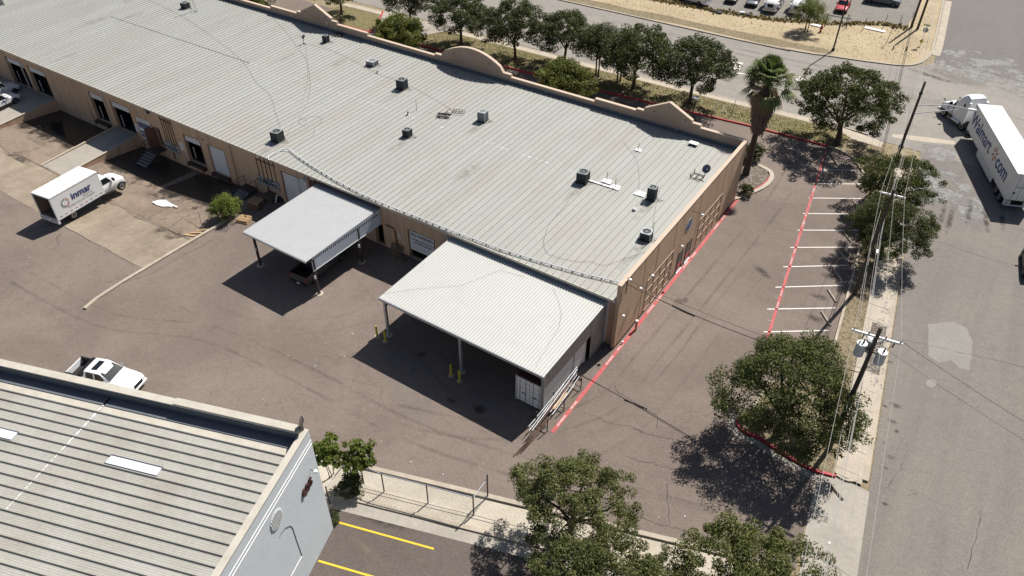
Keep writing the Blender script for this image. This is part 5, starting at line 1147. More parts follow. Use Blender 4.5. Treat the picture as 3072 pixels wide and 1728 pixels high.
# ------------------------------------------------------------------ vehicles (local X forward, origin on the ground)
def hull(mb, st):
    rings = []
    for x, w, zb, zt_, tw in st:
        h = zt_-zb
        rings.append([(x,-w*.9,zb),(x,-w,zb+.14*h),(x,-w,zb+.62*h),(x,-w*.975,zt_-.16*h),(x,-w*tw,zt_),(x,-w*tw*.5,zt_+.02),(x,w*tw*.5,zt_+.02),(x,w*tw,zt_),(x,w*.975,zt_-.16*h),(x,w,zb+.62*h),(x,w,zb+.14*h),(x,w*.9,zb)])
    mb.loft(rings); return mb
def wheels(t, xs, y, r, w=.26, rim='rim', dual=()):
    for x in xs:
        for s in (-1, 1):
            m_ = MB(); w_ = w*(2.1 if x in dual else 1)
            yo, yi = s*y, s*(y-w_)
            m_.loft([m_.ring((x,yi,r),(0,1,0),r*.9,18), m_.ring((x,yi+s*.03,r),(0,1,0),r,18), m_.ring((x,yo-s*.03,r),(0,1,0),r,18), m_.ring((x,yo,r),(0,1,0),r*.9,18)]); wo = m_.build('wheel', M['tyre'], t, smooth=True)
            m_ = MB(); m_.loft([m_.ring((x,yo-s*.02,r),(0,1,0),r*.62,16), m_.ring((x,yo+s*.012,r),(0,1,0),r*.60,16), m_.ring((x,yo+s*.012,r),(0,1,0),r*.46,16), m_.ring((x,yo-s*.03,r),(0,1,0),r*.4,16), m_.ring((x,yo-s*.03,r),(0,1,0),r*.16,16), m_.ring((x,yo+s*.02,r),(0,1,0),r*.13,16)]); m_.build('rim', M[rim], wo, smooth=True)
def arches(t, xs, y, r, mat):
    for x in xs:
        for s in (-1, 1):
            m_ = MB(); n = 9; pts = [(x+r*1.22*cos(pi*k/(n-1)), r*.95+r*1.15*sin(pi*k/(n-1))) for k in range(n)]
            m_.extr([(a, s*(y-.015), b) for a, b in pts]+[(x-r*1.22, s*(y-.015), .42), (x+r*1.22, s*(y-.015), .42)][::1], (0, s*.02, 0)); m_.build('wheel_arch', mat, t)
def quad(t, name, pts, mat, off=(0,0,0)):
    m_ = MB(); p = [Vector(a) for a in pts]; n = (p[1]-p[0]).cross(p[2]-p[0]).normalized(); m_.extr([a for a in p], Vector(off)); return m_.build(name, mat, t)
def greenhouse(t, st, paint_m, side_pairs):
    """st: (x, half width at sill, half width at roof, sill z, roof z) from rear to front"""
    m_ = MB(); rings = [[(x,-hb,zb),(x,-(hb+ht)/2-.02,(zb+zt_)/2),(x,-ht,zt_),(x,-ht*.6,zt_+.035),(x,ht*.6,zt_+.035),(x,ht,zt_),(x,(hb+ht)/2+.02,(zb+zt_)/2),(x,hb,zb)] for x, hb, ht, zb, zt_ in st]; m_.loft(rings); m_.build('cabin', paint_m, t, smooth=True)
    def lerp(i, f): a, b = st[i], st[i+1]; return [u+(v-u)*f for u, v in zip(a, b)]
    r0, r1 = st[0], st[1]; f0, f1 = st[-1], st[-2]
    def pt(s, side, f, out=.02):
        x, hb, ht, zb, zt_ = s; y = hb+(ht-hb)*f; return Vector((x, side*(y+out), zb+(zt_-zb)*f))
    def slope(a, b, name):          # windscreen between section b (top) and a (bottom)
        p = [Vector((a[0], -a[1]*.92, a[4])), Vector((a[0], a[1]*.92, a[4])), Vector((b[0], b[2]*.9, b[4]-.03)), Vector((b[0], -b[2]*.9, b[4]-.03))]
        d = Vector((b[0]-a[0], 0, b[4]-a[4])).normalized(); n = Vector((-d.z, 0, d.x)); 
        if n.x*(a[0]-b[0]) < 0: n = -n
        p[0] += d*.05; p[1] += d*.05; p[2] -= d*.05; p[3] -= d*.05
        quad(t, name, [q+n*.035 for q in p], M['glass'], n*.012)
    slope(f0, f1, 'windscreen'); slope(r0, r1, 'rear_window')
    for xa0, xa1, xb0, xb1 in side_pairs:     # bottom x pair, top x pair
        for s in (-1, 1):
            mid = st[len(st)//2]; hb, ht, zb, zt_ = mid[1:]
            def P(x, f): return Vector((x, s*(hb+(ht-hb)*f+.012+(.02 if .3 < f < .7 else 0)), zb+(zt_-zb)*f))
            quad(t, 'side_window', [P(xa0,.1), P(xa1,.1), P(xb1,.88), P(xb0,.88)], M['glass'], (0, s*.02, 0))
def lights(t, x, y, z, w, h, mat, name, face):
    for s in (-1, 1): MB().box(x-.04*face, s*y-w/2, z, x+.03*face, s*y+w/2, z+h).build(name, mat, t)
def mirrors(t, x, y, z, mat, big=1.0):
    for s in (-1, 1): MB().hexa(((x-.06,s*y,z),(x+.08,s*y,z),(x+.08,s*(y+.22*big),z),(x-.06,s*(y+.22*big),z),(x-.04,s*y,z+.18*big),(x+.06,s*y,z+.18*big),(x+.06,s*(y+.22*big),z+.2*big),(x-.04,s*(y+.22*big),z+.2*big))).build('mirror', mat, t)
def seams(t, xs, hw, z0, z1):
    for x in xs:
        for s in (-1, 1): MB().box(x-.012, s*(hw-.01), z0, x+.012, s*(hw+.006), z1).build('door_seam', M['steel'], t)
    for x in xs[:-1]:
        for s in (-1, 1): MB().box(x+.08, s*hw, z1-.22, x+.26, s*(hw+.03), z1-.17).build('door_handle', M['black'], t)
def pickup(label, loc, rz, pm, sunroof=False, bar=True, bedm=None, L=5.85):
    t = thing('pickup_truck', label, 'pickup', loc, rz); o = L/2; hw = .98
    hull(MB(), [(1.62-o,hw*.97,.45,1.24,.97),(1.9-o,hw,.42,1.26,.96),(4.0-o,hw,.42,1.26,.94),(4.3-o,hw,.42,1.22,.9),(5.1-o,hw*.985,.42,1.14,.88),(5.6-o,hw*.94,.45,1.04,.86),(L-o,hw*.82,.52,.88,.9)]).build('body', pm, t, smooth=True)
    MB().box(-o+.05,-hw*.98,.5,1.64-o,-hw*.9,1.28).build('bed_side', pm, t); MB().box(-o+.05,hw*.9,.5,1.64-o,hw*.98,1.28).build('bed_side', pm, t)
    MB().box(-o,-hw*.98,.52,-o+.08,hw*.98,1.26).build('tailgate', pm, t); MB().box(-o+.08,-hw*.9,.5,1.62-o,hw*.9,.74).build('bed_floor', bedm or M['black'], t)
    lnr = MB(); lnr.box(-o+.081,-hw*.895,.74,1.61-o,-hw*.87,1.27); lnr.box(-o+.081,hw*.87,.74,1.61-o,hw*.895,1.27); lnr.box(-o+.04,-hw*.99,1.285,1.62-o,-hw*.86,1.32); lnr.box(-o+.04,hw*.86,1.285,1.62-o,hw*.99,1.32); lnr.box(1.56-o,-hw*.86,.74,1.61-o,hw*.86,1.27); lnr.build('bed_liner', M['black'], t)
    if bar:
        rb = MB(); rb.box(1.3-o,-hw*.92,1.32,1.5-o,hw*.92,1.5); rb.box(1.32-o,-hw*.92,1.5,1.4-o,hw*.92,1.62); rb.build('bed_rack', M['black'], t)
    greenhouse(t, [(1.66-o,.88,.80,1.22,1.26),(1.85-o,.93,.76,1.22,1.80),(2.8-o,.94,.78,1.22,1.87),(3.25-o,.94,.76,1.22,1.83),(4.12-o,.90,.84,1.2,1.26)], pm, [(1.95-o,2.7-o,2.05-o,2.7-o),(2.82-o,3.75-o,2.82-o,3.3-o)])
    if sunroof: MB().box(2.35-o,-.5,1.885,2.85-o,.5,1.915).build('sunroof', M['glass'], t)
    wheels(t, (1.05-o, 4.75-o), hw+.005, .40); arches(t, (1.05-o, 4.75-o), hw, .40, M['black'])
    lights(t, L-o-.08, .66, .78, .32, .16, M['lamp_clear'], 'headlamp', 1); lights(t, -o+.02, .84, .85, .16, .36, M['lamp_red'], 'tail_lamp', -1)
    MB().box(L-o-.06,-.46,.62,L-o+.02,.46,.92).build('grille', M['black'], t); MB().box(L-o-.15,-.88,.42,L-o+.06,.88,.58).build('bumper', pm, t); MB().box(-o-.12,-.85,.42,-o+.02,.85,.58).build('bumper', M['chrome'] if pm is M['white_gloss'] else M['black'], t)
    MB().box(-o-.135,-.17,.45,-o-.122,.17,.56).build('number_plate', M['white'], t); mirrors(t, 3.75-o, .95, 1.28, M['chrome'] if pm is M['white_gloss'] else M['black'])
    MB().box(-o-.012,-.25,1.02,-o-.002,.25,1.08).build('tailgate_badge', M['gray_paint'], t)
    seams(t, (1.85-o, 2.78-o, 3.72-o), hw, .5, 1.2)
    return t
g = Vector((-47.0, 16.05, 0)); wp = pickup('white crew cab pickup with black bed behind the grey building', (g.x, g.y, 0), radians(18.2), M['white_gloss'], True); wp.scale = (.95,.95,.95)
pickup('gunmetal pickup parked nose in under the small carport', (-43.85, 35.2, 0), radians(95.5), M['gray_paint'], False, False)
def suv(label, loc, rz, pm, L=4.75, H=1.72, hw=.93, name='suv', cat='car', van=False, blue=False, group=None):
    t = thing(name, label, cat, loc, rz, group); o = L/2; s = H/1.72
    hull(MB(), [(0-o,hw*.88,.5,.95*s,.9),(.12-o,hw*.95,.36,1.02*s,.95),(.8-o,hw,.34,1.03*s,.95),(3.1-o,hw,.34,1.02*s,.93),(3.5-o,hw*.99,.34,.99*s,.9),(4.2-o,hw*.96,.36,.88*s,.86),(L-.15-o,hw*.88,.4,.76*s,.86),(L-o,hw*.72,.46,.66*s,.9)]).build('body', pm, t, smooth=True)
    if van: gh = [(.06-o,.86,.78,1.0*s,1.02*s),(.3-o,.88,.74,1.0*s,H-.05),(1.8-o,.9,.76,1.0*s,H),(3.0-o,.9,.74,1.0*s,H-.06),(4.0-o,.84,.78,.95*s,.98*s)]; sp = [(.4-o,1.5-o,.45-o,1.5-o),(1.6-o,2.5-o,1.6-o,2.5-o),(2.6-o,3.5-o,2.6-o,3.05-o)]
    else: gh = [(.12-o,.84,.76,.98*s,1.02*s),(.6-o,.86,.68,.98*s,H-.08),(1.7-o,.88,.70,.98*s,H),(2.5-o,.88,.68,.98*s,H-.05),(3.45-o,.84,.78,.95*s,.99*s)]; sp = [(.5-o,1.2-o,.75-o,1.2-o),(1.27-o,2.05-o,1.27-o,2.05-o),(2.12-o,3.0-o,2.12-o,2.5-o)]
    greenhouse(t, gh, pm, sp); wheels(t, (.85-o, L-.92-o), hw+.005, .35, .22); arches(t, (.85-o, L-.92-o), hw, .35, M['black'])
    lights(t, L-o-.1, .6, .66, .34, .15, M['lamp_clear'], 'headlamp', 1); lights(t, -o+.06, .74, .8, .18, .3, M['lamp_red'], 'tail_lamp', -1)
    MB().box(L-o-.08,-.42,.5,L-o+.015,.42,.7).build('grille', M['black'], t); MB().box(L-o-.15,-.78,.36,L-o+.03,.78,.48).build('bumper', M['black'], t); mirrors(t, 3.0-o, .9, 1.02*s, pm)
    seams(t, (1.22-o, 2.08-o, 3.02-o), hw, .45, .95*s)
    if blue:
        for sgn in (-1,): MB().box(2.3-o, sgn*(hw+.004), .72, 2.62-o, sgn*(hw+.012), .95).build('door_decal', M['wblue'], t); MB().box(3.15-o, sgn*(hw+.003), .85, 3.3-o, sgn*(hw+.01), .95).build('door_decal', M['wblue'], t)
    return t
sg = Vector((-98.43, 37.9)); hd = radians(97); fwd = Vector((cos(hd), sin(hd))); lft = Vector((-sin(hd), cos(hd))); cc = sg-fwd*(4.75/2-.92)+lft*.93
suv('white car with a blue door decal on the wide ramp', (cc.x, cc.y, .06), hd, M['white_gloss'], blue=True)
g = W(*A0(10,800), 38.0); t = suv('white van at the left end of the dock wall', (g.x-1.5, 37.6, .05), radians(93), M['white_gloss'], 5.2, 2.1, .98, 'parked_van', 'van', True)
g = G(3066, 768); suv('dark car just entering at the right edge of the street', (g.x+.98, g.y-1.6, 0), radians(98), M['carblack'])
FG = 'vehicles in the gravel yard'
def yp(x, y): return G(2150+x*.2368, y*.2368)
g = yp(1540,175); suv('red car with pale hood marks in the gravel yard', (g.x, g.y+2.2, .04), radians(-84), M['carred'], group=FG)
g = yp(2080,60); suv('slate grey van parked sideways in the gravel yard', (g.x, g.y+.6, .04), radians(3), M['carslate'], 5.4, 2.05, 1.0, 'parked_van', 'van', True, group=FG)
g = yp(400,95); suv('dark sedan left of the nearest white road tractor', (g.x, g.y+2.1, .04), radians(-80), M['carslate'], 4.6, 1.45, group=FG, name='sedan')
g = yp(140,52); suv('black sedan at the left of the yard row', (g.x, g.y+2.1, .04), radians(-82), M['carblack'], 4.6, 1.45, group=FG, name='sedan')
g = G(*q4(1500,0,1830,40)); pickup('pale pickup behind the scrub at the left of the yard', (g.x, g.y+1.0, .04), radians(170), M['white_gloss'], False, False)
# box truck
def boxtruck():
    hd = radians(98.0); f = Vector((cos(hd), sin(hd), 0)); lf = Vector((-sin(hd), cos(hd), 0)); rr_ = G(*q4(0,400,470,628), 3.42); p = rr_+lf*1.23
    t = thing('box_truck', 'white box truck with a blue name on its side and open rear', 'truck', (p.x, p.y, zg(p.x, p.y)*.4), hd); BL, hw, z0, z1 = 5.45, 1.23, 1.0, 3.42
    for s in (-1, 1):
        sd_ = MB().box(0, s*hw, z0, BL, s*(hw-.05), z1-.06).build('box_side', M['white'], t)
        MB().box(.02, s*(hw+.012), z0-.12, BL, s*(hw-.04), z0-.004).build('side_rail', M['arm'], sd_)
        for k in range(9): MB().box(.25+k*.58, s*(hw+.003), z0+.1, .55+k*.58, s*(hw+.008), z0+.16).build('reflector', M['signred'] if k % 2 else M['steel'], sd_)
        MB().box(0, s*(hw+.004), z1-.13, BL, s*(hw+.02), z1-.058).build('top_rail', M['arm'], sd_)
    MB().box(BL-.05,-hw+.052,z0,BL,hw-.052,z1-.06).build('box_front', M['white'], t); MB().box(0.02,-hw+.052,z0-.06,BL-.052,hw-.052,z0+.04).build('box_floor', M['wood_old'], t)
    rm = MB(); n = 9
    for k in range(n):
        xa, xb = BL*k/n, BL*(k+1)/n; xm = (xa+xb)/2
        for x0, x1, za, zb in ((xa,xm,z1-.055,z1-.02),(xm,xb,z1-.02,z1-.055)): rm.face((x0,-hw,za),(x1,-hw,zb),(x1,hw,zb),(x0,hw,za))
    rm.box(0,-hw,z1-.058,BL,hw,z1-.057); rm.build('box_roof', M['white'], t)
    MB().box(.06,-hw+.053,z0+.05,BL-.06,-hw+.075,z1-.08).build('liner', M['wood_old'], t); MB().box(.06,hw-.075,z0+.05,BL-.06,hw-.053,z1-.08).build('liner', M['wood_old'], t); MB().box(.06,-hw+.08,z1-.09,BL-.06,hw-.08,z1-.062).build('ceiling_liner', M['dark'], t); MB().box(BL-.09,-hw+.08,z0+.05,BL-.062,hw-.08,z1-.1).build('liner', M['wood_old'], t)
    fr = MB(); fr.box(-.04,-hw,z0,.02,-hw+.12,z1); fr.box(-.04,hw-.12,z0,.02,hw,z1); fr.box(-.04,-hw+.12,z1-.16,.02,hw-.12,z1); fo = fr.build('rear_frame', M['arm'], t)
    MB().box(-.10,-hw,z0-.5,.1,hw,z0-.05).build('lift_gate', M['arm'], t); MB().box(-.107,-hw+.1,z0-.28,-.102,-.2,z0-.18).build('rear_marking', M['steel'], t); MB().box(-.107,.1,z0-.28,-.102,hw-.1,z0-.18).build('rear_marking', M['steel'], t)
    MB().box(.2,-.45,.55,7.6,.45,.8).build('chassis', M['steel'], t)
    CXb = BL+.12
    hull(MB(), [(CXb,.93,.55,1.55,.95),(CXb+1.25,.96,.55,1.55,.93),(CXb+1.6,.95,.55,1.48,.9),(CXb+2.3,.93,.6,1.38,.86),(CXb+2.62,.86,.65,1.25,.86),(CXb+2.75,.7,.7,1.05,.9)]).build('cab_body', M['white_gloss'], t, smooth=True)
    greenhouse(t, [(CXb+.02,.86,.76,1.5,1.55),(CXb+.1,.88,.74,1.5,2.12),(CXb+.5,.9,.76,1.5,2.18),(CXb+.85,.9,.74,1.5,2.14),(CXb+1.55,.86,.8,1.45,1.54)], M['white_gloss'], [(CXb+.15,CXb+1.2,CXb+.2,CXb+.85)])
    wheels(t, (1.75, CXb+2.05), 1.0, .45, .26, 'chrome', (1.75,)); arches(t, (CXb+2.05,), .955, .45, M['black'])
    MB().box(CXb+2.62,-.45,.75,CXb+2.78,.45,1.15).build('grille', M['chrome'], t); lights(t, CXb+2.62, .64, .95, .28, .2, M['lamp_clear'], 'headlamp', 1); MB().box(CXb+2.6,-.9,.5,CXb+2.88,.9,.68).build('bumper', M['chrome'], t); mirrors(t, CXb+1.3, .95, 1.6, M['black'], 1.6)
    for s in (-1, 1): MB().box(CXb+.2, s*.97, .5, CXb+1.3, s*1.12, .56).build('step', M['black'], t)
    y = -(hw+.024)
    letters('inmar', .98, M['navy'], t, (3.15, y, 2.42), (1,0,0), (0,0,1), .003, bold=True)
    letters('Minimum Data', .2, M['greytext'], t, (3.75, y, 1.93), (1,0,0), (0,0,1), .003); letters('Information & Document Management', .2, M['greytext'], t, (2.95, y, 1.66), (1,0,0), (0,0,1), .003)
    for a0, a1, mm in ((.15,1.35,'spark'),(1.45,2.9,'green'),(3.0,4.6,'navy'),(4.7,6.2,'signred')):
        rg = MB(); n = 10; R1_, R2_ = .43, .34; cxr, czr = 1.28, 2.2
        for k in range(n):
            b0, b1 = a0+(a1-a0)*k/n, a0+(a1-a0)*(k+1)/n; rg.face(*[(cxr+r_*cos(b), y, czr+r_*sin(b)) for r_, b in ((R1_,b0),(R1_,b1),(R2_,b1),(R2_,b0))])
        rg.build('logo_ring', M[mm], t)
    return t
boxtruck()
# road tractor (sleeper) used for the articulated lorry and the two in the yard
def tractor(label, loc, rz, group=None, detail=True):
    t = thing('road_tractor', label, 'truck', loc, rz, group); wm = M['white_gloss']
    MB().box(-2.6,-.45,.6,3.2,.45,.95).build('chassis', M['steel'], t)
    hull(MB(), [(1.15,.98,.85,2.0,.9),(1.6,.99,.8,1.95,.84),(2.4,.98,.75,1.8,.78),(3.0,.95,.7,1.6,.74),(3.3,.85,.65,1.3,.78),(3.38,.7,.7,1.1,.9)]).build('hood', wm, t, smooth=True)
    hull(MB(), [(-1.15,1.2,.75,3.55,.82),(-1.05,1.22,.7,3.75,.8),(-.4,1.22,.7,3.88,.74),(.2,1.2,.75,3.72,.68),(.55,1.14,.8,3.3,.7),(.8,1.1,.85,2.85,.75)]).build('sleeper', wm, t, smooth=True)
    greenhouse(t, [(.4,1.05,1.0,1.9,2.3),(.55,1.06,.98,1.9,2.75),(.75,1.06,.96,1.9,2.78),(.9,1.05,.94,1.9,2.74),(1.4,1.0,.9,1.85,1.95)], wm, [(.55,1.18,.62,.95)])
    for s in (-1, 1):
        MB().extr([(-.95,s*1.225,2.55),(-.7,s*1.225,2.5),(-.55,s*1.225,2.75),(-.7,s*1.225,3.1),(-.85,s*1.225,2.95)], (0,s*.012,0)).build('sleeper_window', M['glass'], t)
        m_ = MB(); m_.loft([m_.ring((-.9,s*.98,.62),(1,0,0),.3,12), m_.ring((.5,s*.98,.62),(1,0,0),.3,12)]); m_.build('fuel_tank', M['chrome'], t, smooth=True)
        MB().box(.55,s*.85,.45,1.35,s*1.2,.52).build('step', M['chrome'], t); MB().box(-1.5,s*.95,.75,-1.18,s*1.2,3.4).build('side_fairing', wm, t)
        MB().extr([(1.75,s*.965,.95),(1.85,s*.965,1.35),(2.2,s*.965,1.55),(2.6,s*.965,1.4),(2.85,s*.965,1.0)], (0,s*.15,0)).build('fender', wm, t)
    wheels(t, (2.3,), 1.08, .5, .3, 'chrome'); wheels(t, (-1.35,-2.6), 1.15, .5, .3, 'chrome', (-1.35,-2.6))
    MB().box(3.25,-.42,.95,3.42,.42,1.5).build('grille', M['black'], t); lights(t, 3.2, .72, .95, .3, .25, M['lamp_clear'], 'headlamp', 1); MB().box(3.15,-1.05,.4,3.5,1.05,.72).build('bumper', M['chrome'], t); mirrors(t, 1.35, 1.1, 2.0, M['black'], 1.8)
    for s in (-1, 1): MB().tube([(2.9,s*.8,1.55),(2.95,s*1.0,1.9)], .02, 5).build('hood_mirror_arm', M['black'], t); MB().box(2.9,s*.95,1.85,3.0,s*1.12,2.0).build('hood_mirror', M['black'], t)
    MB().cyl(-1.9,0,.95,1.08,.5,.5,14).build('fifth_wheel', M['steel'], t)
    return t
th = atan2(95.35-80.74, -.08-5.7); tf = Vector((cos(th), sin(th), 0)); tl = Vector((-sin(th), cos(th), 0)); p = Vector((5.7, 80.74, 0))-tl*1.29
t = thing('semi_trailer', 'long white box trailer with blue lettering and an orange spark', 'trailer', (p.x, p.y, 0), th); TL, hw, z0, z1 = 15.7, 1.29, 1.15, 4.1
for s in (-1, 1):
    sd_ = MB().box(.05, s*hw, z0, TL, s*(hw-.06), z1-.03).build('side_panel', M['white'], t)
    MB().box(0, s*(hw+.015), z0-.14, TL, s*(hw-.05), z0-.004).build('bottom_rail', M['arm'], sd_); MB().box(0, s*(hw+.012), z1-.10, TL, s*(hw-.02), z1+.005).build('top_rail', M['arm'], sd_)
    for k in range(14): MB().box(.6+k*1.08, s*(hw+.016), z0-.1, 1.0+k*1.08, s*(hw+.021), z0-.05).build('marker', M['signred'] if k % 2 else M['white'], sd_)
    MB().box(4.6, s*(hw-.02), .32, 10.6, s*(hw-.05), z0-.145).build('side_skirt', M['white'], t)
rf = MB(); n = 22
for k in range(n):
    xa, xb = TL*k/n, TL*(k+1)/n; rf.face((xa,-hw+.02,z1-.006),(xb-.06,-hw+.02,z1-.006),(xb-.06,hw-.02,z1-.006),(xa,hw-.02,z1-.006)); rf.face((xb-.06,-hw+.02,z1-.006),(xb-.03,-hw+.02,z1+.012),(xb-.03,hw-.02,z1+.012),(xb-.06,hw-.02,z1-.006)); rf.face((xb-.03,-hw+.02,z1+.012),(xb,-hw+.02,z1-.006),(xb,hw-.02,z1-.006),(xb-.03,hw-.02,z1+.012))
rf.build('roof', M['white'], t); MB().box(TL-.06,-hw+.062,z0,TL+.03,hw-.062,z1-.03).build('front_wall', M['white'], t); MB().box(.05,-hw+.062,z0-.1,TL-.062,hw-.062,z0+.05).build('floor', M['steel'], t)
for s in (-1, 1):
    d = MB().box(0, s*.012, z0, .048, s*(hw-.02), z1-.04).build('rear_door', M['white'], t)
    for y in (.35,.9): MB().tube([(-.02,s*y,z0+.05),(-.02,s*y,z1-.1)], .02, 5).build('lock_rod', M['galv'], d)
letters('Walmart', .22, M['wblue'], t, (-.008, .55, 2.6), (0,-1,0), (0,0,1), .003); MB().cyl(0,0,0,0,0) if False else None
m_ = MB(); m_.loft([m_.ring((-.004,.85,1.95),(1,0,0),.13,14), m_.ring((-.02,.85,1.95),(1,0,0),.13,14)]); m_.build('rear_emblem', M['black'], t)
MB().box(-.05,-1.2,.5,.05,1.2,.6).build('underride_bar', M['arm'], t)
for s in (-.8,.8): MB().box(-.04,s-.06,.6,.06,s+.06,z0-.1).build('underride_strut', M['arm'], t)
for s in (-1, 1): MB().box(.35, s*.6, .35, .38, s*1.25, 1.0).build('mud_flap', M['white'], t)
MB().box(.6,-.55,.75,4.2,.55,z0-.11).build('bogie', M['steel'], t); wheels(t, (1.6, 2.9), 1.24, .5, .3, 'chrome', (1.6, 2.9)); MB().box(10.9,.5,.1,11.05,.7,z0-.11).build('landing_leg', M['steel'], t); MB().box(10.9,-.7,.1,11.05,-.5,z0-.11).build('landing_leg', M['steel'], t)
y = hw+.022
letters('Walmart', 2.05, M['wblue'], t, (11.55, y, 2.62), (-1,0,0), (0,0,1), .003, bold=True); letters('com', 2.05, M['wblue'], t, (3.6, y, 2.62), (-1,0,0), (0,0,1), .003, bold=True)
for k in range(6):
    an = pi/2+k*pi/3; cx_, cz_ = 6.3, 2.78; sp = MB(); dx, dz = cos(an), sin(an); nx_, nz_ = -dz, dx
    sp.face(*[(cx_+dx*a+nx_*b, y, cz_+dz*a+nz_*b) for a, b in ((.24,.07),(.24,-.07),(.42,-.11),(.78,-.1),(.78,.1),(.42,.11))]); sp.build('spark_ray', M['spark'], t)
tg = radians(133); fw_ = Vector((cos(tg), sin(tg), 0)); lf_ = Vector((-sin(tg), cos(tg), 0)); p = Vector((-3.16, 99.44, 0))-fw_*2.3-lf_*1.08
tractor('white sleeper road tractor turning at the junction with its trailer', (p.x, p.y, 0), tg)
g = yp(620,175); tractor('white road tractor in the gravel yard, left of the pair', (g.x, g.y+3.6, .04), radians(-83), FG)
g = yp(950,205); tractor('white road tractor half behind the mesquite tree', (g.x, g.y+3.6, .04), radians(-83), FG)

# ------------------------------------------------------------------ trees
def leaves_mesh(name, C, N, size, mat, rng, flat=.75, aspect=.55, spread=None, tip=0.0):
    """C: clump centres (n,3) and radii (n); N leaves per clump, each leaf a folded quad"""
    cen = np.repeat(C[:, :3], N, axis=0); rad = np.repeat(C[:, 3], N); n = len(cen)
    d = rng.normal(size=(n, 3)); d /= np.linalg.norm(d, axis=1)[:, None]; r = rad*np.cbrt(rng.uniform(.08, 1, n)); d[:, 2] *= flat
    p = cen+d*r[:, None]
    nm = d*.7+rng.normal(size=(n, 3))*.75+np.array([0, 0, .55]); nm /= np.linalg.norm(nm, axis=1)[:, None]
    a = np.cross(nm, rng.normal(size=(n, 3))); a /= np.linalg.norm(a, axis=1)[:, None]; b = np.cross(nm, a)
    s = (size*rng.uniform(.6, 1.35, n))[:, None]; a = a*s*.5; b = b*s*.5*aspect
    v = np.stack([p-a, p-b+nm*s*.06, p+a, p+b+nm*s*.06], axis=1).reshape(-1, 3)
    me = bpy.data.meshes.new(name); me.vertices.add(len(v)); me.vertices.foreach_set('co', v.ravel().astype(np.float32))
    me.loops.add(n*4); me.loops.foreach_set('vertex_index', np.arange(n*4, dtype=np.int32)); me.polygons.add(n)
    me.polygons.foreach_set('loop_start', np.arange(0, n*4, 4, dtype=np.int32)); me.polygons.foreach_set('loop_total', np.full(n, 4, dtype=np.int32))
    me.materials.append(mat); me.update(calc_edges=True); return me
def make_tree(seed, R, H, trunk_h, trunk_r, mat, nlimb=6, nclump=150, N=110, leaf=.2, lean=(0,0), cr=(.45,.8), flat=.62, stems=1, low=.0, squash=1.0, gap=.25):
    """returns (wood mesh, crown mesh) in local metres"""
    rng = np.random.default_rng(seed); rd = random.Random(seed); wood = MB(); tips = []
    zc = trunk_h+(H-trunk_h)*.42; rz_ = (H-trunk_h)*.58
    for st in range(stems):
        bx, by = (rd.uniform(-.35,.35), rd.uniform(-.35,.35)) if stems > 1 else (0, 0)
        top = Vector((bx+lean[0]+rd.uniform(-.15,.15), by+lean[1]+rd.uniform(-.15,.15), trunk_h))
        wood.tube([(bx,by,-.1), (bx+.02,by,.25), (bx*1.1+lean[0]*.4+rd.uniform(-.1,.1), by*1.1+lean[1]*.4, trunk_h*.55), top], [trunk_r*1.5, trunk_r*1.08, trunk_r*.92, trunk_r*.85], 8)
        for k in range(nlimb):
            an = 2*pi*(k+rd.uniform(-.3,.3))/nlimb+st; el = rd.uniform(.1, 1.0)
            e = Vector((cos(an)*R*rd.uniform(.5,.78)*cos(el*.9), sin(an)*R*rd.uniform(.5,.78)*cos(el*.9), zc+rz_*(.75*sin(el)-.12)))+Vector((lean[0], lean[1], 0))*.5
            m1 = top.lerp(e, .35)+Vector((0,0,rd.uniform(-.1,.4))); m2 = top.lerp(e, .7)+Vector((rd.uniform(-.3,.3), rd.uniform(-.3,.3), rd.uniform(.0,.3)))
            r0 = trunk_r*.55/ (1 if stems == 1 else 1.3); wood.tube([top-Vector((0,0,.15)), m1, m2, e], [r0, r0*.75, r0*.5, r0*.2], 6); tips.append(e)
            for j in range(5):
                s = m1.lerp(m2, rd.uniform(0, 1)) if j < 3 else m2.lerp(e, rd.uniform(.2,.9)); d = Vector((rd.uniform(-1,1), rd.uniform(-1,1), rd.uniform(-.25,.9))).normalized()*R*rd.uniform(.22,.42)
                q = s+d; wood.tube([s, s.lerp(q,.5)+Vector((0,0,rd.uniform(-.05,.2))), q], [r0*.38, r0*.25, r0*.08], 4); tips.append(q)
    C = []
    for t_ in tips: C.append((t_.x, t_.y, t_.z, R*rd.uniform(.11,.19)))
    # shell clumps, with holes so the sky and ground show through
    hol = [(rd.uniform(0,2*pi), rd.uniform(-.3,.8)) for _ in range(5)]
    k = 0; tries = 0
    while k < nclump and tries < nclump*8:
        tries += 1; an = rd.uniform(0,2*pi); u = rd.uniform(-.55+low, 1.0)
        if any(abs((an-h[0]+pi) % (2*pi)-pi) < gap and abs(u-h[1]) < gap*.8 for h in hol): continue
        lob = 1+.16*sin(3*an+seed)+.10*sin(5*an+seed*2.3)+.07*sin(7*an)
        rr_ = sqrt(max(0, 1-u*u))*R*lob*rd.uniform(.62,.97); z = zc+u*rz_*rd.uniform(.8,1.05)*squash
        C.append((rr_*cos(an)+lean[0]*.6, rr_*sin(an)+lean[1]*.6, z, rd.uniform(*cr))); k += 1
    C = np.array(C); crown = leaves_mesh('crown', C, N, leaf, mat, rng, flat)
    return wood.mesh('trunk', M['bark'], None, True), crown
def plant(name, label, cat, loc, pair, rz=0.0, sc=1.0, group=None):
    t = thing(name, label, cat, loc, rz, group); s = (sc, sc, sc) if not hasattr(sc, '__len__') else sc
    inst(pair[0], 'trunk', t, (0,0,0), 0, s); inst(pair[1], 'crown', t, (0,0,0), 0, s); return t
TA = make_tree(11, 4.3, 7.2, 2.3, .20, M['oak_far'], 6, 165, 120, .20)
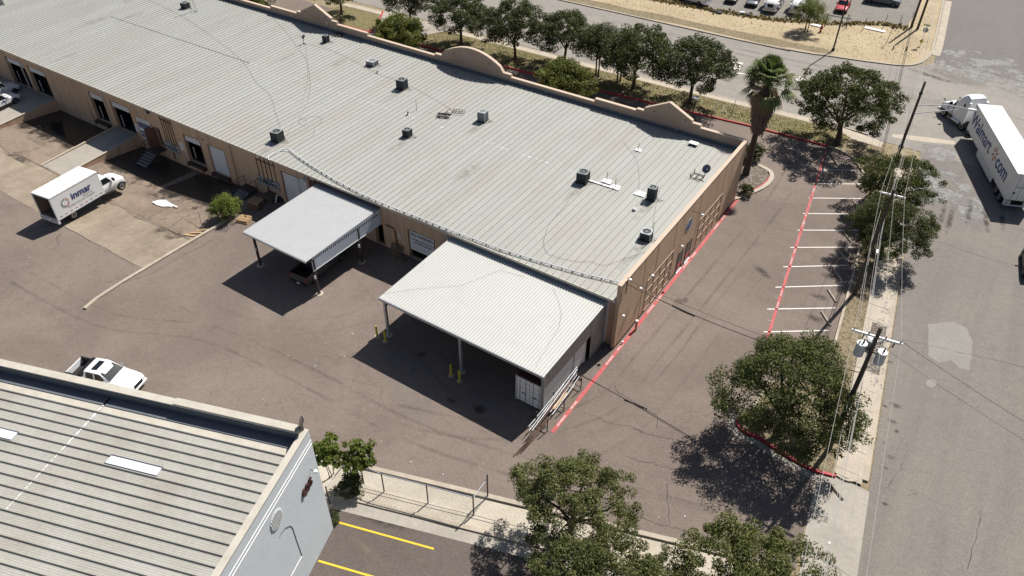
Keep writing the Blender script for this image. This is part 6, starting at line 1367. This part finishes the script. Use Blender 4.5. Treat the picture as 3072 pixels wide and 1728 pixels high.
TB = make_tree(23, 4.0, 7.4, 2.2, .18, M['oak_far'], 7, 150, 120, .20)
TC = make_tree(37, 2.9, 7.0, 2.4, .11, M['oak_far'], 5, 80, 100, .19, stems=2)
TD = make_tree(51, 5.6, 8.2, 2.4, .30, M['oak'], 7, 210, 130, .20, lean=(.5,0))
TE = make_tree(67, 5.2, 8.0, 2.0, .30, M['oak'], 7, 270, 165, .16, low=.02, gap=.2)
TF = make_tree(83, 4.0, 6.6, 2.2, .22, M['oak_low'], 6, 175, 185, .135, cr=(.30,.60), gap=.3)
TH = make_tree(171, 3.9, 6.3, 1.9, .22, M['oak_low'], 7, 175, 180, .135, cr=(.32,.62), gap=.28)
TI = make_tree(187, 4.2, 7.0, 2.2, .2, M['oak_far'], 6, 150, 120, .20, gap=.32)
BA = make_tree(95, 2.9, 3.9, .4, .1, M['bush'], 6, 130, 120, .18, stems=3, low=-.3, cr=(.4,.65))
VG = 'trees along the front verge'
for lb, (u, v), pr, rz, sc in (('verge tree cut by the top edge beside the left entrance', (1025,45), TA, .3, .95), ('verge tree behind the rounded bush near the entrance', (1232,80), TB, 1.1, .95), ('broad verge tree left of the arched parapet', (1384,135), TI, 2.0, 1.05), ('verge tree behind the arched parapet', (1546,180), TB, 2.9, 1.08),
        ('verge tree rising behind the lower parapet bush', (1695,196), TA, 4.0, .98), ('thin two stemmed verge tree in the middle of the row', (1790,231), TC, .5, 1.0), ('slim verge tree tucked against its broader right neighbour', (1855,247), TC, 2.2, .92), ('dense verge tree right of the two slim ones', (1899,268), TI, .2, 1.12), ('last verge tree of the row, left of the palm', (2068,310), TA, 5.1, 1.1)):
    g = G(u, v); plant('verge_tree', lb, 'tree', (g.x, g.y, .08), pr, rz, sc, VG)
g = G(2511,435); plant('oak_tree', 'wide oak on the verge corner beside the palm', 'tree', (g.x, g.y, .08), TD, 2.6, 1.05)
g = Vector((-3.4, 66.2, 0)); plant('oak_tree', 'oak over the street kerb, nearer of the two by the middle utility pole', 'tree', (g.x+.9, g.y-1.2, .08), TE, 1.3, .72)
plant('oak_tree', 'oak over the street kerb, farther of the two by the middle utility pole', 'tree', (-3.7, 73.6, .08), TD, 4.4, .72)
g = G(2333,1300); plant('oak_tree', 'large oak on the red kerbed island casting a wide shadow', 'tree', (g.x, g.y, .08), TE, .4, .93)
g = G(1712,1628); plant('oak_tree', 'open oak at the bottom centre beside the channel', 'tree', (g.x, g.y, 0), TF, .8, .95)
g = G(1775,1875); plant('oak_tree', 'oak at the bottom edge in front of the open oak', 'tree', (g.x, g.y, 0), TH, 3.3, 1.0)
g = G(2205,1850); plant('oak_tree', 'oak at the bottom right beside the street driveway', 'tree', (g.x, g.y, 0), TH, 5.0, 1.02)
g = G(1975,1880); plant('oak_tree', 'low oak between the two bottom edge oaks', 'tree', (g.x, g.y, 0), TF, 1.9, .72)
g = G(1205,150); plant('round_bush', 'rounded bush behind the parapet near the entrance', 'bush', (g.x+.3, 77.2, 0), BA, .3, 1.28)
g = G(1700,295); plant('round_bush', 'bright green bush behind the low parapet in mid row', 'bush', (g.x, 76.6, 0), BA, 2.0, 1.3)
plant('round_bush', 'green crown peeping over the parapet at the top left', 'bush', (-101, 77, 0), BA, 3.0, 1.4)
# palm with skirt
def palm():
    g = G(2236, 525); h = 10.2; t = thing('fan_palm', 'tall fan palm with a brown skirt at the warehouse corner', 'palm tree', (g.x, g.y, 0)); rd = random.Random(5)
    MB().tube([(0,0,-.1),(.02,0,1.0),(.05,.02,3.5),(.12,.0,6.0),(.2,0,8.8)], [.42,.34,.30,.30,.30], 10).build('trunk', M['bark'], t, smooth=True)
    sk = MB()
    for k in range(460):
        an = rd.uniform(0,2*pi); z1 = rd.uniform(5.6,8.9); r0 = .32; L = rd.uniform(.9,1.7); out = .55+.85*(z1-5.4)/3.5; c_ = Vector((.17+r0*cos(an), r0*sin(an), z1)); e = Vector((.17+out*cos(an), out*sin(an), z1-L)); s = Vector((-sin(an), cos(an), 0))*rd.uniform(.06,.16)
        sk.face(c_-s*.4, c_+s*.4, e+s, e-s*.8)
    sk.build('skirt', M['palmbark'], t)
    def frond(mb, an, el, L, fan, droop):
        d = Vector((cos(an)*cos(el), sin(an)*cos(el), sin(el))); o = Vector((.2,0,8.9)); stem = o+d*L*.62; up = Vector((0,0,1)); s = d.cross(up).normalized(); n_ = s.cross(d)
        mb.tube([o, o+d*L*.3+Vector((0,0,.05)), stem], [.03,.025,.02], 3, False)
        for k in range(15):
            a = -1.35+2.7*k/14; q = (d*cos(a)+s*sin(a)); ln = fan*(1-.12*abs(a)); m_ = stem+q*ln*.55; e = stem+q*ln*.95+Vector((0,0,-droop*ln*(1+.3*abs(a)))); w = n_.cross(q).normalized()*.07
            mb.face(stem, m_-w, e, m_+w)
    fr = MB(); dr = MB()
    for k in range(64):
        el = radians(rd.uniform(-25,85) if k % 2 else rd.uniform(25,85)); frond(fr, rd.uniform(0,2*pi), el, rd.uniform(2.3,3.0), rd.uniform(1.3,1.7), rd.uniform(.15,.5))
    for k in range(30): frond(dr, rd.uniform(0,2*pi), radians(rd.uniform(-75,-20)), rd.uniform(1.7,2.3), rd.uniform(1.0,1.3), rd.uniform(.2,.4))
    for k in range(7): frond(dr, rd.uniform(2.6,5.2), radians(rd.uniform(0,45)), rd.uniform(1.9,2.3), rd.uniform(.9,1.1), rd.uniform(.3,.5))
    fr.build('fronds', M['palm'], t); dr.build('dry_fronds', M['palmdry'], t); t.scale = (1, 1, 1.14)
palm()
# palm planter: kerb with a red stripe, shrubs
pl = [(-17.9,66.9),(-17.0,68.6),(-16.0,71.2),(-15.9,73.2),(-16.5,74.6),(-18.0,75.2)]
kerb(smooth_path([(p[0]+.45, p[1]) for p in pl], 4), .45, .14, M['walk'], 'planter_kerb'); kerb(smooth_path([(p[0]+.17, p[1]) for p in pl[:4]], 4), .12, .155, M['redk'], 'red_kerb')
sheet('planter_bed', [(-20,67.1)]+[(p[0]+.15, p[1]) for p in pl]+[(-20,75.4)], .11, M['mud'])
SB = make_tree(105, 1.0, 1.3, .2, .04, M['oak_far'], 4, 26, 70, .13, stems=2, low=-.3, cr=(.2,.4)); MQ = make_tree(117, 2.3, 4.4, 1.3, .07, M['mesq'], 6, 90, 130, .09, stems=3, cr=(.3,.6), flat=.8); YG = make_tree(129, 1.25, 3.7, 1.6, .03, M['fresh'], 4, 10, 55, .2, stems=3, cr=(.22,.42), low=.2, gap=.4); WB = make_tree(141, 1.35, 2.1, .2, .03, M['fresh'], 4, 26, 130, .085, stems=5, low=-.4, cr=(.18,.5), flat=1.15, gap=.55)
g = G(2278, 470); plant('shrub', 'grey green shrub at the foot of the palm', 'shrub', (g.x-.6, g.y-1.2, .1), SB, 0, 1.35)
plant('shrub', 'small dark shrub in the planter by the end wall corner', 'shrub', (-16.6, 68.7, .1), SB, 2, .8)
g = G(*O_((465,300))[0]); plant('mesquite_tree', 'feathery pale green tree on the straw ground by the yard', 'tree', (g.x, g.y, .03), MQ, .5, 1.1)
for lb, dx, dy, rz in (('young leafy tree in the channel, left of the pair', -1.35, .3, .4), ('young leafy tree in the channel, right of the pair', .75, .75, 2.2)):
    g = chan(3.2+dx, -1.55+dy*.4); plant('young_tree', lb, 'tree', (g.x, g.y, -.02), YG, rz, 1.0)
g = chan(3.6, -2.2); plant('shrub', 'dark low shrub growing in the channel at the fence corner', 'shrub', (g.x, g.y, -.02), SB, 1, 1.0)
g = G(*C0(2215,840)); plant('yard_bush', 'bright feathery bush at the end of the long kerb', 'bush', (g.x-.45, g.y+.2, 0), WB, .3, 1.15)
for k, (u, v) in enumerate(((640,930),(655,900),(640,860))):
    g = L_(u, v); plant('weed', ('lowest','middle','highest')[k]+' weed tuft at the grey wall corner', 'weed', (g.x+.15, g.y, .0), SB, k, .28, 'weeds at the grey wall')

# dry tufts on the straw ground and along the verges: nobody could count them
def tufts(name, label, n, fn, h, seed, mat):
    rd = random.Random(seed); mb = MB()
    for _ in range(n):
        p = fn(rd)
        if p is None: continue
        x, y, z = p; s = h*rd.uniform(.5,1.5)
        for k in range(3):
            a = rd.uniform(0,pi); dx, dy = cos(a)*s*.6, sin(a)*s*.6; mb.face((x-dx,y-dy,z), (x+dx,y+dy,z), (x+dx*.6+rd.uniform(-.1,.1)*s,y+dy*.6,z+s), (x-dx*.7,y-dy*.7,z+s*.8))
    o = mb.build(name, mat); o['kind'] = 'stuff'; o['label'] = label; o['category'] = 'grass'; return o
def in_poly(x, y, P):
    c_ = False; j = len(P)-1
    for i in range(len(P)):
        if (P[i][1] > y) != (P[j][1] > y) and x < (P[j][0]-P[i][0])*(y-P[i][1])/(P[j][1]-P[i][1])+P[i][0]: c_ = not c_
        j = i
    return c_
SF = [(-75,108.8),(-28.3,109.4),(-19.4,110.8),(-14.4,111.9),(-9.6,114.6),(-8.7,121),(-12,142),(-13.6,128),(-23.7,122.2),(-39.7,117.6),(-75,116)]
def straw(rd):
    x, y = rd.uniform(-75,-9), rd.uniform(109,142); return (x, y, .03) if in_poly(x, y, SF) else None
M['tuft_dark'] = leafmat('dead_tufts', (.34,.275,.175), (.29,.235,.15), (.40,.33,.22), .25)
tufts('dry_tufts', 'dry brown tufts dotted over the straw ground', 4500, straw, .075, 4, M['tuft_dark'])
def scrub(rd):
    x = rd.uniform(-60,-13); f = [(-60,116.6),(-39.7,118),(-30.2,119.7),(-23.7,122.6),(-16.7,127.1),(-12.6,127.8)]
    for (a, b), (c_, d) in zip(f, f[1:]):
        if a <= x <= c_: y = b+(d-b)*(x-a)/(c_-a)+rd.gauss(0,.5); return (x, y, .04)
tufts('scrub_weeds', 'weedy scrub along the gravel yard edge', 900, scrub, .24, 6, M['tuft_dark'])
def vg(rd):
    x = rd.uniform(-80,-11.5); lo = 80.2+(x+80)*(83.9-80.2)/68.5+.4; hi = 86.4+(x+80)*(88.3-86.4)/68.5-.3; y = rd.uniform(lo, hi); return (x, y, .1)
M['verge_tuft'] = leafmat('verge_tufts', (.16,.14,.07), (.125,.125,.05), (.22,.185,.105), .2)
tufts('verge_grass_tufts', 'short grass on the front verge', 7000, vg, .06, 8, M['verge_tuft'])
VP_ = verge
def vs_(rd):
    x, y = rd.uniform(-12,2.5), rd.uniform(38,87); return (x, y, .1) if in_poly(x, y, VP_) else None
tufts('verge_dry_tufts', 'dry grass on the street verge', 6000, vs_, .05, 10, M['drygrass'])

# ------------------------------------------------------------------ utility poles, wires
POLES = []
wd = Vector((-.131, 1, 0)).normalized(); wc = Vector((wd.y, -wd.x, 0))
def upole(label, x, y, h, arms, transformers=0, lean=(0,0)):
    t = thing('utility_pole', label, 'utility pole', (x, y, 0), atan2(wc.y, wc.x)); MB().tube([(0,0,-.2),(0,0,h*.5),(0,0,h)], [.17,.145,.11], 10).build('pole', M['pole'], t, smooth=True)
    for z, L in arms:
        a = MB().box(-L/2,-.06,z-.06,L/2,.06,z+.06).build('crossarm', M['arm'], t)
        for s in (-L/2+.12, -L/6, L/6, L/2-.12): MB().lathe((s,0,z+.06), [(.03,0),(.06,.05),(.035,.1),(.05,.15),(.01,.2)], 8).build('insulator', M['acgrey'], a)
        for s in (-1, 1): MB().beam((s*L*.3,.07,z-.05),(0,.1,z-.6),.03).build('brace', M['steel'], a)
    for k in range(transformers):
        an = (pi*.98, pi*.55, -.15)[k]; r_ = .62; c_ = (r_*cos(an), r_*sin(an)*.9); zz = h-2.55+(.0,.12,-.1)[k]
        tr = MB().lathe((c_[0],c_[1],zz), [(.26,0),(.30,.05),(.30,.92),(.31,.95),(.27,1.0),(.05,1.03)], 18).build('transformer', M['transf'], t, smooth=True)
        MB().lathe((c_[0],c_[1],zz+1.0), [(.315,-.07),(.315,.0),(.1,.05)], 18).build('lid', M['white'], tr, smooth=True); MB().lathe((c_[0]+.06,c_[1],zz+1.02), [(.05,0),(.07,.08),(.04,.16),(.055,.26),(.02,.34)], 8).build('bushing', M['cable'], tr)
        MB().beam((0,0,zz+.7),(c_[0]*.6,c_[1]*.6,zz+.7),.08).build('bracket', M['steel'], tr)
    POLES.append((x, y, h)); return t
g1 = G(2486,1349); h1 = height_of(0, 983.5, g1)
P1 = upole('utility pole with three grey transformers by the red kerbed island', g1.x, g1.y, h1, [(h1-.75, 2.9)], 3)
gm = G(2562,884); hm = height_of(0, 568, gm); P2 = upole('utility pole with a white crossarm among the street oaks', gm.x, gm.y, hm, [(hm-.5, 1.9)])
gp = G(2673,520); hp = height_of(0, 245, gp); P3 = upole('dark utility pole at the street corner with a long lamp arm', gp.x, gp.y, hp, [])
# cut-outs and drops on the transformer pole
cm_ = MB()
for x in (-.75, .35, 1.0): cm_.tube([(x,.1,h1-.85),(x+.05,.18,h1-1.05),(x+.02,.2,h1-1.35)], .045, 6)
cm_.build('cut_outs', M['cable'], P1); dl = MB(); dl.tube([(-.75,.2,h1-1.3),(-.8,.25,h1-1.6),(-.62,.05,h1-1.3)], .015, 4); dl.tube([(.9,.2,h1-1.3),(.8,.0,h1-2.0),(.3,.0,h1-3.0)], .02, 4); dl.tube([(.13,.05,h1-3.2),(.14,.05,.4)], .03, 5); dl.build('drop_wires', M['cable'], P1)
MB().box(-.16,.12,5.2,.16,.3,5.9).build('terminal_box', M['acgrey'], P1)
# street lamp arm on the corner pole
la_ = MB(); zA = hp-3.1; a0 = gp+Vector((0,0,zA)); e_ = WP(2905, 342, a0, Vector((0,1,0)).normalized()) if False else gp+Vector((4.6,1.3,zA+.9))
la_.tube([a0-gp+Vector((0,0,.55)), (e_-gp)*.6+Vector((0,0,(zA+.75)*.4+.22)), e_-gp], .05, 6); la_.tube([a0-gp-Vector((0,0,.35)), ((a0-gp)+(e_-gp))*.5+Vector((0,0,-.1)), (e_-gp)*.8+(a0-gp)*.2], .04, 6); lo_ = la_
o = la_.build('lamp_arm', M['arm'], P3); P3.rotation_euler = (0,0,0)
d_ = (e_-gp); MB().obox((d_.x+.25,d_.y+.07,d_.z),(.75,.24,.14),.27).build('lamp_head', M['white'], P3)
MB().lathe((0,0,hp-1.35), [(.14,0),(.2,.1),(.14,.25)], 8).build('pole_band', M['steel'], P3); MB().lathe((0,0,3.0), [(.2,0),(.24,.2),(.2,.45)], 8).build('pole_band', M['steel'], P3)
def wire(label, a, b, sag, r=.011, mat='wire', n=14, group='wires along the street'):
    a, b = Vector(a), Vector(b); pts = [a.lerp(b, k/n)-Vector((0,0,sag*4*(k/n)*(1-k/n))) for k in range(n+1)]; o = MB().tube(pts, r, 4).build('overhead_wire', M[mat]); tag(o, label, 'wire', group)
v1 = Vector((g1.x, g1.y, 0)); v2 = Vector((gm.x, gm.y, 0)); v3 = Vector((gp.x, gp.y, 0)); v0 = v1-wd*42; v4 = v3+wd*60
NAM = ('power wire on the yard crossarm ends', 'power wire beside the pole tops', 'power wire on the street crossarm ends')
for k, (o1, o2) in enumerate(((-1.33,-.85), (.28,.1), (1.33,.85))):
    z1_, z2_, z3_ = h1-.52, hm-.28, hp-.9; q1, q2, q3 = v1+wc*o1, v2+wc*o2, v3+wc*(-.55, .16, .6)[k]
    q1.z, q2.z, q3.z = z1_, z2_, z3_; q0 = v0+wc*o1; q0.z = h1-.4; q4_ = v4+wc*o2; q4_.z = hp-.8
    for lb, a, b, s in ((' below the transformer pole', q0, q1, .6), (' from transformer pole to middle pole', q1, q2, .25), (' from middle pole to corner pole', q2, q3, .35), (' beyond the corner pole', q3, q4_, .9)): wire(NAM[k]+lb, a, b, s)
for k, (zz, o_, r_) in enumerate(((7.6,.16,.015), (7.0,.2,.019), (6.4,.16,.012), (5.9,-.2,.015))):
    nm = ('highest','second','third','lowest')[k]+' communication line'; q1, q2, q3, q0, q4_ = [v+wc*o_+Vector((0,0,zz*f)) for v, f in ((v1,1), (v2,.98), (v3,.95), (v0,1), (v4,1))]
    for lb, a, b in ((' below the transformer pole', q0, q1), (' from transformer pole to middle pole', q1, q2), (' from middle pole to corner pole', q2, q3), (' beyond the corner pole', q3, q4_)): wire(nm+lb, a, b, .3+.05*k, r_, 'wire')
for k, z in enumerate((4.0,)):
    for q in (v2+wc*.2+Vector((0,0,6.7)),): 
        o = MB().obox((0,0,0),(.16,.5,.2),atan2(wc.y,wc.x)).build('splice_case', M['white']); o.location = q-wd*3.0; tag(o, 'white splice case hanging on a communication line', 'cable box')
wire('thin dark wire crossing the street from the transformer pole', v1+wc*1.4+Vector((0,0,h1-.6)), (24, 34, 10.5), .7, .014, 'cable'); wire('lower dark wire crossing the street from the transformer pole', v1+wc*.2+Vector((0,0,h1-1.2)), (24, 33.2, 10.2), .8, .01, 'cable')
# service drop to the warehouse corner
ms = Vector((XE+.1, 41.5, 6.2)); wire('heavy service cable from the transformer pole to the warehouse corner', v1+Vector((-.1,0,7.6)), ms, .55, .032, 'cable', 16, 'service wires to the warehouse'); wire('thin service wire beside the heavy cable to the warehouse', v1+Vector((-.1,.1,7.9)), ms+Vector((0,.25,.2)), .4, .014, 'cable', 16, 'service wires to the warehouse')
mid = (v1+Vector((-.1,0,7.6))).lerp(ms, .72)-Vector((0,0,.5)); o = MB().tube([mid+Vector((-.9,.0,.12)), mid, mid+Vector((.9,-.0,-.02))], .075, 6).build('cable_splice', M['cable']); tag(o, 'thick dark splice on the service cable over the red line', 'cable box')
t = thing('service_mast', 'short service mast at the near corner of the end wall', 'mast', (XE+.1, 41.45, 5.3)); MB().cyl(0,0,0,1.1,.04,.04,8).build('pipe', M['steel'], t); MB().lathe((0,0,1.1), [(.04,0),(.09,.08),(.02,.18)], 8).build('weatherhead', M['steel'], t)
# lamp post by the front road and other far posts
g = G(*O_((730,490))[0]); t = thing('lamp_post', 'tall dark street lamp post on the straw corner', 'lamp post', (g.x, g.y, 0)); MB().tube([(0,0,0),(0,0,9.6)], [.12,.09], 8).build('post', M['steel'], t); MB().box(-.2,-.2,0,.2,.2,.35).build('base', M['steel'], t)
MB().tube([(0,0,9.4),(.2,-1.0,9.9),(.3,-2.0,10.0)], .05, 6).build('arm', M['steel'], t); MB().obox((.32,-2.3,9.98),(.24,.7,.14)).build('lamp_head', M['steel'], t)
# T-shaped marker post, hydrant, signs, planks near the yard
g = G(*O_((860,270))[0]); t = thing('marker_post', 'low rail on posts beside the gravel yard', 'rail', (g.x-1.6, g.y+1.0, .04), .08)
MB().beam((-1.9,0,1.0),(1.9,0,1.0),.1).build('rail', M['steel'], t); MB().cyl(1.2,0,0,1.6,.06,.06,6).build('post', M['steel'], t); MB().cyl(-1.7,0,0,1.0,.06,.06,6).build('post', M['steel'], t)
for x in (-1.9,.75): MB().lathe((x,0,1.05), [(.12,0),(.14,.12),(.04,.24)], 8).build('cap', M['white'], t)
g = G(*O_((608,312))[0]); t = thing('fire_hydrant', 'dark red hydrant on the straw ground by the feathery tree', 'hydrant', (g.x, g.y, .03)); MB().lathe((0,0,0), [(.2,0),(.2,.08),(.14,.1),(.14,.75),(.19,.78),(.19,.84),(.13,.95),(.05,1.02)], 12).build('barrel', M['redk'], t, smooth=True)
for s in (-1, 1): m_ = MB(); m_.loft([m_.ring((s*.12,0,.58),(1,0,0),.07,8), m_.ring((s*.26,0,.58),(1,0,0),.07,8)]); m_.build('outlet', M['redk'], t)
for lb, u, v, sx in (('white plank lying by the hydrant', 565, 250, .8), ('larger white plank lying at the gravel edge', 1137, 292, 1.5)):
    g = G(*O_((u, v))[0]); t = thing('white_plank', lb, 'plank', (g.x, g.y, .05), -.05); MB().hexa(((-sx,-.35,0),(sx,-.35,0),(sx*.95,.35,0),(-sx*1.02,.3,0),(-sx,-.35,.08),(sx,-.35,.08),(sx*.95,.35,.12),(-sx*1.02,.3,.1))).build('sheet', M['white'], t); MB().box(-sx*.8,-.5,.0,sx*.8,-.36,.06).build('batten', M['wood_old'], t)
g = G(*O_((1240,430))[0]); t = thing('marker_sign', 'slim leaning post with a small red marker on the straw ground', 'sign', (g.x, g.y, .03)); MB().tube([(0,0,0),(.2,.2,2.4)], .04, 6).build('post', M['rust'], t); m_ = MB(); m_.loft([m_.ring((.2,.14,2.45),(0,1,0),.22,12), m_.ring((.2,.17,2.45),(0,1,0),.22,12)]); m_.build('plate', M['maroon'], t)
g = G(*O_((1570,448))[0]); t = thing('stop_sign', 'back of a stop sign with a street name plate on top', 'sign', (g.x, g.y, .03)); MB().tube([(0,0,0),(0,0,3.2)], .04, 6).build('post', M['galv'], t)
m_ = MB(); m_.extr([(.38*cos(pi/8+k*pi/4), -.02, 2.35+.38*sin(pi/8+k*pi/4)) for k in range(8)], (0,.02,0)); m_.build('plate', M['greytext'], t); MB().box(-.45,-.015,2.95,.45,.015,3.15).build('name_plate', M['green'], t)
m_ = MB(); m_.extr([(-.32,-.03,.75),(0,-.03,.43),(.32,-.03,.75),(0,-.03,1.07)], (0,-.02,0)); m_.build('lower_plate', M['bollard'], t)
for k, (u, v, lb) in enumerate(((1310,478,'left of two small dark markers at the straw corner'), (1437,488,'right of two small dark markers at the straw corner'))):
    g = G(*O_((u, v))[0]); t = thing('ground_marker', lb, 'marker', (g.x, g.y, .03), 0, 'small markers at the straw corner'); MB().cyl(0,0,0,.45,.1,.08,8).build('stub', M['black'], t); MB().cyl(0,0,.45,.5,.12,.12,8).build('cap', M['black'], t)
for k, (x, y) in enumerate(((-23.6,121.3),(-20.7,122.4),(-18.4,122.9),(-16.1,125.8),(-14.2,126.5))):
    t = thing('fence_post', ORD[k]+' thin post of the yard fence, counted from the feathery tree', 'post', (x, y, .04), 0, 'thin posts of the yard fence'); MB().tube([(0,0,0),(.1,.0,2.0)], .045, 6).build('stake', M['steel'], t); MB().cyl(0,0,0,.08,.12,.1,6).build('footing', M['kerb'], t)
for k, (u, v, lb) in enumerate(((1485,268,'left of two tall wooden posts at the yard corner'), (1545,285,'right of two tall wooden posts at the yard corner'))):
    g = G(*O_((u, v))[0]); t = thing('utility_pole', lb, 'utility pole', (g.x, g.y, 0), 0, 'wooden posts at the yard corner'); MB().tube([(0,0,0),(.0,.0,11.0)], [.18,.13], 8).build('pole', M['pole'], t); MB().cyl(0,0,0,.3,.2,.19,8).build('butt', M['pole'], t)
g = G(*O_((430,0))[0])
# rubbish by the yard edge
g = yp(350,190); t = thing('litter_heap', 'white and black litter at the yard edge', 'rubbish', (g.x, g.y, .05)); MB().obox((-.4,0,.2),(.7,.5,.35),.4).build('bag', M['white'], t); MB().obox((.7,-.1,.15),(.9,.6,.25),-.2).build('tarp', M['black'], t)
g = yp(30,170); t = thing('tyre_scrap', 'dark scrap lying in the scrub at the yard edge', 'rubbish', (g.x, g.y, .05)); MB().lathe((0,0,0), [(.5,0),(.55,.1),(.45,.22),(.3,.22)], 14).build('tyre', M['black'], t); MB().obox((-1.0,.1,.1),(.9,.4,.2),.1).build('tarp', M['black'], t)
# litter and round sign behind the parapet
g = G(*q4(1500,0,1882,1112)); t = thing('round_lamp', 'round pale lamp head standing behind the right gable', 'lamp', (g.x+.5, g.y-2.2, 0)); MB().tube([(0,0,0),(0,0,3.2)], .05, 6).build('post', M['steel'], t); MB().lathe((0,0,3.2), [(.1,0),(.42,.06),(.42,.12),(.1,.2)], 16).build('head', M['aclight'], t)
g = G(*q4(1500,0,2120,1080)); t = thing('torn_banner', 'torn white banner on the front verge left of the palm', 'debris', (g.x, g.y, .1)); MB().beam((-.6,.1,.0),(-.5,.0,1.1),.35,.03).build('sheet', M['white'], t); MB().beam((.2,.1,.7),(.9,-.1,.05),.1,.05).build('strip', M['walk'], t)
g = G(*q4(1500,0,2235,1110)); t = thing('sign_stake', 'thin dark stake on the front verge beside the torn banner', 'post', (g.x, g.y, .1)); MB().tube([(0,0,0),(.15,.1,1.9)], .03, 5).build('stake', M['steel'], t); MB().cyl(0,0,0,.05,.07,.07,6).build('foot', M['steel'], t)
p = W(*R1(1770,505), 72.0); t = suv('white vehicle roof showing behind the arched parapet', (p.x, 73.0, 0), radians(8), M['white_gloss'], 5.2, 2.3, .98, 'parked_van', 'van', True)
# standing water and rubble at the broken kerb
rd = random.Random(44); mb = MB()
for k in range(260):
    y = rd.uniform(48,62); x = road_x(y)-rd.uniform(.2,1.3); s = rd.uniform(.025,.08); mb.hexa([(x+a*s*rd.uniform(.6,1.2), y+b*s*rd.uniform(.6,1.2), .10+c_*s*.6) for c_ in (0,1) for a, b in ((-1,-1),(1,-1),(1,1),(-1,1))])
o = mb.build('rubble', M['chip']); o['kind'] = 'stuff'; o['label'] = 'pale broken rubble along the kerb gutter'; o['category'] = 'rubble'
# chain-link fence at the channel
fn = thing('chain_link_fence', 'low chain link fence along the channel with a gate leaf', 'fence', (*chan(7, -2.7), .12))
def mesh_panel(a, b, h, z=.12):
    a, b = Vector((a[0], a[1], z)), Vector((b[0], b[1], z)); L = (b-a).length; m_ = MB(); d = (b-a)/L; n = int(L/.22)
    for k in range(-int(h/.22), n+1):
        for sg in (1, -1):
            t0, t1 = k*.22, k*.22+h
            z0_, z1_ = 0, h
            if t0 < 0: z0_ = -t0; t0 = 0
            if t1 > L: z1_ = h-(t1-L); t1 = L
            if z1_ <= z0_: continue
            p, q = a+d*(t0 if sg > 0 else L-t0)+Vector((0,0,z0_)), a+d*(t1 if sg > 0 else L-t1)+Vector((0,0,z1_)); m_.beam(p, q, .006)
    o = m_.build('mesh', M['galv'], fn, world=True); o['kind'] = 'stuff'
FP = [L_(820,490), L_(1135,630), L_(1560,740), L_(2000,858)]; FH = 1.85
for k, p in enumerate(FP): MB().tube([(p.x,p.y,0),(p.x,p.y,FH+(.25 if k in (0,3) else .08))], .045, 7).build('post', M['steel'], fn, world=True)
for a, b in zip(FP, FP[1:]):
    MB().tube([(a.x,a.y,FH),(b.x,b.y,FH)], .035, 6).build('top_rail', M['galv'], fn, world=True); mesh_panel(a, b, FH-.15)
pe = L_(2135,685); MB().tube([(pe.x,pe.y,0),(pe.x,pe.y,2.4)], .05, 7).build('post', M['steel'], fn, world=True); MB().tube([(FP[-1].x,FP[-1].y,FH-.05),(pe.x,pe.y,FH+.1)], .03, 6).build('top_rail', M['galv'], fn, world=True); mesh_panel(FP[-1], pe, FH-.15)
pb = L_(612,760); MB().tube([(FP[0].x,FP[0].y,FH),(pb.x,pb.y,FH)], .035, 6).build('top_rail', M['galv'], fn, world=True); MB().tube([(pb.x,pb.y,0),(pb.x,pb.y,FH+.1)], .045, 7).build('post', M['steel'], fn, world=True); mesh_panel(FP[0], pb, FH-.15)
o = MB().tube([(p.x,p.y,.16) for p in [L_(900,605), L_(1400,730), L_(2000,875), L_(2400,980)]], .02, 4).build('loose_rail', M['rust']); tag(o, 'thin dark rail lying along the channel edge', 'rail')
g = G(*K_((697,1130))[0]); t = thing('manhole_cover', 'small pale round cover in the street driveway', 'manhole cover', (g.x, g.y, .012)); MB().cyl(0,0,0,.012,.17,.17,18).build('cover', M['kerb'], t); MB().cyl(0,0,.012,.018,.07,.07,10).build('knob', M['transf'], t)
g = G(*q4(2272,850,1150,35)); o = MB(); o.cyl(0,0,0,.015,.28,.28,18); o = o.build('manhole_cover', M['kerb']); o.location = (g.x, g.y, .14); tag(o, 'round grey cover in the street sidewalk', 'manhole cover')
g = G(*q4(2272,400,560,505)); o = MB().tube([(0,.35,.03),(.1,.05,.04),(.25,-.4,.03)], .035, 5).build('fallen_branch', M['walk']); o.location = (g.x, g.y, .01); tag(o, 'pale curved branch lying on the red bay line', 'stick')
